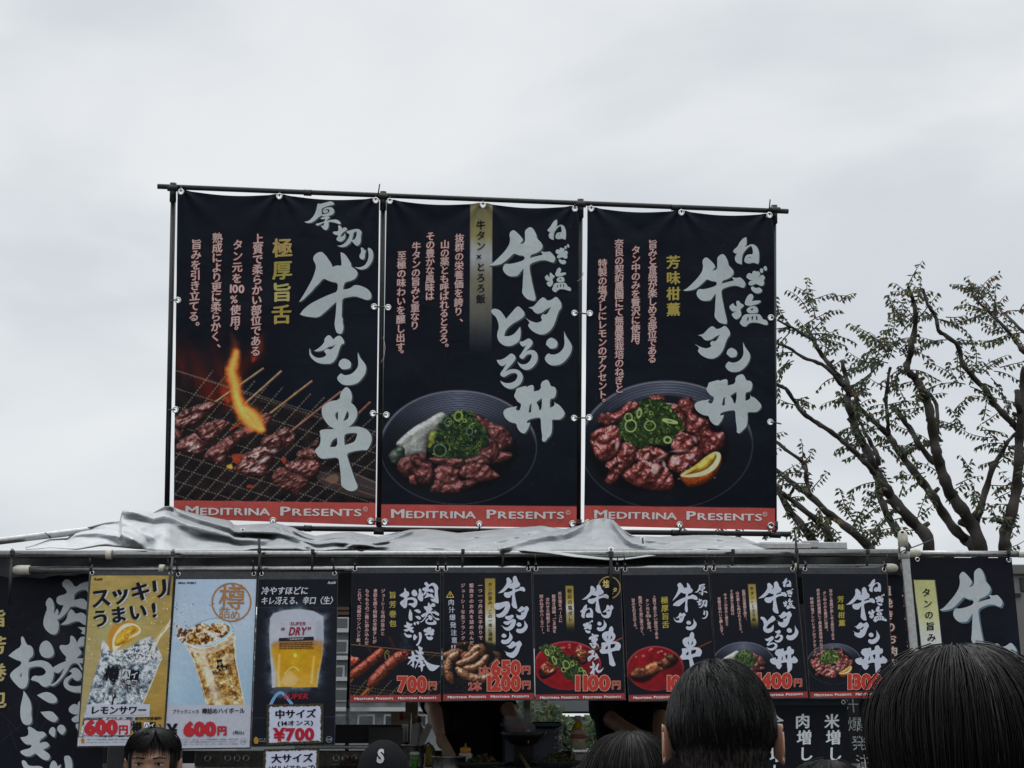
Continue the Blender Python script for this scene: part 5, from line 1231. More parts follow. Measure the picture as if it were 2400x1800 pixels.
def pd2(k):
    k.row('NIKKA WHISKY', (417.5, 1368.5), (460.5, 1368.3), 6, BL, off=.05)
    g = (.56, .40, .24); n = 48; cx, cy = 542.7, 1411.5
    k.poly([(cx + 47 * cos(2 * pi * i / n), cy + 46 * sin(2 * pi * i / n)) for i in range(n)], g, 1, [[(cx + 43.5 * cos(2 * pi * i / n), cy + 42.5 * sin(2 * pi * i / n)) for i in range(n)]])
    k.ch('樽', 544, 1400, 64, g, 2, .008, -.06, rise=.05); k.ch('詰', 526.5, 1436.5, 28, g, 2, .008, -.04); k.ch('め', 551.5, 1441.5, 26, g, 2, .008, -.04)
    k.row('BLACK', (500, 1581.5), (538.5, 1566.5), 13, BL, off=.03, layer=2)
    k.poly([(508, 1546.5), (521, 1545), (522, 1549), (519, 1551), (524, 1560), (520, 1566), (516, 1562), (510, 1569), (507, 1566), (511, 1556), (508, 1551)], BL, 2); k.poly([(513, 1552), (518, 1552), (519, 1558), (515, 1561), (512, 1558)], (.60, .48, .28), 3)
    k.row('ブラックニッカ', (404, 1672), (467, 1671.6), 11, BL, off=.02, layer=2, slant=.05); k.row('樽詰めハイボール', (473.5, 1671.8), (574, 1670.8), 14, BL, off=.03, layer=2)
    k.ch('¥', 412.5, 1711, 38, BL, 2, .05); k.row('600', (431.5, 1723.5), (507, 1722.8), 42, (.62, .13, .17), off=.065, layer=4, glow=(.34, .10, .14), goff=.075); k.ch('円', 520.5, 1712.5, 23, (.62, .13, .17), 4, .05, glow=(.34, .10, .14), goff=.065)
    k.row('(税込)', (546, 1720.5), (573, 1720.3), 9.5, BL, off=.02, layer=2)
    hand(k, 399, 1739.5, .95)
    for i, s in enumerate(['〔水割りウイスキー〕〔果汁0%〕ストップ!20歳未満飲酒・飲酒運転。妊娠中や授乳', '期の飲酒は、胎児・乳児の発育に悪影響を与えるおそれがあります。ほどよく、', '楽しく、いいお酒。すべては、お客さまの「うまい!」のために。製造者アサヒビール株式会社']): k.row(s, (408, 1735.5 + i * 5.4), (559, 1734 + i * 5.6), 4.2, (.22, .23, .28), layer=2, off=.0)
    ring(k, 570, 1737.5, 7.6, (.30, .31, .36))
def pd3(k):
    w = (.64, .65, .68)
    k.row('Asahi', (768, 1368.8), (787, 1368.3), 9, w, slant=.22, off=.04)
    k.row('冷やすほどに', (612, 1392.5), (722, 1391.8), 20, w, off=.032, slant=.18); k.row('キレ冴える、辛口〈生〉', (611, 1415.5), (789, 1414.5), 19.5, w, off=.03, slant=.18)
    r = (.46, .09, .17)
    k.row('SUPER', (679.5, 1465.8), (717, 1465.5), 11.5, r, off=.02, slant=.22, layer=2); k.row('“DRY”', (656, 1489), (737, 1488.5), 27, r, off=.035, slant=.22, layer=2)
    k.poly([(654, 1495.5), (735.4, 1492), (735.4, 1500.5), (654, 1503)], (.10, .11, .14), 2); k.row('“KARAKUCHI”', (674, 1500.3), (716, 1498.3), 5.2, (.72, .72, .74), off=.02, slant=.2, layer=4)
    q = random.Random(2)
    for i in range(4):
        x = 655.0; y = 1506.5 + i * 4.2
        while x < 731:
            l = q.uniform(4, 10); k.poly([(x, y - (x - 655) * .02), (x + l, y - (x + l - 655) * .02), (x + l, y + 2.1 - (x + l - 655) * .02), (x, y + 2.1 - (x - 655) * .02)], (.26, .16, .08), 2); x += l + 1.3
    k.row('SUPER', (664, 1638.5), (723, 1637.5), 17, (.56, .12, .17), off=.02, slant=.22, layer=2); k.row('“DRY”', (623, 1690), (760, 1688), 56, (.56, .12, .17), off=.03, slant=.2, layer=2)
    hand(k, 600.5, 1736.5, .9); ring(k, 771.5, 1733, 7.2, (.60, .62, .66))
    k.row('ほどよく、楽しく、いいお酒。', (607, 1733), (640, 1732.5), 3.6, (.6, .62, .66), off=0); k.row('のんだあとはリサイクル。', (607, 1738.5), (640, 1738), 3.6, (.6, .62, .66), off=0)

POSTERS = [
 ('golden lemon sour poster with an orange slice, black lettering and a red price', [(209, 1339), (409, 1340), (384, 1750), (180, 1752)], [(214, 1349), (406.5, 1349), (381.5, 1746.5), (183, 1748.5)], pic_sour, pd1),
 ('pale blue highball poster with a tilted amber glass and red price', [(411, 1342), (603.5, 1341), (587, 1755), (383, 1758)], [(412.5, 1358), (601, 1357.5), (585, 1751.5), (385, 1754)], pic_highball, pd2),
 ('black beer poster with a frosted glass of golden beer', [(606, 1341), (792.5, 1340), (785, 1747), (588, 1751)], [(607, 1358), (791, 1357.5), (783.5, 1744.5), (589.5, 1748)], pic_beer, pd3),
 ('black poster of two grilled meat rolls priced 700 yen', [(824.5, 1330), (1034, 1330), (1034, 1644.8), (819, 1648)], [(824.5, 1343.5), (1032.5, 1343), (1032.8, 1642.5), (820.5, 1645.5)], pa4, pd4),
 ('black poster of browned sausages with two red prices', [(1037.5, 1330), (1247, 1330), (1254, 1641), (1037.8, 1643.5)], [(1039, 1342.5), (1245, 1342), (1251.5, 1638.5), (1039, 1641)], pa5, pd5),
 ('black poster of scallion covered skewer on a red plate priced 1100 yen', [(1249, 1330), (1454, 1330), (1467.5, 1641), (1254.5, 1642.5)], [(1250.5, 1346), (1453, 1345), (1464.5, 1638), (1256.5, 1640)], pa6, pd6),
 ('black poster of plain tongue skewer on a red plate, partly behind a man', [(1457.5, 1331), (1661.5, 1330), (1681, 1640), (1473, 1645)], [(1459, 1348), (1660, 1346.5), (1679, 1637.5), (1474.5, 1642)], pa7, pd7),
 ('black poster of beef and white yam priced 1400 yen', [(1664.5, 1330), (1865, 1330), (1894.5, 1636.5), (1680, 1640)], [(1666, 1343), (1864, 1343), (1892.5, 1634), (1681.5, 1638)], pa8, pd8),
 ('black poster of glazed beef with orange wedge priced 1300 yen', [(1878.6, 1330), (2079.4, 1331), (2096, 1637.5), (1898, 1637.5)], [(1880.3, 1345), (2078, 1345.5), (2094, 1635), (1899.6, 1635.3)], pa9, pd9)]
PPL = []
for i, (lb, ou, inn, ar, dr) in enumerate(POSTERS):
    PPL.append(poster(lb, ou, inn, ar, dr, [0, .012, .004, .0, .008, .002, .01, .0, .008][i], 50 + i)[1])

# ------------------------------------------------------------------ small price cards clipped on the beer poster
def card(label, outer, draw, lift):
    pl = PPL[2]; tl, tr, br, bl = outer
    root = empty('price_card', pl.on((bl[0] + br[0]) / 2, bl[1], lift), label, 'price card', 'white price cards under the beer poster')
    m = MB(); q = [pl.on(*p, lift - .003) for p in outer]; q2 = [pl.on(*p, lift) for p in outer]
    m.add(q + q2, [(0, 1, 2, 3), (4, 7, 6, 5), (0, 4, 5, 1), (1, 5, 6, 2), (2, 6, 7, 3), (3, 7, 4, 0)]); m.build('backing', M_CLEARSTRIP, root)
    A = Art(tl, tr, br, bl, 1.2, (.10, .09, .08)); c = ((tl[0] + br[0]) / 2, (tl[1] + br[1]) / 2)
    g = fbm(A.X, A.Y, 5, 5)[..., None]; A.img[:] = np.array((.22, .20, .14)) * (.4 + 1.0 * g)
    inn = [(c[0] + (x - c[0]) * .90, c[1] + (y - c[1]) * .88) for x, y in outer]
    sl = A.box(inn, 5); d = A.sdf(inn, sl) + (fbm(A.X[sl], A.Y[sl], 4, 15) - .5) * 5
    A.mix(sl, sstep(-1.2, 1.2, d), (.65, .665, .73))
    k = Ink(pl, .001); draw(k)
    A.finish(pl, 'sheet', M_POS, root, PG, lambda X, Y: np.full(np.shape(X), lift + .001), inks=[k])
def dc1(k):
    k.row('中サイズ', (645, 1682.5), (742, 1680.5), 22, BL, off=.045, layer=1); k.row('(14オンス)', (651, 1700.5), (735, 1698.5), 13.5, BL, off=.04, layer=1); k.row('¥700', (644, 1735), (738, 1733.5), 38, (.56, .10, .16), off=.055, layer=1)
def dc2(k):
    k.row('大サイズ', (636.5, 1786.5), (735, 1784), 22, BL, off=.045, layer=1); k.row('(ゼルビアカップ)', (630, 1806), (740, 1804), 14, BL, off=.04, layer=1); k.row('¥800', (640, 1846), (735, 1844), 38, (.56, .10, .16), off=.055, layer=1) if False else None
card('white price card reading 700 yen, taped over the bottom of the beer poster', [(625.5, 1651.5), (759, 1649.2), (758, 1741.5), (624.5, 1746)], dc1, .006)
card('white large size card hanging just below the beer poster', [(618.7, 1756), (749.5, 1753), (746, 1838), (615.5, 1840)], dc2, .010)

# ------------------------------------------------------------------ banners and boards behind the poster row
def backsheet(name, label, cat, corners, Y, art, draw, eyes=(), gain=1.7, tilt=0.0):
    tl, tr, br, bl = corners
    pl = Plane(P(bl[0], bl[1], Y), P(br[0], br[1], Y), P(tl[0], tl[1], Y + tilt))
    root = empty(name, pl.on((tl[0] + tr[0]) / 2, tl[1]), label, cat)
    A = Art(tl, tr, br, bl, 1.8, INK); n = fbm(A.X, A.Y, 70, 91)[..., None]; A.img[:] = np.array((.05, .062, .096)) * (.8 + .4 * n); A.T = lambda p: p; A.ts = 1
    if art: art(A)
    k = Ink(pl, .0015); draw(k)
    A.finish(pl, 'sheet', M_BAN, root, gain, inks=[k])
    for e_ in eyes: eyelet(root, pl, e_[0], e_[1], e_[2], 'eyelet')
    return root, pl
LW = (.62, .645, .655); LG = (.27, .30, .30)
def art_l(A):
    q = random.Random(3); wear(A, 5, 60)
    for (x, y, w, a) in [(185, 1365, 40, .3), (140, 1500, 50, .22), (60, 1650, 40, .1)]:
        g = np.exp(-(((A.X - x) / w) ** 2 + ((A.Y - y) / w) ** 2)) * fbm(A.X, A.Y, 30, 97) * 1.4 * a; A.mix((slice(None), slice(None)), np.clip(g, 0, 1), (.36, .33, .33))
    for x0, y0, x1, y1 in [(0, 1670, 45, 1715), (20, 1700, 40, 1760), (95, 1640, 80, 1710), (62, 1625, 88, 1640), (0, 1740, 60, 1690), (110, 1690, 85, 1720)]: A.line([(x0, y0), (x1, y1)], 1.2, (.22, .23, .26), .8, .5)
def draw_l(k):
    S = dict(sh=(3.2, 3.0))
    for n, b in [('肉', (101, 1356.6, 242, 1500.6)), ('巻', (114, 1489.7, 234, 1624)), ('き', (160, 1641, 228, 1721)), ('お', (20, 1491, 127, 1615)), ('に', (47.7, 1619, 138, 1700)), ('ぎ2', nat(0, 1560, 6.914, 'ぎ2')), ('り2', (116, 1770, 170, 1851))]: k.glyph(n, b, LW, LG, grid=0, **S)
    k.col('旨芳巻包', (-6, 1450), (-6, 1640), 44, (.62, .57, .38), off=.035, rise=.05)
backsheet('banner', 'black banner with huge white lettering at the left edge behind the lemon sour poster', 'banner', [(-90, 1312), (243, 1314), (240, 1880), (-90, 1880)], 6.14, art_l, draw_l)
def art_r(A):
    gstrip(A, [(2141, 1359), (2191, 1359.7), (2222, 1640), (2175, 1640)], 1359, 1640, False, [(.66, .66, .44), (.70, .70, .52), (.74, .76, .72), (.74, .76, .72), (.70, .70, .5), (.6, .58, .36)]); wear(A, 8, 14)
def draw_r(k):
    k.glyph('牛', (2202, 1331, 2349, 1521.4), LW, (.28, .38, .42), (4, 3.4), grid=0); k.glyph('タ', (2289, 1507, 2383, 1604), LW, (.28, .38, .42), (4, 3.4), grid=0)
    k.col('タンの旨み、この一', (2171, 1389), (2195, 1600), 21, BL, off=.03, rise=.06)
    kw = dict(off=.03, glow=(.42, .12, .08), goff=.12)
    k.col('一つ一つ丹念に手作り', (2126, 1397), (2152, 1640), 24, (.82, .74, .70), **kw); k.col('粗挽きのお肉を詰め込', (2077, 1385), (2104, 1640), 24, (.82, .74, .70), **kw)
    k.col('肉汁爆発注意', (1985, 1610), (2032, 1830), 36, (.60, .62, .62), off=.0, slant=-.08)
backsheet('banner', 'black banner with a huge white character and cream strip right of the steel post', 'banner', [(1975, 1306), (2371, 1307.5), (2424, 1860), (2035, 1860)], 6.10, art_r, draw_r, [(2149.5, 1311.5, 5.5), (2363, 1313.5, 5.5)])
def art_m(A):
    k = sstep(-.8, .8, 1653 - A.Y); A.mix((slice(None), slice(None)), k * .8, (.17, .19, .22))
def draw_m(k):
    w = (.72, .74, .80)
    for t, a, b in [('米増し', (1949.6, 1691), (1956.5, 1767)), ('肉増し', (1881, 1691), (1888.5, 1767)), ('全部増し', (1818, 1693), (1822.5, 1808))]: k.col(t, a, b, 36, w, off=.03, rise=.05)
backsheet('menu_board', 'black extra topping board with three columns of white characters below the last posters', 'menu board', [(1690, 1639), (1984, 1639), (1999, 1840), (1690, 1840)], 6.02, art_m, draw_m, [(1976, 1646, 5.0)])
# ------------------------------------------------------------------ ground
M_ASPH = mat('asphalt', (0.05, 0.05, 0.052), 0.9, var=0.35, vscale=6, bump=0.4, bscale=60)
g = mesh('ground', [(-400, -60, 0), (400, -60, 0), (400, 900, 0), (-400, 900, 0)], [(0, 1, 2, 3)], M_ASPH); tag(g, kind='structure')

# ------------------------------------------------------------------ stall shell
M_DARKCLOTH = mat('dark_awning_cloth', (0.010, 0.011, 0.014), 0.75, var=0.4, vscale=14, bump=0.3, bscale=25)
M_GREYPANEL = mat('grey_panel', (0.20, 0.20, 0.20), 0.5, var=0.12, vscale=8)
M_FRAME = mat('window_frame_brown', (0.14, 0.11, 0.08), 0.5, var=0.2, vscale=30)
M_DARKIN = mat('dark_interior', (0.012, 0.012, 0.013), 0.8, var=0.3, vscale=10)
def quad(name, a, b, c, d, m, parent, th=0.02):
    a, b, c, d = V(a), V(b), V(c), V(d); n = (b - a).cross(c - a).normalized() * th
    mb = MB(); mb.add([a, b, c, d, a + n, b + n, c + n, d + n], [(3, 2, 1, 0), (4, 5, 6, 7), (0, 1, 5, 4), (1, 2, 6, 5), (2, 3, 7, 6), (3, 0, 4, 7)])
    return mb.build(name, m, parent)
def bar(name, x0, y0, x1, y1, Y, d, m, parent=None, bev=0.004, back=None):
    """upright slab covering a rectangle of the view at depth Y, d deep"""
    a, b = P(x0, y1, Y), P(x1, y0, Y)
    mb = MB(); mb.box(((a.x + b.x) / 2, Y + d / 2, (a.z + b.z) / 2), (abs(b.x - a.x), d, abs(b.z - a.z)), bev=bev)
    return mb.build(name, m, parent)
st = empty('food_stall', (0, 7.2, 0), 'dark food stall with an open serving side under the hanging posters', 'food stall')
zt = P(0, 1311, 6.1).z
mb = MB(); mb.box((-.55, 7.2, zt - .02), (4.6, 2.0, .04)); mb.build('roof', M_DARKCLOTH, st)
# cloth pelmet with a sagging lower hem, tucked behind the two rails
xs = np.linspace(-40, 2120, 110); vs = []; fs = []
for i, x in enumerate(xs):
    yb = 1349 + 5 * sin(x * .021) + 3 * sin(x * .083)
    for j, t in enumerate((0, .33, .66, 1)):
        vs.append(P(x, 1303 + (yb - 1303) * t, 6.06 + .012 * sin(x * .05 + j)))
for i in range(len(xs) - 1):
    for j in range(3): fs.append((i * 4 + j, i * 4 + j + 1, i * 4 + j + 5, i * 4 + j + 4))
mesh('pelmet', vs, fs, M_DARKCLOTH, st, True)
for (x0, x1) in ((-2.75, -2.05), (.98, 2.75)):
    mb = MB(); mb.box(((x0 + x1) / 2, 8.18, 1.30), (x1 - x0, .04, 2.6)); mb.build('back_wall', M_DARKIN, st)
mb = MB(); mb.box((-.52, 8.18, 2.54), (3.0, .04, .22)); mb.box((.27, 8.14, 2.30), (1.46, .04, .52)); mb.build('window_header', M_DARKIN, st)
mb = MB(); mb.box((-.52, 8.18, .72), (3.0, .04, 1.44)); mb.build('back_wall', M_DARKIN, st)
for (x0, x1, m_) in ((953, 966, M_FRAME), (967, 982, M_FRAME), (1226, 1242, M_GREYPANEL), (816, 823, M_DARKIN)):
    a, b = P(x0, 1500, 8.1), P(x1, 1500, 8.1); mb = MB(); mb.box(((a.x + b.x) / 2, 8.13, 1.95), (b.x - a.x, .05, 1.05)); mb.build('window_post', m_, st)
zs = P(0, 1806, 6.5).z
mb = MB(); mb.box((.1, 6.9, zs - .03), (5.2, 1.5, .06), bev=.006); mb.build('counter_top', mat('counter_steel', (.20, .20, .20), .4, metal=.7, var=.2, vscale=20), st)
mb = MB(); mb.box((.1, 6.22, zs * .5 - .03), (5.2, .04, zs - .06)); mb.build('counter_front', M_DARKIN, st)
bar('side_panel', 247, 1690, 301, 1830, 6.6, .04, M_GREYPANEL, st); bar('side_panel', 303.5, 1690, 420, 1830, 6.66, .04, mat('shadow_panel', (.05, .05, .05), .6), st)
mb = MB(); mb.tube([P(425.5, 1752, 6.5), P(424, 1830, 6.5)], .006, 8); mb.build('thin_post', M_GREYPANEL, st, True)

# ------------------------------------------------------------------ steel rails, upright and their fittings
px6 = 5.95 / F_PX
rail = empty('canopy_rail', P(1050, 1299, 5.95), 'long stainless rail along the stall roof edge above the posters', 'rail')
mb = MB(); mb.tube([P(-80, 1299.5, 5.96), P(1000, 1299, 5.96), P(2126, 1296, 5.96)], 9.3 * px6, 20); mb.build('tube', M_STEEL, rail, True)
def ivory_end(parent, a, b, r, name='end_cap'):
    a, b = V(a), V(b); d = (b - a); L = d.length; n = 9
    pts = [a + d * t for t in (0, .04, .55, .72, .85, .94, 1.0)]
    mb = MB(); mb.tube(pts, [r * .97, r, r, r * .93, r * .78, r * .52, r * .12], 18); return mb.build(name, M_WHITEPL, parent, True)
ivory_end(rail, P(2126, 1296, 5.96), P(2159, 1295, 5.96), 10.6 * px6)
for (x0, x1, y) in ((250, 263, 1299.5), (1167, 1178, 1289)):
    mb = MB(); mb.tube([P(x0, y, 5.96), P(x1, y, 5.96)], 11.3 * px6 if x0 < 1000 else 7 * px6, 20); mb.build('collar', M_WHITEPL, rail, True)
prl = empty('poster_rail', P(1050, 1333, 5.94), 'thinner stainless rail with ivory ends from which the posters hang', 'rail')
mb = MB(); mb.tube([P(66, 1335.5, 5.945), P(2076, 1331, 5.945)], 8.2 * px6, 18); mb.build('tube', M_STEEL, prl, True)
ivory_end(prl, P(70, 1335.5, 5.945), P(28, 1335.5, 5.945), 11 * px6); ivory_end(prl, P(2071, 1331, 5.945), P(2105, 1331, 5.945), 10.2 * px6)
for (x0, x1, y) in ((374, 386, 1329), (1861, 1869, 1326)):
    mb = MB(); mb.tube([P(x0, y + 4, 5.945), P(x1, y + 4, 5.945)], 10 * px6, 16); mb.build('collar', M_WHITEPL, prl, True)
rr_ = empty('side_rail', P(2260, 1299, 5.9), 'short stainless rail right of the upright post carrying the cream striped banner', 'rail')
mb = MB(); mb.tube([P(2122, 1298, 5.97), P(2388, 1298.7, 6.0)], 7.6 * px6, 18); mb.build('tube', M_STEEL, rr_, True); ivory_end(rr_, P(2386, 1298.7, 6.0), P(2440, 1299, 6.0), 8.2 * px6)
up = empty('upright_post', P(2170, 1830, 5.84), 'leaning stainless upright post with an ivory cap at the right', 'post')
mb = MB(); mb.tube([P(2116, 1282, 5.86), P(2121, 1312, 5.86), P(2144, 1558, 5.84), P(2172, 1850, 5.82), P(2196, 2750, 5.75)], 11.2 * px6, 20); mb.build('tube', M_STEEL, up, True)
mb = MB(); mb.tube([P(2117, 1281, 5.86), P(2116, 1262, 5.86), P(2115.5, 1252, 5.86), P(2115, 1246, 5.86), P(2115, 1242, 5.86)], [11.6 * px6, 11.6 * px6, 11.2 * px6, 8.5 * px6, 3 * px6], 18); mb.tube([P(2112, 1247, 5.84), P(2118, 1247, 5.84)], 2.4 * px6, 8, m=1); mb.build('end_cap', [M_WHITEPL, M_BLACKPL], up, True)
mb = MB(); mb.tube([P(2118.4, 1297, 5.86), P(2119, 1311, 5.86)], 12.6 * px6, 18); mb.build('collar', mat('grey_plastic', (.34, .34, .32), .5, var=.2), up, True)
sl_ = empty('slanted_pipe', P(0, 1268, 6.6), 'grey roof pipe slanting up to the silver tarp at the left edge', 'pipe')
mb = MB(); mb.tube([P(-90, 1278, 6.55), P(0, 1268, 6.6), P(200, 1244, 6.75), P(330, 1236, 6.85)], 9.5 * px6, 16); mb.build('tube', mat('dull_steel', (.38, .38, .38), .35, metal=.8, var=.2, vscale=40), sl_, True)
mb = MB(); mb.tube([P(106, 1249, 6.62), P(114, 1254, 6.6), P(119, 1262, 6.6)], .006, 8, flat=.5); mb.build('cable_tie', M_BLACKPL, sl_, True)
gp = empty('roof_beam', P(1900, 1280, 6.7), 'grey roof beam and brackets showing beyond the tarp near the tree trunks', 'beam')
a_, b_ = P(1780, 1283, 6.6), P(1985, 1283, 6.6)
mb = MB(); mb.box(((a_.x + b_.x) / 2, 6.62, P(0, 1279, 6.6).z), (b_.x - a_.x, .06, .035), bev=.004); mb.box((P(1845, 1276, 6.5).x, 6.55, P(0, 1277, 6.5).z), (.16, .05, .03), bev=.004); mb.box((P(1905, 1273, 6.5).x, 6.55, P(0, 1274, 6.5).z), (.07, .05, .035), bev=.004)
mb.build('beam', mat('galvanised', (.42, .43, .44), .4, metal=.6, var=.15, vscale=30), gp)
mb = MB(); mb.box((P(1770, 1291, 6.5).x, 6.4, P(0, 1281, 6.4).z), (.5, .05, .03), bev=.004); mb.build('bracket', M_STEEL, gp)

def strap(label, pts, w, group=None, m=M_BLACKPL, name='cable_tie', Y=5.9):
    root = empty(name, P(pts[0][0], pts[0][1], Y), label, 'cable tie', group)
    mb = MB(); mb.tube([P(p[0], p[1], p[2]) for p in pts], w * px6 / 2, 8, flat=.45); mb.build('strap', m, root, True)
    mb = MB(); mb.box(P(pts[1][0], pts[1][1], pts[1][2] - .006), (w * px6 * 1.5, .012, w * px6 * 1.8), bev=.002); mb.build('lock_head', m, root)
M_GREYTIE = mat('grey_tie', (.05, .052, .056), .5)
strap('long black strap hanging down the left banner edge', [(29, 1287, 5.975), (29, 1296, 5.935), (28, 1310, 5.94), (26, 1330, 5.90), (22, 1418, 5.90)], 7)
strap('long grey tie dangling over the lemon sour poster', [(406, 1288, 5.975), (405, 1297, 5.935), (404, 1311, 5.92), (401, 1335, 5.89), (394, 1395, 5.875)], 6, m=M_GREYTIE)
strap('black tie sticking up above the rail over the highball poster edge', [(607, 1262, 5.93), (608, 1290, 5.93), (608, 1312, 5.92), (606, 1348, 5.90)], 6)
strap('long black tie hanging over the scallion skewer poster', [(1432, 1292, 5.885), (1432, 1300, 5.885), (1432, 1330, 5.88), (1431, 1404, 5.875)], 8)
strap('black tie sticking up near the right end of the tarp', [(1864, 1252, 5.93), (1867, 1290, 5.935), (1870, 1312, 5.93), (1871, 1345, 5.91)], 5.5)
strap('black tie whose tail points up right beside the upright post cap', [(2186, 1265, 5.83), (2128, 1287, 5.83), (2114, 1292, 5.83), (2108, 1300, 5.84)], 6)
for x in (733, 1085, 1180, 1718, 2034):
    strap('small black cable tie looped round the upper steel rail', [(x, 1288, 5.975), (x, 1292, 5.937), (x - 1, 1300, 5.932), (x - 1, 1310, 5.937), (x - 2, 1326 if x != 733 else 1352, 5.925)], 5.5, 'small cable ties on the upper rail')
strap('black tie round the short right rail above the striped banner', [(2363, 1290, 6.02), (2364, 1294, 5.97), (2364.5, 1302, 5.97), (2363, 1313, 6.08)], 5.5)

# ------------------------------------------------------------------ silver tarp thrown over the roof
TOP = '60,1284 77,1280 116,1265 158,1262 177,1246 193,1240 247,1226 280,1222 286,1196 316,1195 361,1201 386,1188 398,1187 420,1194 467,1206 538,1220 550,1231 589,1229 647,1226 687,1236 714,1249 738,1256 786,1249 826,1247 884,1258 928,1249 962,1241 1000,1240 1024,1242 1074,1249 1118,1245 1171,1240 1268,1232 1324,1240 1360,1231 1389,1217 1416,1214 1437,1218 1450,1231 1466,1247 1482,1256 1546,1258 1625,1254 1678,1254 1742,1260 1774,1273 1797,1286 1806,1291'
BOT = '60,1287 120,1284 180,1289 230,1281 250,1280 318,1287 409,1291 500,1290 565,1291 589,1286 640,1284 691,1285 731,1291 750,1293 779,1287 860,1290 1000,1292 1100,1294 1230,1290 1290,1296 1341,1304 1430,1312 1453,1312 1520,1303 1564,1298 1599,1291 1630,1284 1678,1286 1731,1292 1771,1292 1806,1293'
tp, bt = pts_of(TOP), pts_of(BOT)
XS = np.unique(np.concatenate([np.linspace(60, 1806, 420), [p[0] for p in tp]])); NV = 40
ty = np.interp(XS, [p[0] for p in tp], [p[1] for p in tp]); by = np.interp(XS, [p[0] for p in bt], [p[1] for p in bt])
U, Vv = np.meshgrid(XS, np.linspace(0, 1, NV), indexing='ij')
PY = by[:, None] + (ty - by)[:, None] * Vv ** .85
fr_ = ((XS > 1150) & (XS < 1600)).astype(float); fr_ = np.convolve(np.pad(fr_, 12, 'edge'), np.ones(25) / 25, 'valid')
Y0 = 6.03 - .13 * fr_
YD = Y0[:, None] * (1 - Vv) + 6.72 * Vv
def ridge(a): return 1 - np.abs(2 * (a - np.floor(a)) - 1)
def facet(X, Y, seed):
    """crumple: flat facets meeting in creases (straight interpolation over a triangle lattice)"""
    L = np.random.default_rng(seed).random((128, 128)); a = X - Y * .577; b = Y * 1.155
    i, j = np.floor(a).astype(int), np.floor(b).astype(int); f, g_ = a - i, b - j; q = lambda m_, n_: L[(i + m_) & 127, (j + n_) & 127]
    return np.where(f + g_ < 1, q(0, 0) * (1 - f - g_) + q(1, 0) * f + q(0, 1) * g_, q(1, 1) * (f + g_ - 1) + q(1, 0) * (1 - g_) + q(0, 1) * (1 - f))
wx = U + (fbm(U, Vv * 160, 90, 301, 2) - .5) * 120; wy = Vv * 170 + (fbm(U, Vv * 160, 90, 311, 2) - .5) * 70
f1 = facet((wx * .92 + wy * .9) / 170, (wy * 1.0 - wx * .22) / 75, 7); f2 = facet((wx + wy * 1.4) / 64, (wy - wx * .3) / 34, 8); f3 = facet((wx - wy) / 26, (wy + wx * .2) / 17, 9)
env = np.sin(np.clip(Vv, 0, 1) * pi) ** .5
YD = YD + env * ((f1 - .5) * .34 + (f2 - .5) * .10 + (f3 - .5) * .022)
# two long pleats on the left as in a bunched sheet
for (x0, v0, x1, v1, a) in [(300, .95, 620, .25, .13), (420, .92, 900, .2, .10), (180, .8, 330, .1, .10), (1360, .95, 1180, .1, .10), (1440, .9, 1560, .15, .10), (640, .95, 720, .2, .07), (960, .9, 820, .15, .08)]:
    d, *_ = seg_dist(U, Vv * 110, [(x0, v0 * 110), (x1, v1 * 110)]); YD = YD - a * np.exp(-(d / 9) ** 2) + a * .8 * np.exp(-((d - 18) / 12) ** 2)
u_, v_ = (U - 1200) / F_PX, (900 - PY) / F_PX; dy = CP - v_ * SP
W = np.stack([u_ * YD / dy, YD, CAM_Z + (SP + v_ * CP) * YD / dy], -1)
n0, n1 = U.shape; ii = np.arange(n0 - 1)[:, None] * n1 + np.arange(n1 - 1)[None, :]
ff = np.stack([ii, ii + n1, ii + n1 + 1, ii + 1], -1).reshape(-1, 4)
M_TARP = mat('silver_tarp', (.50, .52, .53), .45, metal=.0, spec=.5, var=.14, vscale=9, bump=.35, bscale=60, rvar=.12)
tarp = empty('tarp', P(900, 1290, 6.3), 'crumpled silver tarpaulin thrown over the stall roof below the tall banners', 'tarp')
to = mesh('sheet', W.reshape(-1, 3), ff, M_TARP, tarp, True)
md = to.modifiers.new('thickness', 'SOLIDIFY'); md.thickness = .003; md.offset = -1
class _F: n = V((0, -1, .15)).normalized()
def ey2(px, py, Y, r, parent):
    mb = MB(); mb.torus(P(px, py, Y), (0, -1, .35), r * .8 * Y / F_PX, r * .26 * Y / F_PX); mb.build('grommet', M_EYELET, parent, True)
    mb = MB(); mb.lathe(P(px, py, Y + .004), [(r * .7 * Y / F_PX, 0), (r * .7 * Y / F_PX, .001)], 16); o = mb.build('grommet_hole', M_BLACKPL, parent)
    mb = MB(); mb.tube([P(px, py, Y - .005), P(px + 1, py + 9, Y - .02), P(px + 1, py + 18, Y - .01)], .004, 6); mb.build('cable_tie', M_BLACKPL, parent, True)
ey2(1432, 1288, 5.93, 6.5, tarp); ey2(569, 1242, 6.40, 5, tarp); ey2(1506, 1262, 6.5, 5, tarp)

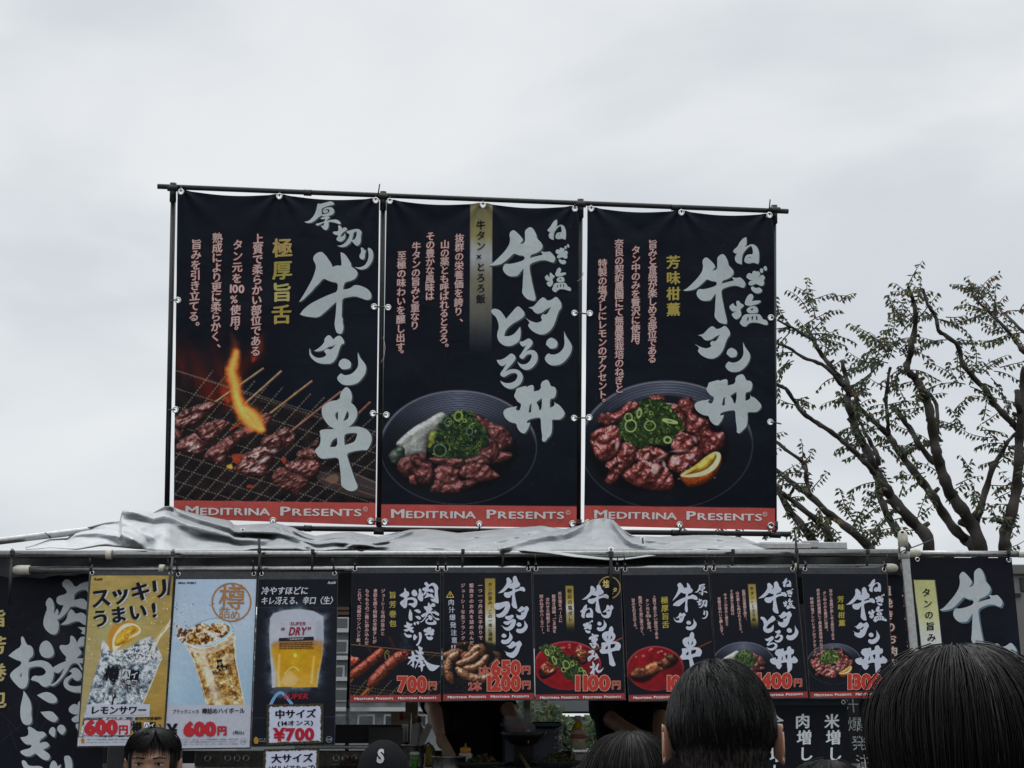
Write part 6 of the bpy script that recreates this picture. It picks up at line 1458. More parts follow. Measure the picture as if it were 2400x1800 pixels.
# ------------------------------------------------------------------ buildings and hedge seen through the stall
M_CONC = mat('grey_cladding', (.20, .215, .22), .7, var=.12, vscale=1.5)
M_WFR = mat('pale_window_frame', (.46, .47, .47), .5); M_GLASS = mat('dim_glass', (.05, .06, .065), .12, spec=.6)
bld = empty('grey_building', P(950, 1800, 17), 'grey banded building seen through the stall behind the meat roll poster', 'building')
a, b = P(560, 1437, 17), P(1215, 1640, 17)
mb = MB(); mb.box(((a.x + b.x) / 2, 20, a.z / 2), (b.x - a.x, 5.4, a.z)); mb.build('wall', M_CONC, bld)
for y in (1475, 1540, 1590, 1662):
    c = P(880, y, 17); mb = MB(); mb.box(((a.x + b.x) / 2, 17.24, c.z), (b.x - a.x, .12, .05)); mb.build('ledge', M_WFR, bld)
for y in (1460, 1515, 1575, 1628, 1690):
    for x in range(600, 1200, 62):
        c = P(x + (y % 7) * 3, y, 17.2); o = MB(); o.box((c.x, 17.27, c.z), (.22, .05, .17)); w = o.build('window', M_WFR, bld)
        o = MB(); o.box((c.x, 17.24, c.z), (.17, .03, .12)); o.build('pane', M_GLASS, w)
ev = empty('slatted_eave', P(820, 1440, 13), 'brown slatted eave behind the stall beside the beer poster', 'eave')
a, b = P(640, 1388, 13), P(905, 1442, 13)
for i in range(5):
    z = a.z + (b.z - a.z) * (i + .5) / 5; mb = MB(); mb.box(((a.x + b.x) / 2, 13 + .01 * i, z), (b.x - a.x, .05, (a.z - b.z) / 5 - .012)); mb.build('slat', mat('brown_slat', (.085, .05, .03), .7, var=.3, vscale=10), ev)
mb = MB(); mb.box(((a.x + b.x) / 2, 13.09, (a.z + b.z) / 2), (b.x - a.x, .05, a.z - b.z + .02)); mb.build('backing_board', M_DARKIN, ev)
hall = empty('low_building', P(1400, 1800, 24), 'low grey roofed building beyond the bushes behind the cooks', 'building')
a, b = P(1180, 1652, 24), P(1760, 1680, 24)
mb = MB(); mb.box(((a.x + b.x) / 2, 26, a.z / 2 - .1), (b.x - a.x, 4, a.z - .2)); mb.build('wall', M_CONC, hall); mb = MB(); mb.box(((a.x + b.x) / 2, 25.6, a.z), (b.x - a.x + .8, 5.2, .24)); mb.build('roof', mat('roof_metal', (.13, .14, .15), .5), hall)

# ------------------------------------------------------------------ leaves
def leaf_mat(name, cols):
    m = mat(name, cols[0], .5, spec=.3); t = m.node_tree; b = t.nodes['Principled BSDF']
    a = t.nodes.new('ShaderNodeVertexColor'); a.layer_name = 'Col'; t.links.new(a.outputs[0], b.inputs['Base Color'])
    tr = t.nodes.new('ShaderNodeBsdfTranslucent'); mx_ = t.nodes.new('ShaderNodeMixShader'); mx_.inputs[0].default_value = .3
    t.links.new(a.outputs[0], tr.inputs[0]); t.links.new(b.outputs[0], mx_.inputs[1]); t.links.new(tr.outputs[0], mx_.inputs[2])
    t.links.new(mx_.outputs[0], t.nodes['Material Output'].inputs[0]); return m
M_LEAF = leaf_mat('leaves', [(.05, .08, .03)])
LEAFC = [(.055, .085, .050), (.075, .11, .055), (.045, .070, .045), (.11, .12, .05), (.15, .085, .045), (.16, .14, .04)]
class Leaves:
    def __init__(s): s.v = []; s.f = []; s.c = []
    def leaf(s, p, d, n, l, w, c):
        d = V(d).normalized(); u = d.cross(V(n)).normalized(); k = len(s.v); m = p + d * l * .45; nn = u.cross(d) * l * .12
        s.v += [p, m + u * w * .5 - nn, p + d * l, m - u * w * .5 - nn]; s.f += [(k, k + 1, k + 2), (k, k + 2, k + 3)]; s.c += [c] * 4
    def build(s, name, parent): return mesh(name, s.v, s.f, M_LEAF, parent, False, col=s.c)
lr = random.Random(21)
def rv(): return V((lr.gauss(0, 1), lr.gauss(0, 1), lr.gauss(0, 1)))
def bush(cx, cy, rx, ry, Y, n, label, lf=.075):
    c = P(cx, cy, Y); root = empty('bush', V((c.x, Y, 0)), label, 'bush', 'bushes behind the stall')
    L = Leaves(); sx, sz = rx * Y / F_PX, ry * Y / F_PX
    for _ in range(n):
        d = rv().normalized(); r = lr.uniform(.45, 1.05) ** .6; k = 1 + .3 * sin(d.x * 5 + cx) * cos(d.z * 4)
        p = c + V((d.x * sx * r * k, d.y * .5 * r, d.z * sz * r * k)); co = lr.choice(LEAFC[:4]); q = lr.uniform(.7, 1.6)
        L.leaf(p, rv() + V((0, 0, -.3)), rv(), lf * lr.uniform(.6, 1.2), lf * .5, tuple(x * q for x in co))
    L.build('foliage', root)
    mb = MB(); mb.tube([(c.x, Y, 0), (c.x + .05, Y, c.z - sz * .5), (c.x + .12, Y, c.z)], [.05, .035, .015], 7); mb.build('stem', mat('twig_bark', (.04, .035, .03), .9), root, True)
bush(1300, 1745, 78, 78, 11.5, 2300, 'rounded green bush seen between the steaming wok and the oil bottle'); bush(1420, 1755, 62, 66, 11.0, 1900, 'yellow green bush seen right of the oil bottle'); bush(1215, 1690, 46, 40, 12.5, 900, 'dark bush seen above the wok steam')

# ------------------------------------------------------------------ three roadside trees, pruned limbs with sprays of small leaves
M_BARK = mat('dark_bark', (.030, .026, .022), .9, var=.5, vscale=8, bump=.7, bscale=30)
def tree(label, limbs, sprays, trunk, Y, seed):
    q = random.Random(seed); base = P(trunk[0], trunk[1], Y)
    root = empty('street_tree', V((base.x, Y, 0)), label, 'tree', 'pruned trees right of the banners')
    mb = MB(); s = Y / F_PX
    r0 = trunk[2] * s
    mb.tube([V((base.x + .1, Y, -.05)), V((base.x + .05, Y, base.z * .5)), base, P(trunk[0], trunk[1] - 40, Y)], [r0 * 1.25, r0 * 1.05, r0, r0 * .7], 12)
    mb.build('trunk', M_BARK, root, True)
    paths = []
    for (pts, w0, w1, dY) in limbs:
        pp = spline(pts, 4); n = len(pp); k = []
        for i, p in enumerate(pp):
            t = i / (n - 1); k.append(P(p[0] + q.uniform(-1.2, 1.2), p[1] + q.uniform(-1.2, 1.2), Y + dY * t + .05 * sin(i * .9 + seed)))
        rs = [max(.008, (w0 + (w1 - w0) * (i / (n - 1))) * s * .5 * (1 + .12 * sin(i * 1.7))) for i in range(n)]
        m = MB(); m.tube(k, rs, 9)
        for _ in range(max(1, n // 9)):
            j = q.randrange(1, n - 1); d = V((q.uniform(-1, 1), q.uniform(-.5, .5), q.uniform(.1, 1))).normalized(); m.tube([k[j], k[j] + d * rs[j] * 2.2], [rs[j] * .6, rs[j] * .45], 7)
        m.build('limb', M_BARK, root, True); paths.append((pp, k, w0, w1))
    L = Leaves(); tw = MB()
    def spray(x, y, ang, ln, Yc, dense=1.0, brown=.12):
        a = R(ang); pts = []; x0, y0 = x, y; bend = q.uniform(-.9, .9); n = max(5, int(ln / 9.5))
        hue = q.random()
        for i in range(n + 1):
            t = i / n; aa = a + bend * t; pts.append(P(x, y, Yc)); x += cos(aa) * ln / n; y -= sin(aa) * ln / n; y += ln / n * .16 * t
        tw.tube(pts, [.006 - .004 * i / n for i in range(n + 1)], 4, cap=False)
        for i in range(1, n + 1):
            d = (pts[i] - pts[i - 1]).normalized()
            for sgn in (1, -1):
                if q.random() > .93 * dense: continue
                sd = V((0, -1, 0)).cross(d).normalized() * sgn
                dd = (d * .45 + sd * q.uniform(.1, .8) + V((0, q.uniform(-.5, .5), -.8))).normalized()
                c = LEAFC[4] if q.random() < brown else LEAFC[q.randrange(0, 4)] if hue < .8 else LEAFC[q.choice([1, 3, 5])]
                g = q.uniform(.6, 1.3); L.leaf(pts[i], dd, V((q.gauss(0, .4), -1, q.gauss(0, .4))), q.uniform(12, 19) * s, q.uniform(5.0, 8.0) * s, tuple(v * g for v in c))
    for (x, y, ang, ln, cnt, br) in sprays:
        for _ in range(max(2, int(cnt * .62))): spray(x + q.gauss(0, 9), y + q.gauss(0, 9), ang + q.gauss(0, 26), ln * q.uniform(.6, 1.15), Y + q.gauss(0, .25), 1.0, br)
    for (pp, k, w0, w1) in paths:
        for j in range(2, len(pp)):
            if q.random() < .20: spray(pp[j][0], pp[j][1], q.choice([q.uniform(10, 70), q.uniform(110, 175), q.uniform(-20, 20), q.uniform(160, 200)]), q.uniform(28, 75), k[j].y + q.gauss(0, .1), .95, .12)
    o = len(L.v); nf = len(L.f); mesh('crown', list(L.v) + list(tw.v), L.f + [tuple(i + o for i in f) for f in tw.f], [M_LEAF, M_BARK], root, False, [0] * nf + [1] * len(tw.f), list(L.c) + [(.03, .026, .022)] * len(tw.v))
tree('leftmost pruned tree, its low limbs running in behind the right banner', [
    ([(2050, 1310), (2038, 1285), (1987, 1237), (1948, 1209), (1898, 1161), (1861, 1136), (1825, 1105), (1780, 1075)], 24, 9, .5), ([(1898, 1161), (1890, 1125), (1888, 1097), (1881, 1083), (1825, 1041), (1780, 1010)], 12, 7, .3),
    ([(1930, 1320), (1903, 1265), (1875, 1226), (1847, 1192), (1820, 1140)], 22, 15, .2), ([(1847, 1168), (1856, 1153), (1863, 1137)], 8, 7, 0), ([(1950, 1330), (1943, 1276), (1937, 1243), (1914, 1220), (1870, 1184), (1836, 1156)], 24, 10, -.3)],
    [(1960, 1262, 150, 80, 9, .15), (1900, 1270, 100, 70, 8, .2), (2000, 1250, 60, 70, 8, .15), (2040, 1265, 40, 80, 7, .1), (1985, 1215, 90, 70, 6, .25), (2060, 1275, 120, 60, 5, .1), (1845, 1215, 70, 50, 4, .2), (1880, 1085, 60, 50, 3, .3), (1830, 1100, 30, 50, 2, .2), (1900, 1150, 70, 55, 3, .2), (1640, 1262, 30, 50, 4, .2), (1600, 1262, 60, 40, 3, .2), (1730, 1262, 40, 50, 3, .2), (1690, 1275, 90, 40, 3, .2), (1790, 1270, 80, 50, 4, .2)], (1985, 1420, 26), 11.5, 5)
tree('middle pruned tree with several dark leaning limbs beside the right banner', [
    ([(2178, 1320), (2172, 1259), (2139, 1223), (2102, 1181), (2077, 1147), (2055, 1108), (2043, 1080), (2027, 1046), (2010, 1016), (1996, 974), (1987, 940), (1988, 918), (1971, 891), (1948, 861), (1926, 833), (1903, 791), (1892, 763)], 30, 9, .6),
    ([(2050, 1110), (2027, 1083), (2004, 1060), (1976, 1035), (1948, 1013), (1914, 990), (1884, 971), (1864, 943), (1842, 911), (1825, 903), (1780, 870)], 14, 8, -.5), ([(2130, 1290), (2102, 1243), (2083, 1215), (2069, 1181), (2060, 1153), (2055, 1110)], 20, 14, .1),
    ([(2058, 1090), (2055, 1066), (2041, 1038), (2027, 1013), (2015, 988), (2004, 957)], 12, 7, .3), ([(1996, 930), (1987, 903), (1979, 869), (1973, 847)], 13, 10, .2), ([(1976, 905), (1946, 870), (1918, 850), (1885, 838), (1850, 815), (1825, 806), (1790, 790)], 11, 5, -.4), ([(1903, 795), (1880, 782), (1850, 765), (1822, 750)], 9, 5, -.2)],
    [(1905, 770, 70, 85, 4, .25), (1890, 745, 120, 90, 6, .15), (1900, 790, 20, 80, 5, .1), (1860, 775, 170, 70, 6, .1), (1840, 740, 130, 60, 4, .1), (1930, 800, 150, 75, 5, .1), (1935, 830, 40, 70, 4, .1), (1860, 840, 190, 70, 5, .1), (1960, 840, 170, 60, 4, .1), (1990, 960, 120, 55, 3, .3), (1985, 925, 20, 60, 3, .3), (2060, 1050, 20, 70, 4, .1), (2000, 990, 200, 50, 3, .2), (2060, 1165, 140, 60, 5, .3), (2030, 1200, 60, 70, 6, .2), (2110, 1160, 50, 90, 4, .1), (2140, 1210, 40, 80, 4, .1), (1830, 800, 200, 45, 3, .2), (1900, 715, 70, 70, 3, .1), (1950, 715, 40, 60, 2, .1)], (2165, 1420, 34), 12.0, 8)
tree('rightmost pruned tree with a forked trunk and thick upright limb at the frame edge', [
    ([(2295, 1330), (2284, 1287), (2268, 1268), (2240, 1243), (2209, 1201), (2184, 1159), (2158, 1125), (2130, 1089), (2102, 1052), (2083, 1021), (2055, 993), (2027, 968), (1998, 940)], 28, 11, .5), ([(2083, 1018), (2080, 982), (2077, 940), (2080, 900), (2086, 862)], 10, 7, -.2),
    ([(2300, 1330), (2298, 1285), (2279, 1234), (2251, 1189), (2228, 1159), (2212, 1119), (2198, 1075), (2192, 1046), (2183, 990), (2172, 940), (2158, 908), (2140, 882), (2125, 862), (2134, 830), (2140, 790), (2147, 740), (2141, 710), (2136, 692), (2128, 672)], 34, 7, -.4), ([(2188, 1085), (2156, 1044), (2136, 1010), (2111, 976), (2091, 951)], 15, 12, .4), ([(2192, 1050), (2197, 1000), (2194, 950), (2176, 920)], 12, 8, .3),
    ([(2282, 1243), (2296, 1201), (2310, 1150), (2327, 1097), (2349, 1061), (2363, 1035), (2380, 1016)], 20, 7, .2), ([(2352, 1330), (2354, 1287), (2357, 1248), (2371, 1198), (2383, 1136), (2388, 1066), (2391, 1010), (2397, 940), (2402, 860)], 30, 18, 0),
    ([(2390, 1010), (2357, 976), (2329, 946), (2312, 917), (2282, 886), (2256, 852), (2245, 810), (2215, 786), (2200, 774), (2192, 740), (2175, 715), (2164, 678)], 16, 7, -.5), ([(2440, 850), (2400, 824), (2383, 802), (2355, 768), (2313, 726), (2279, 692)], 13, 6, .3), ([(2440, 800), (2400, 779), (2355, 735)], 9, 7, .5), ([(2400, 985), (2388, 959), (2384, 916)], 16, 13, -.1)],
    [(2085, 840, 120, 85, 10, .08), (2070, 810, 150, 100, 10, .05), (2060, 850, 180, 95, 9, .08), (2085, 800, 60, 80, 8, .1), (2110, 830, 30, 70, 7, .12), (2040, 880, 200, 80, 7, .08), (2100, 880, 250, 60, 7, .12), (2120, 760, 110, 80, 8, .1), (2140, 690, 70, 75, 4, .3), (2130, 700, 110, 60, 4, .2), (2160, 745, 20, 60, 5, .15), (2200, 750, -20, 75, 6, .05), (2170, 745, 160, 70, 5, .1), (2210, 800, 170, 80, 4, .05), (2250, 895, 150, 95, 7, .05), (2280, 900, 20, 80, 6, .05), (2240, 870, 60, 85, 5, .1),
     (2300, 705, 110, 70, 9, .25), (2330, 735, 70, 80, 8, .25), (2345, 755, 150, 80, 9, .1), (2360, 780, 200, 70, 8, .08), (2310, 740, 170, 75, 8, .1), (2380, 800, 100, 70, 6, .1), (2290, 680, 130, 60, 6, .2), (2395, 740, 60, 60, 4, .15), (2300, 870, 60, 90, 5, .08), (2330, 860, 20, 80, 5, .08), (2250, 1000, 150, 90, 5, .1), (2300, 1000, 30, 85, 5, .05), (2330, 1020, 170, 80, 4, .1), (2200, 1040, 160, 75, 5, .2), (2150, 950, 100, 80, 6, .15), (2120, 960, 160, 75, 6, .2), (2240, 960, 40, 60, 4, .1), (2330, 1180, 40, 80, 4, .1), (2300, 1200, 140, 60, 3, .2), (2350, 1240, 60, 70, 5, .1), (2390, 1250, 100, 60, 5, .1), (2240, 1140, 30, 60, 3, .2), (2175, 1100, 200, 75, 4, .1), (2260, 1120, 70, 70, 3, .1), (2390, 1140, 150, 60, 3, .1), (2330, 1085, 30, 70, 3, .1)], (2310, 1440, 40), 12.5, 13)

cb = empty('grey_cabinet', P(2420, 1800, 6.6), 'grey metal cabinet side showing past the right banner edge', 'cabinet')
a, b = P(2366, 1326, 6.6), P(2640, 1326, 6.6)
mb = MB(); mb.box(((a.x + b.x) / 2, 7.0, a.z / 2), (b.x - a.x, .78, a.z), bev=.008); mb.build('body', mat('cabinet_grey', (.17, .165, .155), .5, var=.12, vscale=5), cb)
mb = MB(); mb.box(((a.x + b.x) / 2, 6.99, a.z - .02), (b.x - a.x + .02, .82, .05), bev=.006); mb.build('top_edge', mat('cabinet_trim', (.12, .118, .112), .5), cb)
for y in (1392, 1397): 
    c = P(2386, y, 6.6); mb = MB(); mb.box((c.x, 6.605, c.z), (.03, .02, .006)); mb.build('latch', M_BLACKPL, cb)
c = P(2404, 1370, 6.6); mb = MB(); mb.box((c.x, 6.607, c.z), (.05, .012, .07), bev=.004); mb.build('label_plate', M_BLACKPL, cb)
# ------------------------------------------------------------------ people
M_SKIN = mat('skin', (.40, .23, .16), .5, var=.08, vscale=30, sss=.15); M_SKIN2 = mat('tanned_skin', (.28, .15, .095), .5, var=.1, vscale=30, sss=.1)
M_HAIR = mat('black_hair', (.0045, .0042, .0045), .42, spec=.22); M_HAIR2 = mat('dark_brown_hair', (.0065, .0050, .0046), .42, spec=.17); M_GREYH = mat('greying_hair', (.045, .045, .046), .45, spec=.3)
M_STUB = None
def loft(mb, rings, n=28, m=0):
    """rings: (cx,cy,z, half width, half depth front, half depth back, squareness)"""
    vs = []
    for (cx, cy, z, a, bf, bb, e) in rings:
        for j in range(n):
            t = 2 * pi * j / n; c, s_ = cos(t), sin(t)
            x = (abs(c) ** e) * (1 if c >= 0 else -1) * a; b = bf if s_ < 0 else bb
            vs.append((cx + x, cy + (abs(s_) ** e) * (1 if s_ >= 0 else -1) * b, z))
    k = len(rings); fs = [(i * n + j, i * n + (j + 1) % n, (i + 1) * n + (j + 1) % n, (i + 1) * n + j) for i in range(k - 1) for j in range(n)]
    fs += [tuple(range(n - 1, -1, -1)), tuple((k - 1) * n + j for j in range(n))]
    mb.add(vs, fs, m)
# head, chin at 0, crown at .235; front is -y
HEAD = [(0, -.028, .000, .022, .030, .030, .9), (0, -.026, .012, .040, .045, .050, .9), (0, -.018, .035, .053, .062, .062, .95), (0, -.008, .065, .062, .078, .075, 1), (0, 0, .095, .068, .088, .086, 1), (0, .002, .125, .072, .092, .094, 1), (0, .004, .155, .0745, .091, .097, 1), (0, .005, .185, .071, .082, .092, 1), (0, .006, .208, .058, .064, .075, 1), (0, .008, .226, .036, .040, .048, 1), (0, .009, .235, .012, .014, .016, 1)]
def torso(hz, w=1.0):
    """from crotch to jaw for a chin height hz"""
    s = hz / 1.50
    return [(0, .0, .78 * s, .13 * w, .10, .11, .85), (0, .0, .88 * s, .165 * w, .11, .12, .85), (0, .0, 1.0 * s, .145 * w, .10, .105, .85), (0, .0, 1.15 * s, .155 * w, .115, .11, .85), (0, .005, 1.28 * s, .175 * w, .115, .115, .8), (0, .012, 1.36 * s, .170 * w, .09, .10, .8), (0, .018, 1.405 * s, .12 * w, .07, .08, .85), (0, .016, 1.44 * s, .065, .058, .062, 1), (0, .01, 1.48 * s, .056, .055, .060, 1), (0, .004, hz + .03, .055, .055, .062, 1), (0, .0, hz + .07, .05, .055, .06, 1)]
def remesh(vs_mb, name, vox, mats, parent, loc, rot):
    o = vs_mb.build(name, mats, None); md = o.modifiers.new('r', 'REMESH'); md.mode = 'VOXEL'; md.voxel_size = vox; md.use_smooth_shade = True
    sm = o.modifiers.new('s', 'SMOOTH'); sm.iterations = 4; sm.factor = .5
    dg = bpy.context.evaluated_depsgraph_get(); dg.update(); me = bpy.data.meshes.new_from_object(o.evaluated_get(dg)); bpy.data.objects.remove(o); me.name = name
    return me
def ears(mb, hz, k=1.0, m=0):
    for s_ in (-1, 1):
        c = V((s_ * .078, .012, hz + .112)); vs = []; n = 14
        for i in range(7):
            f = i / 6; r = sin(pi * min(1, f * .62 + .0)) if f < 1 else 0
            for j in range(n):
                t = 2 * pi * j / n; rr = (.6 + .4 * sin(f * pi / 2)) if f < .85 else .82
                zz = cos(t) * .033 * rr * (1.0 if cos(t) > 0 else .95); yy = sin(t) * (.019 if sin(t) > 0 else .014) * rr
                dx = .004 + .017 * f - (.006 if f > .95 else 0)
                vs.append(c + V((s_ * dx, yy + .010 * f, zz + .002)))
        fs = [(i * n + j, i * n + (j + 1) % n, (i + 1) * n + (j + 1) % n, (i + 1) * n + j) for i in range(6) for j in range(n)] + [tuple(6 * n + j for j in range(n))]
        mb.add(vs, fs, m)
def xf(pts, loc, ang, sc): 
    Mx = Matrix.Rotation(ang, 3, 'Z'); return [Mx @ (V(p) * sc) + V(loc) for p in pts]
def skull(th, ph, infl=0.0, top=0.0):
    """point of the scalp: th round the vertical (0 = right, -pi/2 = front), ph from the crown"""
    a, bf, bb, ct, cb = .0745 + infl, .091 + infl, .097 + infl, .095 + infl + top, .14
    x = cos(th) * sin(ph) * a; b = bf if sin(th) < 0 else bb; y = .005 + sin(th) * sin(ph) * b
    z = .142 + cos(ph) * (ct if ph < pi / 2 else cb); return V((x, y, z))
class Strands:
    def __init__(s): s.v = []; s.f = []; s.n = 0
    def add(s, pts, r0, r1):
        k = len(pts); P3 = [V(p) for p in pts]
        for i, p in enumerate(P3):
            t = (P3[min(i + 1, k - 1)] - P3[max(0, i - 1)]).normalized(); u = t.cross(V((.31, .77, .55))).normalized(); w = t.cross(u); r = r0 + (r1 - r0) * i / (k - 1)
            for j in range(3):
                a = 2 * pi * j / 3; s.v.append(p + (u * cos(a) + w * sin(a)) * r)
        for i in range(k - 1):
            for j in range(3): s.f.append((s.n + i * 3 + j, s.n + i * 3 + (j + 1) % 3, s.n + (i + 1) * 3 + (j + 1) % 3, s.n + (i + 1) * 3 + j))
        s.n += 3 * k
def person(label, crown, ang, sc, hairfn, shirt, skin=M_SKIN, arms=None, vox=.011, trousers=(.02, .022, .03), cat='person', face=False, w=1.0, group=None):
    """crown = world position of the top of the skull; ang turns the figure (0 = facing the camera, pi = back to it)"""
    H = crown[2] / sc; hz = H - .235
    loc = V((crown[0], crown[1], 0)); root = empty('person', loc, label, cat, group)
    mb = MB(); loft(mb, torso(hz, w)); loft(mb, [(c[0], c[1], c[2] + hz, *c[3:]) for c in HEAD])
    s = hz / 1.5
    for q in (-1, 1):
        mb.tube([(q * .085, 0, .86 * s), (q * .095, -.005, .48 * s), (q * .10, .01, .10 * s), (q * .10, .01, .05)], [.085, .062, .045, .045], 14)
        mb.tube([(q * .10, .05, .045), (q * .105, -.06, .04), (q * .11, -.15, .03)], [.042, .045, .032], 12)
        A = (arms or {}).get(q) or [(q * .155 * w, .015, 1.37 * s), (q * .205 * w, .02, 1.22 * s), (q * .225 * w, .01, 1.06 * s), (q * .225 * w, -.03, .83 * s)]
        mb.tube(A, [.052, .048, .040, .028][:len(A)], 14)
        d = (V(A[-1]) - V(A[-2])).normalized(); e = V(A[-1])
        mb.tube([e - d * .01, e + d * .04, e + d * .085], [.026, .036, .030], 12, flat=.55)
        side = d.cross(V((q, 0, .1))).normalized()
        for fi, (off, ln) in enumerate(((-.026, .065), (-.009, .078), (.009, .072), (.026, .056))):
            b = e + d * .08 + side * off; mb.tube([b, b + d * ln * .5 + V((0, 0, -.004)), b + d * ln + V((-q * .012, 0, -.006))], [.0095, .009, .0075], 8)
        b = e + d * .03 - side * .030; mb.tube([b, b + d * .03 - side * .022, b + d * .06 - side * .026], [.012, .011, .009], 8)
    if face:
        loft(mb, [(0, -.086, hz + .085, .017, .010, .012, 1), (0, -.090, hz + .092, .016, .019, .014, 1), (0, -.087, hz + .105, .010, .013, .012, 1), (0, -.084, hz + .130, .007, .007, .012, 1)], 12)
        mb.tube([(-.05, -.075, hz + .142), (-.02, -.087, hz + .146), (.02, -.087, hz + .146), (.05, -.075, hz + .142)], [.008, .009, .009, .008], 8)
        for q in (-1, 1): mb.tube([(q * .020, -.082, hz + .058), (0, -.088, hz + .060)], [.008, .010], 8)
    me = remesh(mb, 'body', vox, skin, None, None, None)
    e_ = MB(); ears(e_, hz); off = len(me.vertices)
    bm = bmesh.new(); bm.from_mesh(me); nv = [bm.verts.new(p) for p in e_.v]; 
    for f in e_.f:
        fc = bm.faces.new([nv[i] for i in f]); fc.smooth = True
    bm.to_mesh(me); bm.free()
    Mx = Matrix.Translation(loc) @ Matrix.Rotation(ang, 4, 'Z') @ Matrix.Scale(sc, 4); me.transform(Mx); me.update()
    link('body', me, root)
    def child(name, m_, mats):
        m_.v = [tuple(Mx @ V(p)) for p in m_.v]; return m_.build(name, mats, root, True)
    # shirt with sleeves, trousers
    sh = MB(); T = torso(hz, w)[1:7]; loft(sh, [(a, b, z, x + .014, f + .014, k + .014, e) for (a, b, z, x, f, k, e) in T] + [(0, .018, 1.418 * s, .095 * w, .068, .078, .9), (0, .016, 1.437 * s, .074, .066, .072, 1)])
    for q in (-1, 1):
        A = (arms or {}).get(q) or [(q * .155 * w, .015, 1.37 * s), (q * .205 * w, .02, 1.22 * s), (q * .225 * w, .01, 1.06 * s)]
        a0, a1, a2 = V(A[0]), V(A[1]), V(A[2]); sh.tube([a0, a1, a1 + (a2 - a1) * .45], [.066, .062, .060], 14)
    sh2 = remesh(sh, 'shirt', .014, shirt, None, None, None); sh2.transform(Mx); link('shirt', sh2, root)
    tr = MB()
    for q in (-1, 1): tr.tube([(q * .08, 0, .90 * s), (q * .09, 0, .82 * s), (q * .097, 0, .48 * s), (q * .10, .01, .10 * s)], [.10, .096, .076, .062], 14)
    child('trousers', tr, mat('trouser_cloth', trousers, .8))
    sho = MB()
    for q in (-1, 1): sho.tube([(q * .10, .075, .045), (q * .105, -.05, .045), (q * .11, -.185, .032)], [.045, .052, .036], 12)
    child('shoes', sho, M_BLACKPL)
    if face:
        ey = MB()
        for q in (-1, 1):
            vs = [(q * .033 + .0145 * cos(t) , -.0835 + abs(cos(t)) * .006, hz + .1285 + .0050 * sin(t)) for t in np.linspace(0, 2 * pi, 13)[:-1]]
            ey.add(vs, [tuple(range(12))])
            vs = [(q * .033 + .0052 * cos(t), -.0850, hz + .1287 + .0048 * sin(t)) for t in np.linspace(0, 2 * pi, 11)[:-1]]; ey.add(vs, [tuple(range(10))], 1)
            ey.tube([(q * .018, -.089, hz + .131), (q * .033, -.0885, hz + .1345), (q * .049, -.079, hz + .131)], .0014, 5, m=1)
        child('eyes', ey, [mat('eye_white', (.5, .48, .46), .3), M_HAIR])
        br_ = MB()
        for q in (-1, 1): br_.tube([(q * .014, -.0935, hz + .147), (q * .034, -.0935, hz + .151), (q * .054, -.080, hz + .147)], [.0026, .0030, .0016], 6)
        child('eyebrows', br_, M_HAIR)
    hairfn(root, Mx, hz)
    return root, Mx, hz
def shell(root, Mx, hz, f, mat_, ph1, n=40, k=26, col=None, name='hair'):
    """scalp-hugging under-layer; f(th,ph) -> inflation"""
    vs = []; cs = []
    for i in range(k + 1):
        for j in range(n):
            th = 2 * pi * j / n; pm = ph1(th) if callable(ph1) else ph1; ph = .02 + (pm - .02) * i / k
            p = skull(th, ph, f(th, ph)); vs.append(Mx @ (p + V((0, 0, hz))))
            if col: cs.append(col(th, ph))
    fs = [(i * n + j, i * n + (j + 1) % n, (i + 1) * n + (j + 1) % n, (i + 1) * n + j) for i in range(k) for j in range(n)] + [tuple(range(n))]
    return mesh(name, vs, fs, mat_, root, True, col=cs if col else None)
def hair_of(root, Mx, hz, S, m_, name='hair_strands'):
    return mesh(name, [Mx @ (p + V((0, 0, hz))) for p in S.v], S.f, m_, root, True)
M_SCALP = mat('cropped_hair', (.01, .01, .01), .6, spec=.3)
def _vc(m):
    t = m.node_tree; a = t.nodes.new('ShaderNodeVertexColor'); a.layer_name = 'Col'; t.links.new(a.outputs[0], t.nodes['Principled BSDF'].inputs['Base Color'])
_vc(M_SCALP)
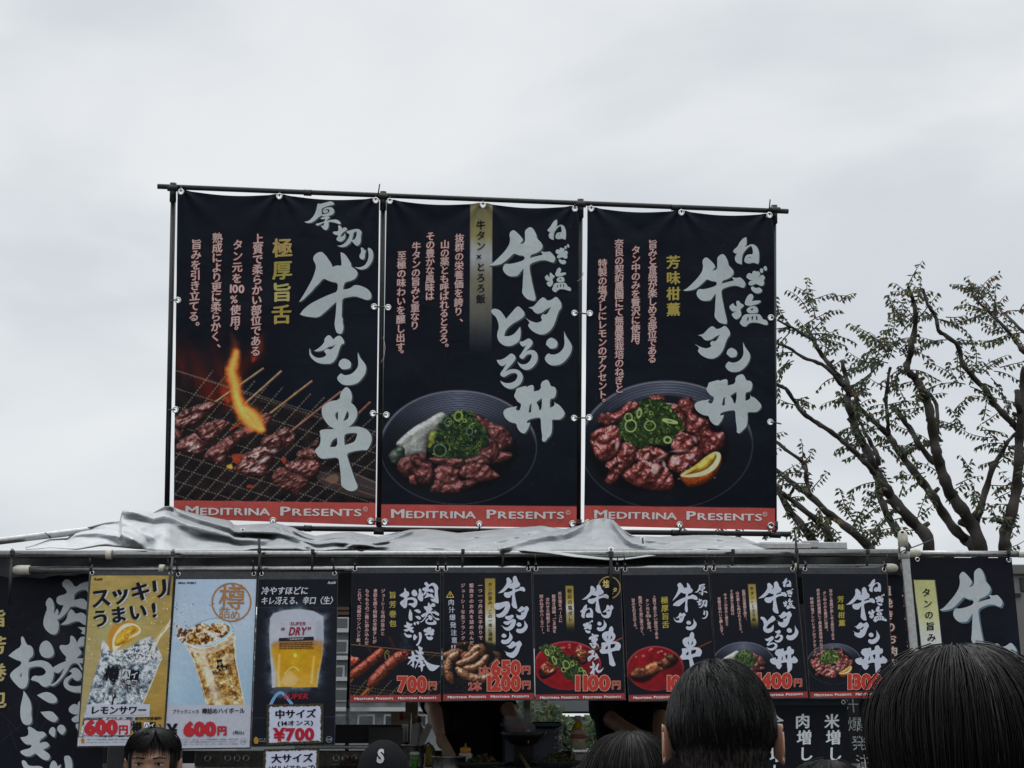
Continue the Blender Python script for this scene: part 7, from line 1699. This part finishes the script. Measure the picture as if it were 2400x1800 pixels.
def hair_man(root, Mx, hz):
    q = random.Random(31); whorl = (pi / 2, .42)
    def col(th, ph):
        t = min(1, max(0, (ph - 1.55) / .75)); n = .5 + .5 * vnoise(np.array([th * 14.]), np.array([ph * 14.]), 71)[0]
        return tuple(a * (1 - t) + b * t * (.7 + .5 * n) for a, b in zip((.009, .0085, .0085), (.060, .045, .038)))
    back = lambda th: 2.45 if sin(th) > .1 else 1.75 if sin(th) > -.45 else 1.25
    h = shell(root, Mx, hz, lambda th, ph: .0035 + .004 * max(0, 1 - ph / 1.6), M_SCALP, back, 56, 34, col)
    # cropped at the back and sides, longer on top, turning round a whorl at the crown
    S = Strands(); Gs = Strands()
    for i in range(11000):
        th = q.uniform(-pi, pi); ph = math.acos(1 - q.random() * (1 - cos(2.35)))
        if ph > back(th): continue
        long_ = max(0, min(1, (1.75 - ph) / .55)); L = .009 + .034 * long_ * q.uniform(.7, 1.15); st = 7 if long_ > .2 else 4
        if ph > 1.5 and q.random() < (ph - 1.5) / .8: continue
        tw = .55 * exp_(-(ph / .9) ** 2) + q.gauss(0, .10); lift = .003 + .007 * long_; clump = .5 * (vnoise(np.array([th * 5.]), np.array([ph * 5.]), 73)[0] - .5) * long_
        pts = []; t_, p_ = th, ph
        for s_ in range(st):
            f = s_ / (st - 1); pts.append(skull(t_, p_, .0022 + lift * min(1, 1.3 * sin(pi * min(.62, f * .62))) + .003 * long_))
            d = L / (st - 1) / .095; p_ += d * cos(tw + clump); t_ += d * sin(tw + clump) / max(.25, sin(p_))
        (Gs if q.random() < .06 else S).add(pts, .00062, .00030)
    hair_of(root, Mx, hz, S, M_HAIR); hair_of(root, Mx, hz, Gs, M_GREYH)
exp_ = math.exp
def long_hair(seed, n, part, length, vol, m_, wave=.004, drop=1.9, grey=.0, wl=.9):
    def f(root, Mx, hz):
        q = random.Random(seed)
        infl = lambda th, ph: .008 + vol * .8 * min(1, ph / 1.2)
        shell(root, Mx, hz, lambda th, ph: .002 + .25 * infl(th, ph), m_, lambda th: 2.0 if sin(th) > -.55 else 1.0, 48, 26)
        S = Strands(); S2 = Strands()
        for i in range(n):
            th = q.uniform(-pi, pi); ph = .05 + abs(q.gauss(0, .42))
            if ph > 1.5: continue
            if sin(th) < -.62 and ph > .75: continue
            pts = []; clump = (vnoise(np.array([th * 4. + 50]), np.array([ph * 7.]), 80 + seed)[0] - .5) * 2.6; lay = q.uniform(.30, 1.0) + .12 * clump; jit = q.gauss(0, .09); L = length * q.uniform(.55, 1.1); st = 15
            if q.random() < .03: lay *= 1.35
            last = None
            for k in range(st):
                fr = k / (st - 1); pp = ph + fr * L / .105; t_ = th + jit * fr + .10 * clump * fr * fr + wave * 10 * sin(pp * 3 + th * 5) * fr
                if pp < drop:
                    p = skull(t_, pp, .002 + infl(t_, pp) * lay + .006 * fr * clump * .5); last = p
                else:
                    p = skull(t_, drop, .002 + infl(t_, drop) * lay); dz = (pp - drop) * .115
                    taper = 1 - .20 * min(1, dz / .12) * wl
                    p = V((p.x * taper + .004 * sin(dz * 30 + th * 8), p.y * taper + .004 * cos(dz * 26 + th * 6), p.z - dz))
                pts.append(p)
            (S2 if q.random() < grey else S).add(pts, q.uniform(.0006, .0011), .00045)
        hair_of(root, Mx, hz, S, m_)
        if S2.n: hair_of(root, Mx, hz, S2, M_GREYH)
    return f
def fringe(seed, n=2600):
    base = long_hair(seed, n, 0, .085, .014, M_HAIR, .006, 1.6)
    def f(root, Mx, hz):
        base(root, Mx, hz); q = random.Random(seed + 1); S = Strands()
        for i in range(900):
            th = -pi / 2 + q.gauss(0, .62); pts = []
            sw = .35 if th > -1.35 else -.30
            for k in range(9):
                fr = k / 8; ph = .35 + fr * (.93 + .07 * sin(th * 7) + q.uniform(-.05, .05)); pts.append(skull(th + sw * fr * fr, min(ph, 1.36), .010 + .014 * sin(fr * 2.2) + q.uniform(0, .004)))
            S.add(pts, .0009, .0004)
        hair_of(root, Mx, hz, S, M_HAIR)
    return f
CL = lambda n, c: mat(n, c, .9, var=.2, vscale=20, bump=.2, bscale=120, spec=.12)
def at_top(px, py, Y): p = P(px, py, Y); return (p.x, p.y, p.z)
person('man seen from behind with short greying black hair and reddish ears', at_top(1684, 1566, 2.2), pi - .06, 1.0, hair_man, CL('navy_jacket', (.02, .022, .03)), vox=.010)
person('woman seen from behind with thick dark bobbed hair at the right edge', at_top(2236, 1545, 1.62), pi + .12, 1.0, long_hair(5, 8000, 0, .34, .030, M_HAIR2, .004, 1.85, .015), CL('dark_coat', (.018, .017, .018)), vox=.012, w=.9)
person('shorter person with straight dark hair, only the crown showing between counter and man', at_top(1478, 1732, 2.5), pi - .1, .98, long_hair(9, 5200, 0, .30, .018, M_HAIR2, .002, 1.8, .04), CL('grey_coat', (.05, .05, .055)), vox=.013, w=.9)
person('person of whom only tousled black hair tips show before the topping board', at_top(1940, 1795, 3.0), pi, .98, fringe(15, 1500), CL('black_coat', (.015, .015, .016)), vox=.015)
person('young man facing the camera below the lemon sour poster, black fringe over dark eyes', at_top(362, 1714, 4.55), .12, .98, fringe(23), CL('black_shirt', (.012, .012, .013)), M_SKIN2, face=True, vox=.009)

def hair_cap(root, Mx, hz):
    """black baseball cap with a white letter S on the front"""
    vs = []; n, k = 36, 12
    for i in range(k + 1):
        for j in range(n):
            th = 2 * pi * j / n; ph = .02 + 1.42 * i / k; vs.append(Mx @ (skull(th, ph, .013 + .008 * (sin(th) < 0) * min(1, ph), .012) + V((0, 0, hz))))
    fs = [(i * n + j, i * n + (j + 1) % n, (i + 1) * n + (j + 1) % n, (i + 1) * n + j) for i in range(k) for j in range(n)] + [tuple(range(n))]
    cap = mesh('cap', vs, fs, CL('cap_cloth', (.010, .010, .012)), root, True)
    mb = MB(); vv = []
    for i in range(6):
        for j in range(15):
            a = -pi + pi * .12 + (pi - pi * .24) * j / 14; r = 1 + .62 * i / 5 * sin(-a); vv.append(Mx @ V((cos(a) * .088 * (1 + .06 * i / 5), sin(a) * .106 * r, hz + .150 - .018 * (i / 5) ** 1.5 - .012 * cos(a) ** 2)))
    mb.add(vv, [(i * 15 + j, i * 15 + j + 1, (i + 1) * 15 + j + 1, (i + 1) * 15 + j) for i in range(5) for j in range(14)])
    o = mb.build('cap_brim', CL('brim_cloth', (.010, .010, .012)), root, True); md = o.modifiers.new('t', 'SOLIDIFY'); md.thickness = .003
    v, f = char('S', .05); s = .062; vs = []
    for (x, y) in v:
        th = -pi / 2 + (x - .34) * s / .10; ph = 1.02 - (y - .36) * s / .11; vs.append(Mx @ (skull(th, ph, .0232, .012) + V((0, 0, hz))))
    mesh('cap_letter', vs, f, mat('cap_white', (.36, .36, .36), .7), root)
    S = Strands(); q = random.Random(3)
    for i in range(700):
        th = q.uniform(-pi, pi)
        if sin(th) < -.75: continue
        S.add([skull(th, 1.4 + .3 * t, .006 + .004 * t) for t in (0, .5, 1)], .0009, .0005)
    hair_of(root, Mx, hz, S, M_HAIR)
person('person in a black cap bearing a white letter S facing out from the stall', at_top(899, 1752, 5.0), .05, 1.0, hair_cap, CL('black_tee', (.012, .012, .013)), M_SKIN2, face=True, vox=.010)
# two cooks inside, heads hidden behind the posters
fl = .46
def cook(label, px, Y, arms, skin, apron=None, zc=2.17):
    p = P(px, 1700, Y)
    r, Mx, hz = person(label, (p.x, Y, zc), .0, 1.0, lambda a, b, c: shell(a, b, c, lambda th, ph: .012, M_HAIR, lambda th: 1.9 if sin(th) > -.5 else 1.1), CL('cook_tee', (.008, .008, .009)), skin, arms=arms, vox=.010)
    for ch in r.children:
        if ch.name.startswith('shoes') or ch.name.startswith('trousers'): pass
    if apron:
        m_ = MB(); z0, z1 = apron; vs = []
        for i in range(9):
            for j in range(9):
                u = -1 + 2 * j / 8; z = z0 + (z1 - z0) * i / 8; vs.append(Mx @ V((u * (.10 + .03 * (1 - i / 8)), -.142 + .03 * u * u, z)))
        m_.add(vs, [(i * 9 + j, i * 9 + j + 1, (i + 1) * 9 + j + 1, (i + 1) * 9 + j) for i in range(8) for j in range(8)]); o = m_.build('apron', CL('apron_cloth', (.012, .012, .013)), r, True); md = o.modifiers.new('t', 'SOLIDIFY'); md.thickness = .004
    return r
def rel(px, py, Y, cx, Yc): p = P(px, py, Y); return (p.x - P(cx, 1700, Yc).x, p.y - Yc, p.z)
c1 = (1112, 7.45)
E1 = {-1: [rel(1058, 1600, 7.45, *c1), rel(1005, 1640, 7.3, *c1), rel(1020, 1672, 7.1, *c1), rel(1032, 1722, 7.0, *c1)], 1: [rel(1166, 1600, 7.45, *c1), rel(1184, 1650, 7.35, *c1), rel(1200, 1678, 7.2, *c1), rel(1222, 1706, 7.05, *c1)]}
cook('cook in black with both forearms bare, reaching into a steel pot', 1112, 7.45, E1, M_SKIN, (1.25, 1.85))
c2 = (1470, 7.5)
E2 = {-1: [rel(1405, 1610, 7.5, *c2), rel(1405, 1668, 7.35, *c2), rel(1460, 1705, 7.15, *c2), rel(1540, 1745, 7.0, *c2)], 1: [rel(1535, 1610, 7.5, *c2), rel(1552, 1660, 7.35, *c2), rel(1546, 1705, 7.15, *c2), rel(1552, 1750, 7.0, *c2)]}
cook('cook in black with tanned forearms behind the tongue skewer poster', 1470, 7.5, E2, M_SKIN2)
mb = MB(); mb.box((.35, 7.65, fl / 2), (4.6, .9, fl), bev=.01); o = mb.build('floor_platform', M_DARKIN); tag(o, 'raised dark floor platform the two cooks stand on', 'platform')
# ------------------------------------------------------------------ things on and behind the counter
M_SS = mat('brushed_steel', (.50, .49, .47), .28, metal=1.0, rvar=.1, vscale=50); M_DKPLATE = mat('dark_plate', (.02, .021, .024), .3)
def atz(px, Y, z=None): p = P(px, 1800, Y); return (p.x, Y, zs if z is None else z)
def hgt(py, Y): return P(1200, py, Y).z
def wd(px, Y): return px * Y / F_PX
gr = empty('gas_range', atz(665, 7.0), 'black gas range with a worn steel knob strip behind the price cards', 'gas range')
bar('hood', 700, 1698, 942, 1742, 7.1, .5, mat('sooty_black', (.008, .008, .009), .5, bump=.2), gr)
bar('body', 452, 1798, 875, 1840, 6.95, .5, M_DARKIN, gr); bar('knob_strip', 455, 1760, 878, 1797, 6.93, .03, mat('worn_steel', (.12, .11, .10), .5, metal=.5, var=.4, vscale=30, bump=.3), gr)
for x in (487, 534, 556, 577, 788, 809, 829):
    c = P(x, 1777, 6.93); mb = MB(); mb.torus(c, (0, -1, 0), .014, .0035, 18, 6); mb.build('knob', M_SS, gr, True)
bar('gas_shelf', 690, 1748, 872, 1755, 6.9, .2, M_SS, gr); bar('back_panel', 862, 1705, 944, 1800, 7.02, .02, mat('dark_steel', (.05, .05, .05), .4, metal=.6), gr)
ct = empty('sauce_carton', atz(938, 7.55), 'beige sauce carton with a red cap and blue label', 'carton')
a, b = P(915, 1690, 7.55), P(960, 1800, 7.55); cx, w = (a.x + b.x) / 2, b.x - a.x; z1 = a.z; M_CART = mat('beige_card', (.40, .32, .19), .55)
mb = MB(); mb.box((cx, 7.6, (z1 + zs) / 2), (w, .09, z1 - zs), bev=.003)
zt_ = hgt(1668, 7.55); mb.add([(cx - w / 2, 7.555, z1), (cx + w / 2, 7.555, z1), (cx + w / 2, 7.645, z1), (cx - w / 2, 7.645, z1), (cx - w / 2, 7.6, zt_), (cx + w / 2, 7.6, zt_)], [(0, 1, 5, 4), (2, 3, 4, 5), (0, 4, 3), (1, 2, 5)]); mb.build('box', M_CART, ct)
mb = MB(); mb.tube([P(940, 1684, 7.57), P(940, 1671, 7.54)], .012, 14); mb.build('cap', mat('red_cap', (.30, .04, .05), .4), ct, True)
bar('label', 937, 1714, 958, 1748, 7.547, .006, mat('blue_label', (.02, .035, .12), .5), ct, 0); pl = Plane(P(937, 1748, 7.545), P(958, 1748, 7.545), P(937, 1714, 7.545)); k = Ink(pl, .001); k.col('塩たれ', (945.5, 1727), (945.5, 1757), 13, (.7, .7, .72), off=.01); k.build('lettering', M_POS, ct, .8)
def bottle(name, label, px, Y, top, w_px, prof, mats, cat='bottle'):
    """prof: (fraction of half width, fraction of height, material)"""
    root = empty(name, atz(px, Y), label, cat); H = hgt(top, Y) - zs; hw = wd(w_px, Y) / 2; c = atz(px, Y)
    for (nm, mt, pr) in prof:
        mb = MB(); mb.lathe(c, [(hw * r, H * h) for r, h in pr], 24); mb.build(nm, mats[mt], root, True)
    return root
M_MILK = mat('cloudy_plastic', (.50, .50, .48), .3, trans=.1); M_BRCAP = mat('brown_cap', (.16, .09, .04), .5); M_OIL = mat('golden_oil', (.62, .40, .03), .08, trans=.55, spec=.6); M_PAPER = mat('paper_label', (.42, .36, .28), .6, var=.3, vscale=60); M_REDL = mat('red_label', (.34, .09, .05), .6); M_PINKC = mat('pinkish_cap', (.40, .32, .33), .4)
bottle('plastic_bottle', 'clear white bottle with a brown cap beside the sauce carton', 979, 7.5, 1678, 33, [('body', 0, [(.9, 0), (1, .03), (1, .62), (.9, .72), (.45, .84), (.40, .87)]), ('cap', 1, [(.44, .87), (.44, .99), (.38, 1.0)]), ('label', 2, [(1.02, .2), (1.02, .55)])], [M_MILK, M_BRCAP, mat('white_label', (.5, .5, .5), .5)])
bottle('oil_bottle', 'tall square shouldered bottle of golden oil with a pink cap and printed label', 1356, 7.0, 1677, 32, [('body', 0, [(.95, 0), (1, .03), (1, .70), (.92, .78), (.42, .88), (.40, .90)]), ('cap', 1, [(.46, .90), (.46, .99), (.40, 1.0)]), ('label', 2, [(1.03, .26), (1.03, .72)]), ('label_band', 3, [(1.05, .55), (1.05, .64)])], [M_OIL, M_PINKC, M_PAPER, M_REDL])
bottle('green_bottle', 'small green bottle standing before the utensil pot', 971, 6.6, 1762, 22, [('body', 0, [(.6, 0), (.65, .4), (.8, .6), (.9, .8)]), ('cap', 1, [(.95, .8), (1, .95), (.9, 1)])], [mat('green_glass', (.08, .30, .05), .15, trans=.4), M_MILK])
bottle('squeeze_bottle', 'small squeeze bottle with an orange nozzle beside the steel pot', 1091, 6.75, 1741, 31, [('body', 0, [(.95, 0), (1, .05), (1, .56), (.9, .60)]), ('nozzle', 1, [(.78, .60), (.78, .80), (.62, .82), (.16, .86), (.07, 1.0)])], [M_MILK, mat('orange_plastic', (.50, .21, .03), .4)])
bottle('mustard_bottle', 'yellow label bottle behind the ladle', 1007, 7.2, 1746, 24, [('body', 0, [(.9, 0), (1, .1), (1, .8), (.6, .95), (.5, 1)])], [mat('yellow_label', (.42, .36, .05), .4)])
def vessel(name, label, px, Y, top, w_px, cat):
    root = empty(name, atz(px, Y), label, cat); H = hgt(top, Y) - zs; r = wd(w_px, Y) / 2
    mb = MB(); mb.lathe(atz(px, Y), [(r * .96, 0), (r, .01), (r, H), (r * 1.04, H + .002), (r * 1.04, H + .006), (r * .97, H + .004), (r * .96, .012), (0.0001, .012)], 36); mb.build('vessel', M_SS, root, True); return root
vessel('utensil_pot', 'steel pot holding two grey paddles', 965, 6.9, 1748, 54, 'pot'); vessel('stock_pot', 'shiny steel pot the cook dips into', 1052, 6.65, 1775, 76, 'pot')
def paddle(label, a, b, w):
    r = empty('paddle', P(a[0], a[1], a[2]), label, 'paddle', 'grey paddles in the utensil pot'); A, B = P(*a), P(*b); d = (B - A).normalized(); u = d.cross(V((0, 1, 0))).normalized(); mb = MB(); h = wd(w, 6.9) / 2; vs = []
    for t, s_ in ((0, .55), (.3, .7), (.7, 1), (.95, 1), (1.0, .7)): c = A + (B - A) * t; vs += [c - u * h * s_ + V((0, -.004, 0)), c + u * h * s_ + V((0, -.004, 0)), c + u * h * s_ + V((0, .004, 0)), c - u * h * s_ + V((0, .004, 0))]
    fs = [(i * 4 + j, i * 4 + (j + 1) % 4, i * 4 + 4 + (j + 1) % 4, i * 4 + 4 + j) for i in range(4) for j in range(4)] + [(3, 2, 1, 0), (16, 17, 18, 19)]; mb.add(vs, fs); mb.build('blade', mat('grey_nylon', (.24, .23, .21), .5), r)
paddle('upright grey paddle in the utensil pot', (969, 1778, 6.9), (973, 1697, 6.93), 16); paddle('slanted grey paddle in the utensil pot', (974, 1778, 6.9), (1007, 1697, 6.95), 15)
ld = empty('ladle', P(1008, 1770, 6.8), 'dark wire ladle handle curving behind the steel pot', 'ladle'); mb = MB(); mb.tube([P(x, y, 6.8) for x, y in ((994, 1765), (997, 1747), (1004, 1741), (1011, 1748), (1019, 1775), (1022, 1800))], .006, 8); mb.build('handle', M_BLACKPL, ld, True)
sp = empty('wooden_spatula', P(1052, 1775, 6.72), 'pale spatula held by the cook above the steel pot', 'spatula'); A, B = P(1040, 1728, 6.85), P(1060, 1795, 6.68); mb = MB(); u = V((1, 0, 0)); vs = []
for t, w_ in ((0, .013), (.25, .022), (.6, .034), (1, .042)): c = A + (B - A) * t; vs += [c - u * w_ + V((0, -.004, 0)), c + u * w_ + V((0, -.004, 0)), c + u * w_ + V((0, .004, 0)), c - u * w_ + V((0, .004, 0))]
mb.add(vs, [(i * 4 + j, i * 4 + (j + 1) % 4, i * 4 + 4 + (j + 1) % 4, i * 4 + 4 + j) for i in range(3) for j in range(4)] + [(3, 2, 1, 0), (12, 13, 14, 15)]); mb.build('blade', mat('pale_wood', (.30, .22, .14), .6, var=.2), sp)
def plate(label, px, Y, rim, w_px, seed, fh, cols):
    z = hgt(rim, Y); r = wd(w_px, Y) / 2; root = empty('food_plate', atz(px, Y), label, 'plate', 'plates of food along the counter'); c = (P(px, 1800, Y).x, Y, z)
    mb = MB(); mb.lathe(c, [(r * .45, zs - z), (r * .5, zs - z + .004), (r, 0), (r * .98, .004), (r * .5, zs - z + .012), (.0001, zs - z + .012)], 40); mb.build('dish', M_DKPLATE, root, True)
    q = random.Random(seed); v = []; f = []; cc = []
    for _ in range(260):
        a, t = q.uniform(0, 2 * pi), sqrt(q.random()); hh = fh * (1 - t * t) * q.uniform(.4, 1); p = V((c[0] + cos(a) * t * r * .72, Y + sin(a) * t * r * .72, z - .012 + hh)); d = V((q.gauss(0, 1), q.gauss(0, 1), q.gauss(0, .7))).normalized(); u = d.cross(V((.2, .5, .8))).normalized(); n = d.cross(u); l, w_ = q.uniform(.012, .026), q.uniform(.005, .010); k = len(v); col = q.choice(cols); g_ = q.uniform(.6, 1.3)
        for sgn in (-1, 1): v += [p + d * l * sgn * .5 + u * w_, p + d * l * sgn * .5 + n * w_ * .7, p + d * l * sgn * .5 - u * w_, p + d * l * sgn * .5 - n * w_ * .5]
        f += [(k + j, k + (j + 1) % 4, k + 4 + (j + 1) % 4, k + 4 + j) for j in range(4)] + [(k + 3, k + 2, k + 1, k), (k + 4, k + 5, k + 6, k + 7)]; cc += [tuple(x * g_ for x in col)] * 8
    mesh('food', v, f, M_LEAF, root, False, col=cc)
MC = [(.10, .055, .04), (.13, .075, .05), (.07, .04, .03), (.07, .11, .03)]
plate('dark plate heaped with browned meat beside the squeeze bottle', 1129, 6.6, 1788, 118, 3, .05, MC); plate('dark plate of greens and meat before the blue bin', 1307, 6.6, 1785, 116, 4, .055, [(.05, .08, .03), (.08, .10, .03), (.09, .05, .035)]); plate('plate of dark meat in front of the knob strip', 820, 6.6, 1793, 78, 6, .045, MC[:3])
wk = empty('wok', P(1227, 1730, 7.0), 'black wok raised on the stove with steam rising from it', 'wok'); c = P(1227, 1716, 7.0); r = wd(106, 7.0) / 2
mb = MB(); mb.lathe(c, [(.02, -.075), (r * .55, -.055), (r * .85, -.025), (r, 0), (r * .97, .001), (r * .8, -.022), (r * .5, -.045), (.0001, -.055)], 36); mb.build('bowl', M_BLACKPIPE, wk, True)
mb = MB(); mb.tube([(c.x, c.y, zs), (c.x, c.y, c.z - .07)], .05, 16); mb.build('burner', M_DARKIN, wk, True)
bn = empty('blue_bin', atz(1245, 7.2), 'dark blue bin lined with a clear plastic bag behind the wok', 'bin'); a, b = P(1176, 1700, 7.2), P(1312, 1800, 7.2); M_BLUE = mat('navy_plastic', (.010, .016, .05), .35, bump=.3, bscale=12)
mb = MB(); mb.box(((a.x + b.x) / 2, 7.36, (a.z + zs) / 2), (b.x - a.x, .3, a.z - zs), bev=.02); mb.build('tub', M_BLUE, bn); mb = MB(); mb.box(((a.x + b.x) / 2, 7.36, a.z + .004), (b.x - a.x + .02, .32, .03), bev=.008); mb.build('rim', M_BLUE, bn)
M_BAG = mat('clear_bag', (.55, .58, .62), .15, trans=.6, bump=.8, bscale=14, alpha=.55); vs = []; nb = 26
for i in range(nb):
    for j in range(7): x = 1300 + j * 3 + 2.5 * sin(i * 1.3 + j); vs.append(P(x, 1706 + i * 2.6, 7.17 - .012 * sin(i * .9 + j * 1.1)))
mesh('bag', vs, [(i * 7 + j, i * 7 + j + 1, i * 7 + j + 8, i * 7 + j + 7) for i in range(nb - 1) for j in range(6)], M_BAG, bn, True)
fo = empty('foil_tray', atz(1368, 6.7), 'lidded foil tray stacked at the foot of the oil bottle', 'tray'); a, b = P(1342, 1760, 6.7), P(1394, 1768, 6.7)
mb = MB(); mb.box(((a.x + b.x) / 2, 6.76, a.z), (b.x - a.x, .1, .018), bev=.004); mb.build('lid', mat('foil', (.7, .7, .7), .3, metal=.9, bump=.8, bscale=60), fo); mb = MB(); mb.box(((a.x + b.x) / 2, 6.76, (a.z - .012 + zs) / 2), (b.x - a.x - .02, .08, a.z - .012 - zs), bev=.006); mb.build('container', mat('clear_tray', (.20, .19, .16), .2), fo)
for lb, p0, p1 in (('upper wooden chopstick leaning against the blue bin', (1219, 1764), (1245, 1806)), ('lower wooden chopstick leaning against the blue bin', (1216, 1767), (1240, 1806))):
    r_ = empty('chopstick', P(*p1, 6.9), lb, 'chopstick', 'chopsticks by the blue bin'); mb = MB(); mb.tube([P(*p0, 6.95), P(*p1, 6.85)], [.003, .0045], 6); mb.build('stick', mat('bamboo', (.25, .17, .09), .6), r_, True)
# steam over the wok and the range: real volumes
def steam(label, px, py, Y, rx, ry, dens, name='steam'):
    c = P(px, py, Y); bm = bmesh.new(); bmesh.ops.create_icosphere(bm, subdivisions=4, radius=1)
    for v in bm.verts:
        n = v.co.normalized(); k = 1 + .25 * sin(n.x * 5 + n.z * 4) + .15 * sin(n.z * 9 + n.y * 3); v.co = V((n.x * rx * Y / F_PX * k + .25 * n.z * rx * Y / F_PX, n.y * .10 * k, n.z * ry * Y / F_PX * k)) + c
    me = bpy.data.meshes.new(name); bm.to_mesh(me); bm.free(); m = bpy.data.materials.new('steam_vapour'); m.use_nodes = True; t = m.node_tree; t.nodes.remove(t.nodes['Principled BSDF'])
    pv = t.nodes.new('ShaderNodeVolumePrincipled'); pv.inputs['Color'].default_value = (.9, .9, .9, 1); pv.inputs['Anisotropy'].default_value = .2
    co = t.nodes.new('ShaderNodeTexCoord'); nz_ = t.nodes.new('ShaderNodeTexNoise'); nz_.inputs['Scale'].default_value = 14; nz_.inputs['Detail'].default_value = 4; t.links.new(co.outputs['Object'], nz_.inputs['Vector'])
    mr_ = t.nodes.new('ShaderNodeMapRange'); mr_.inputs['From Min'].default_value = .42; mr_.inputs['From Max'].default_value = .75; mr_.inputs['To Min'].default_value = 0; mr_.inputs['To Max'].default_value = dens
    t.links.new(nz_.outputs[0], mr_.inputs[0]); t.links.new(mr_.outputs[0], pv.inputs['Density']); t.links.new(pv.outputs[0], t.nodes['Material Output'].inputs['Volume'])
    me.materials.append(m); o = link(name, me); tag(o, label, 'steam', kind='stuff'); return o
steam('pale steam rising from the black wok', 1222, 1690, 7.0, 34, 30, 26); steam('faint steam drifting over the black range hood', 840, 1672, 7.3, 56, 26, 9)
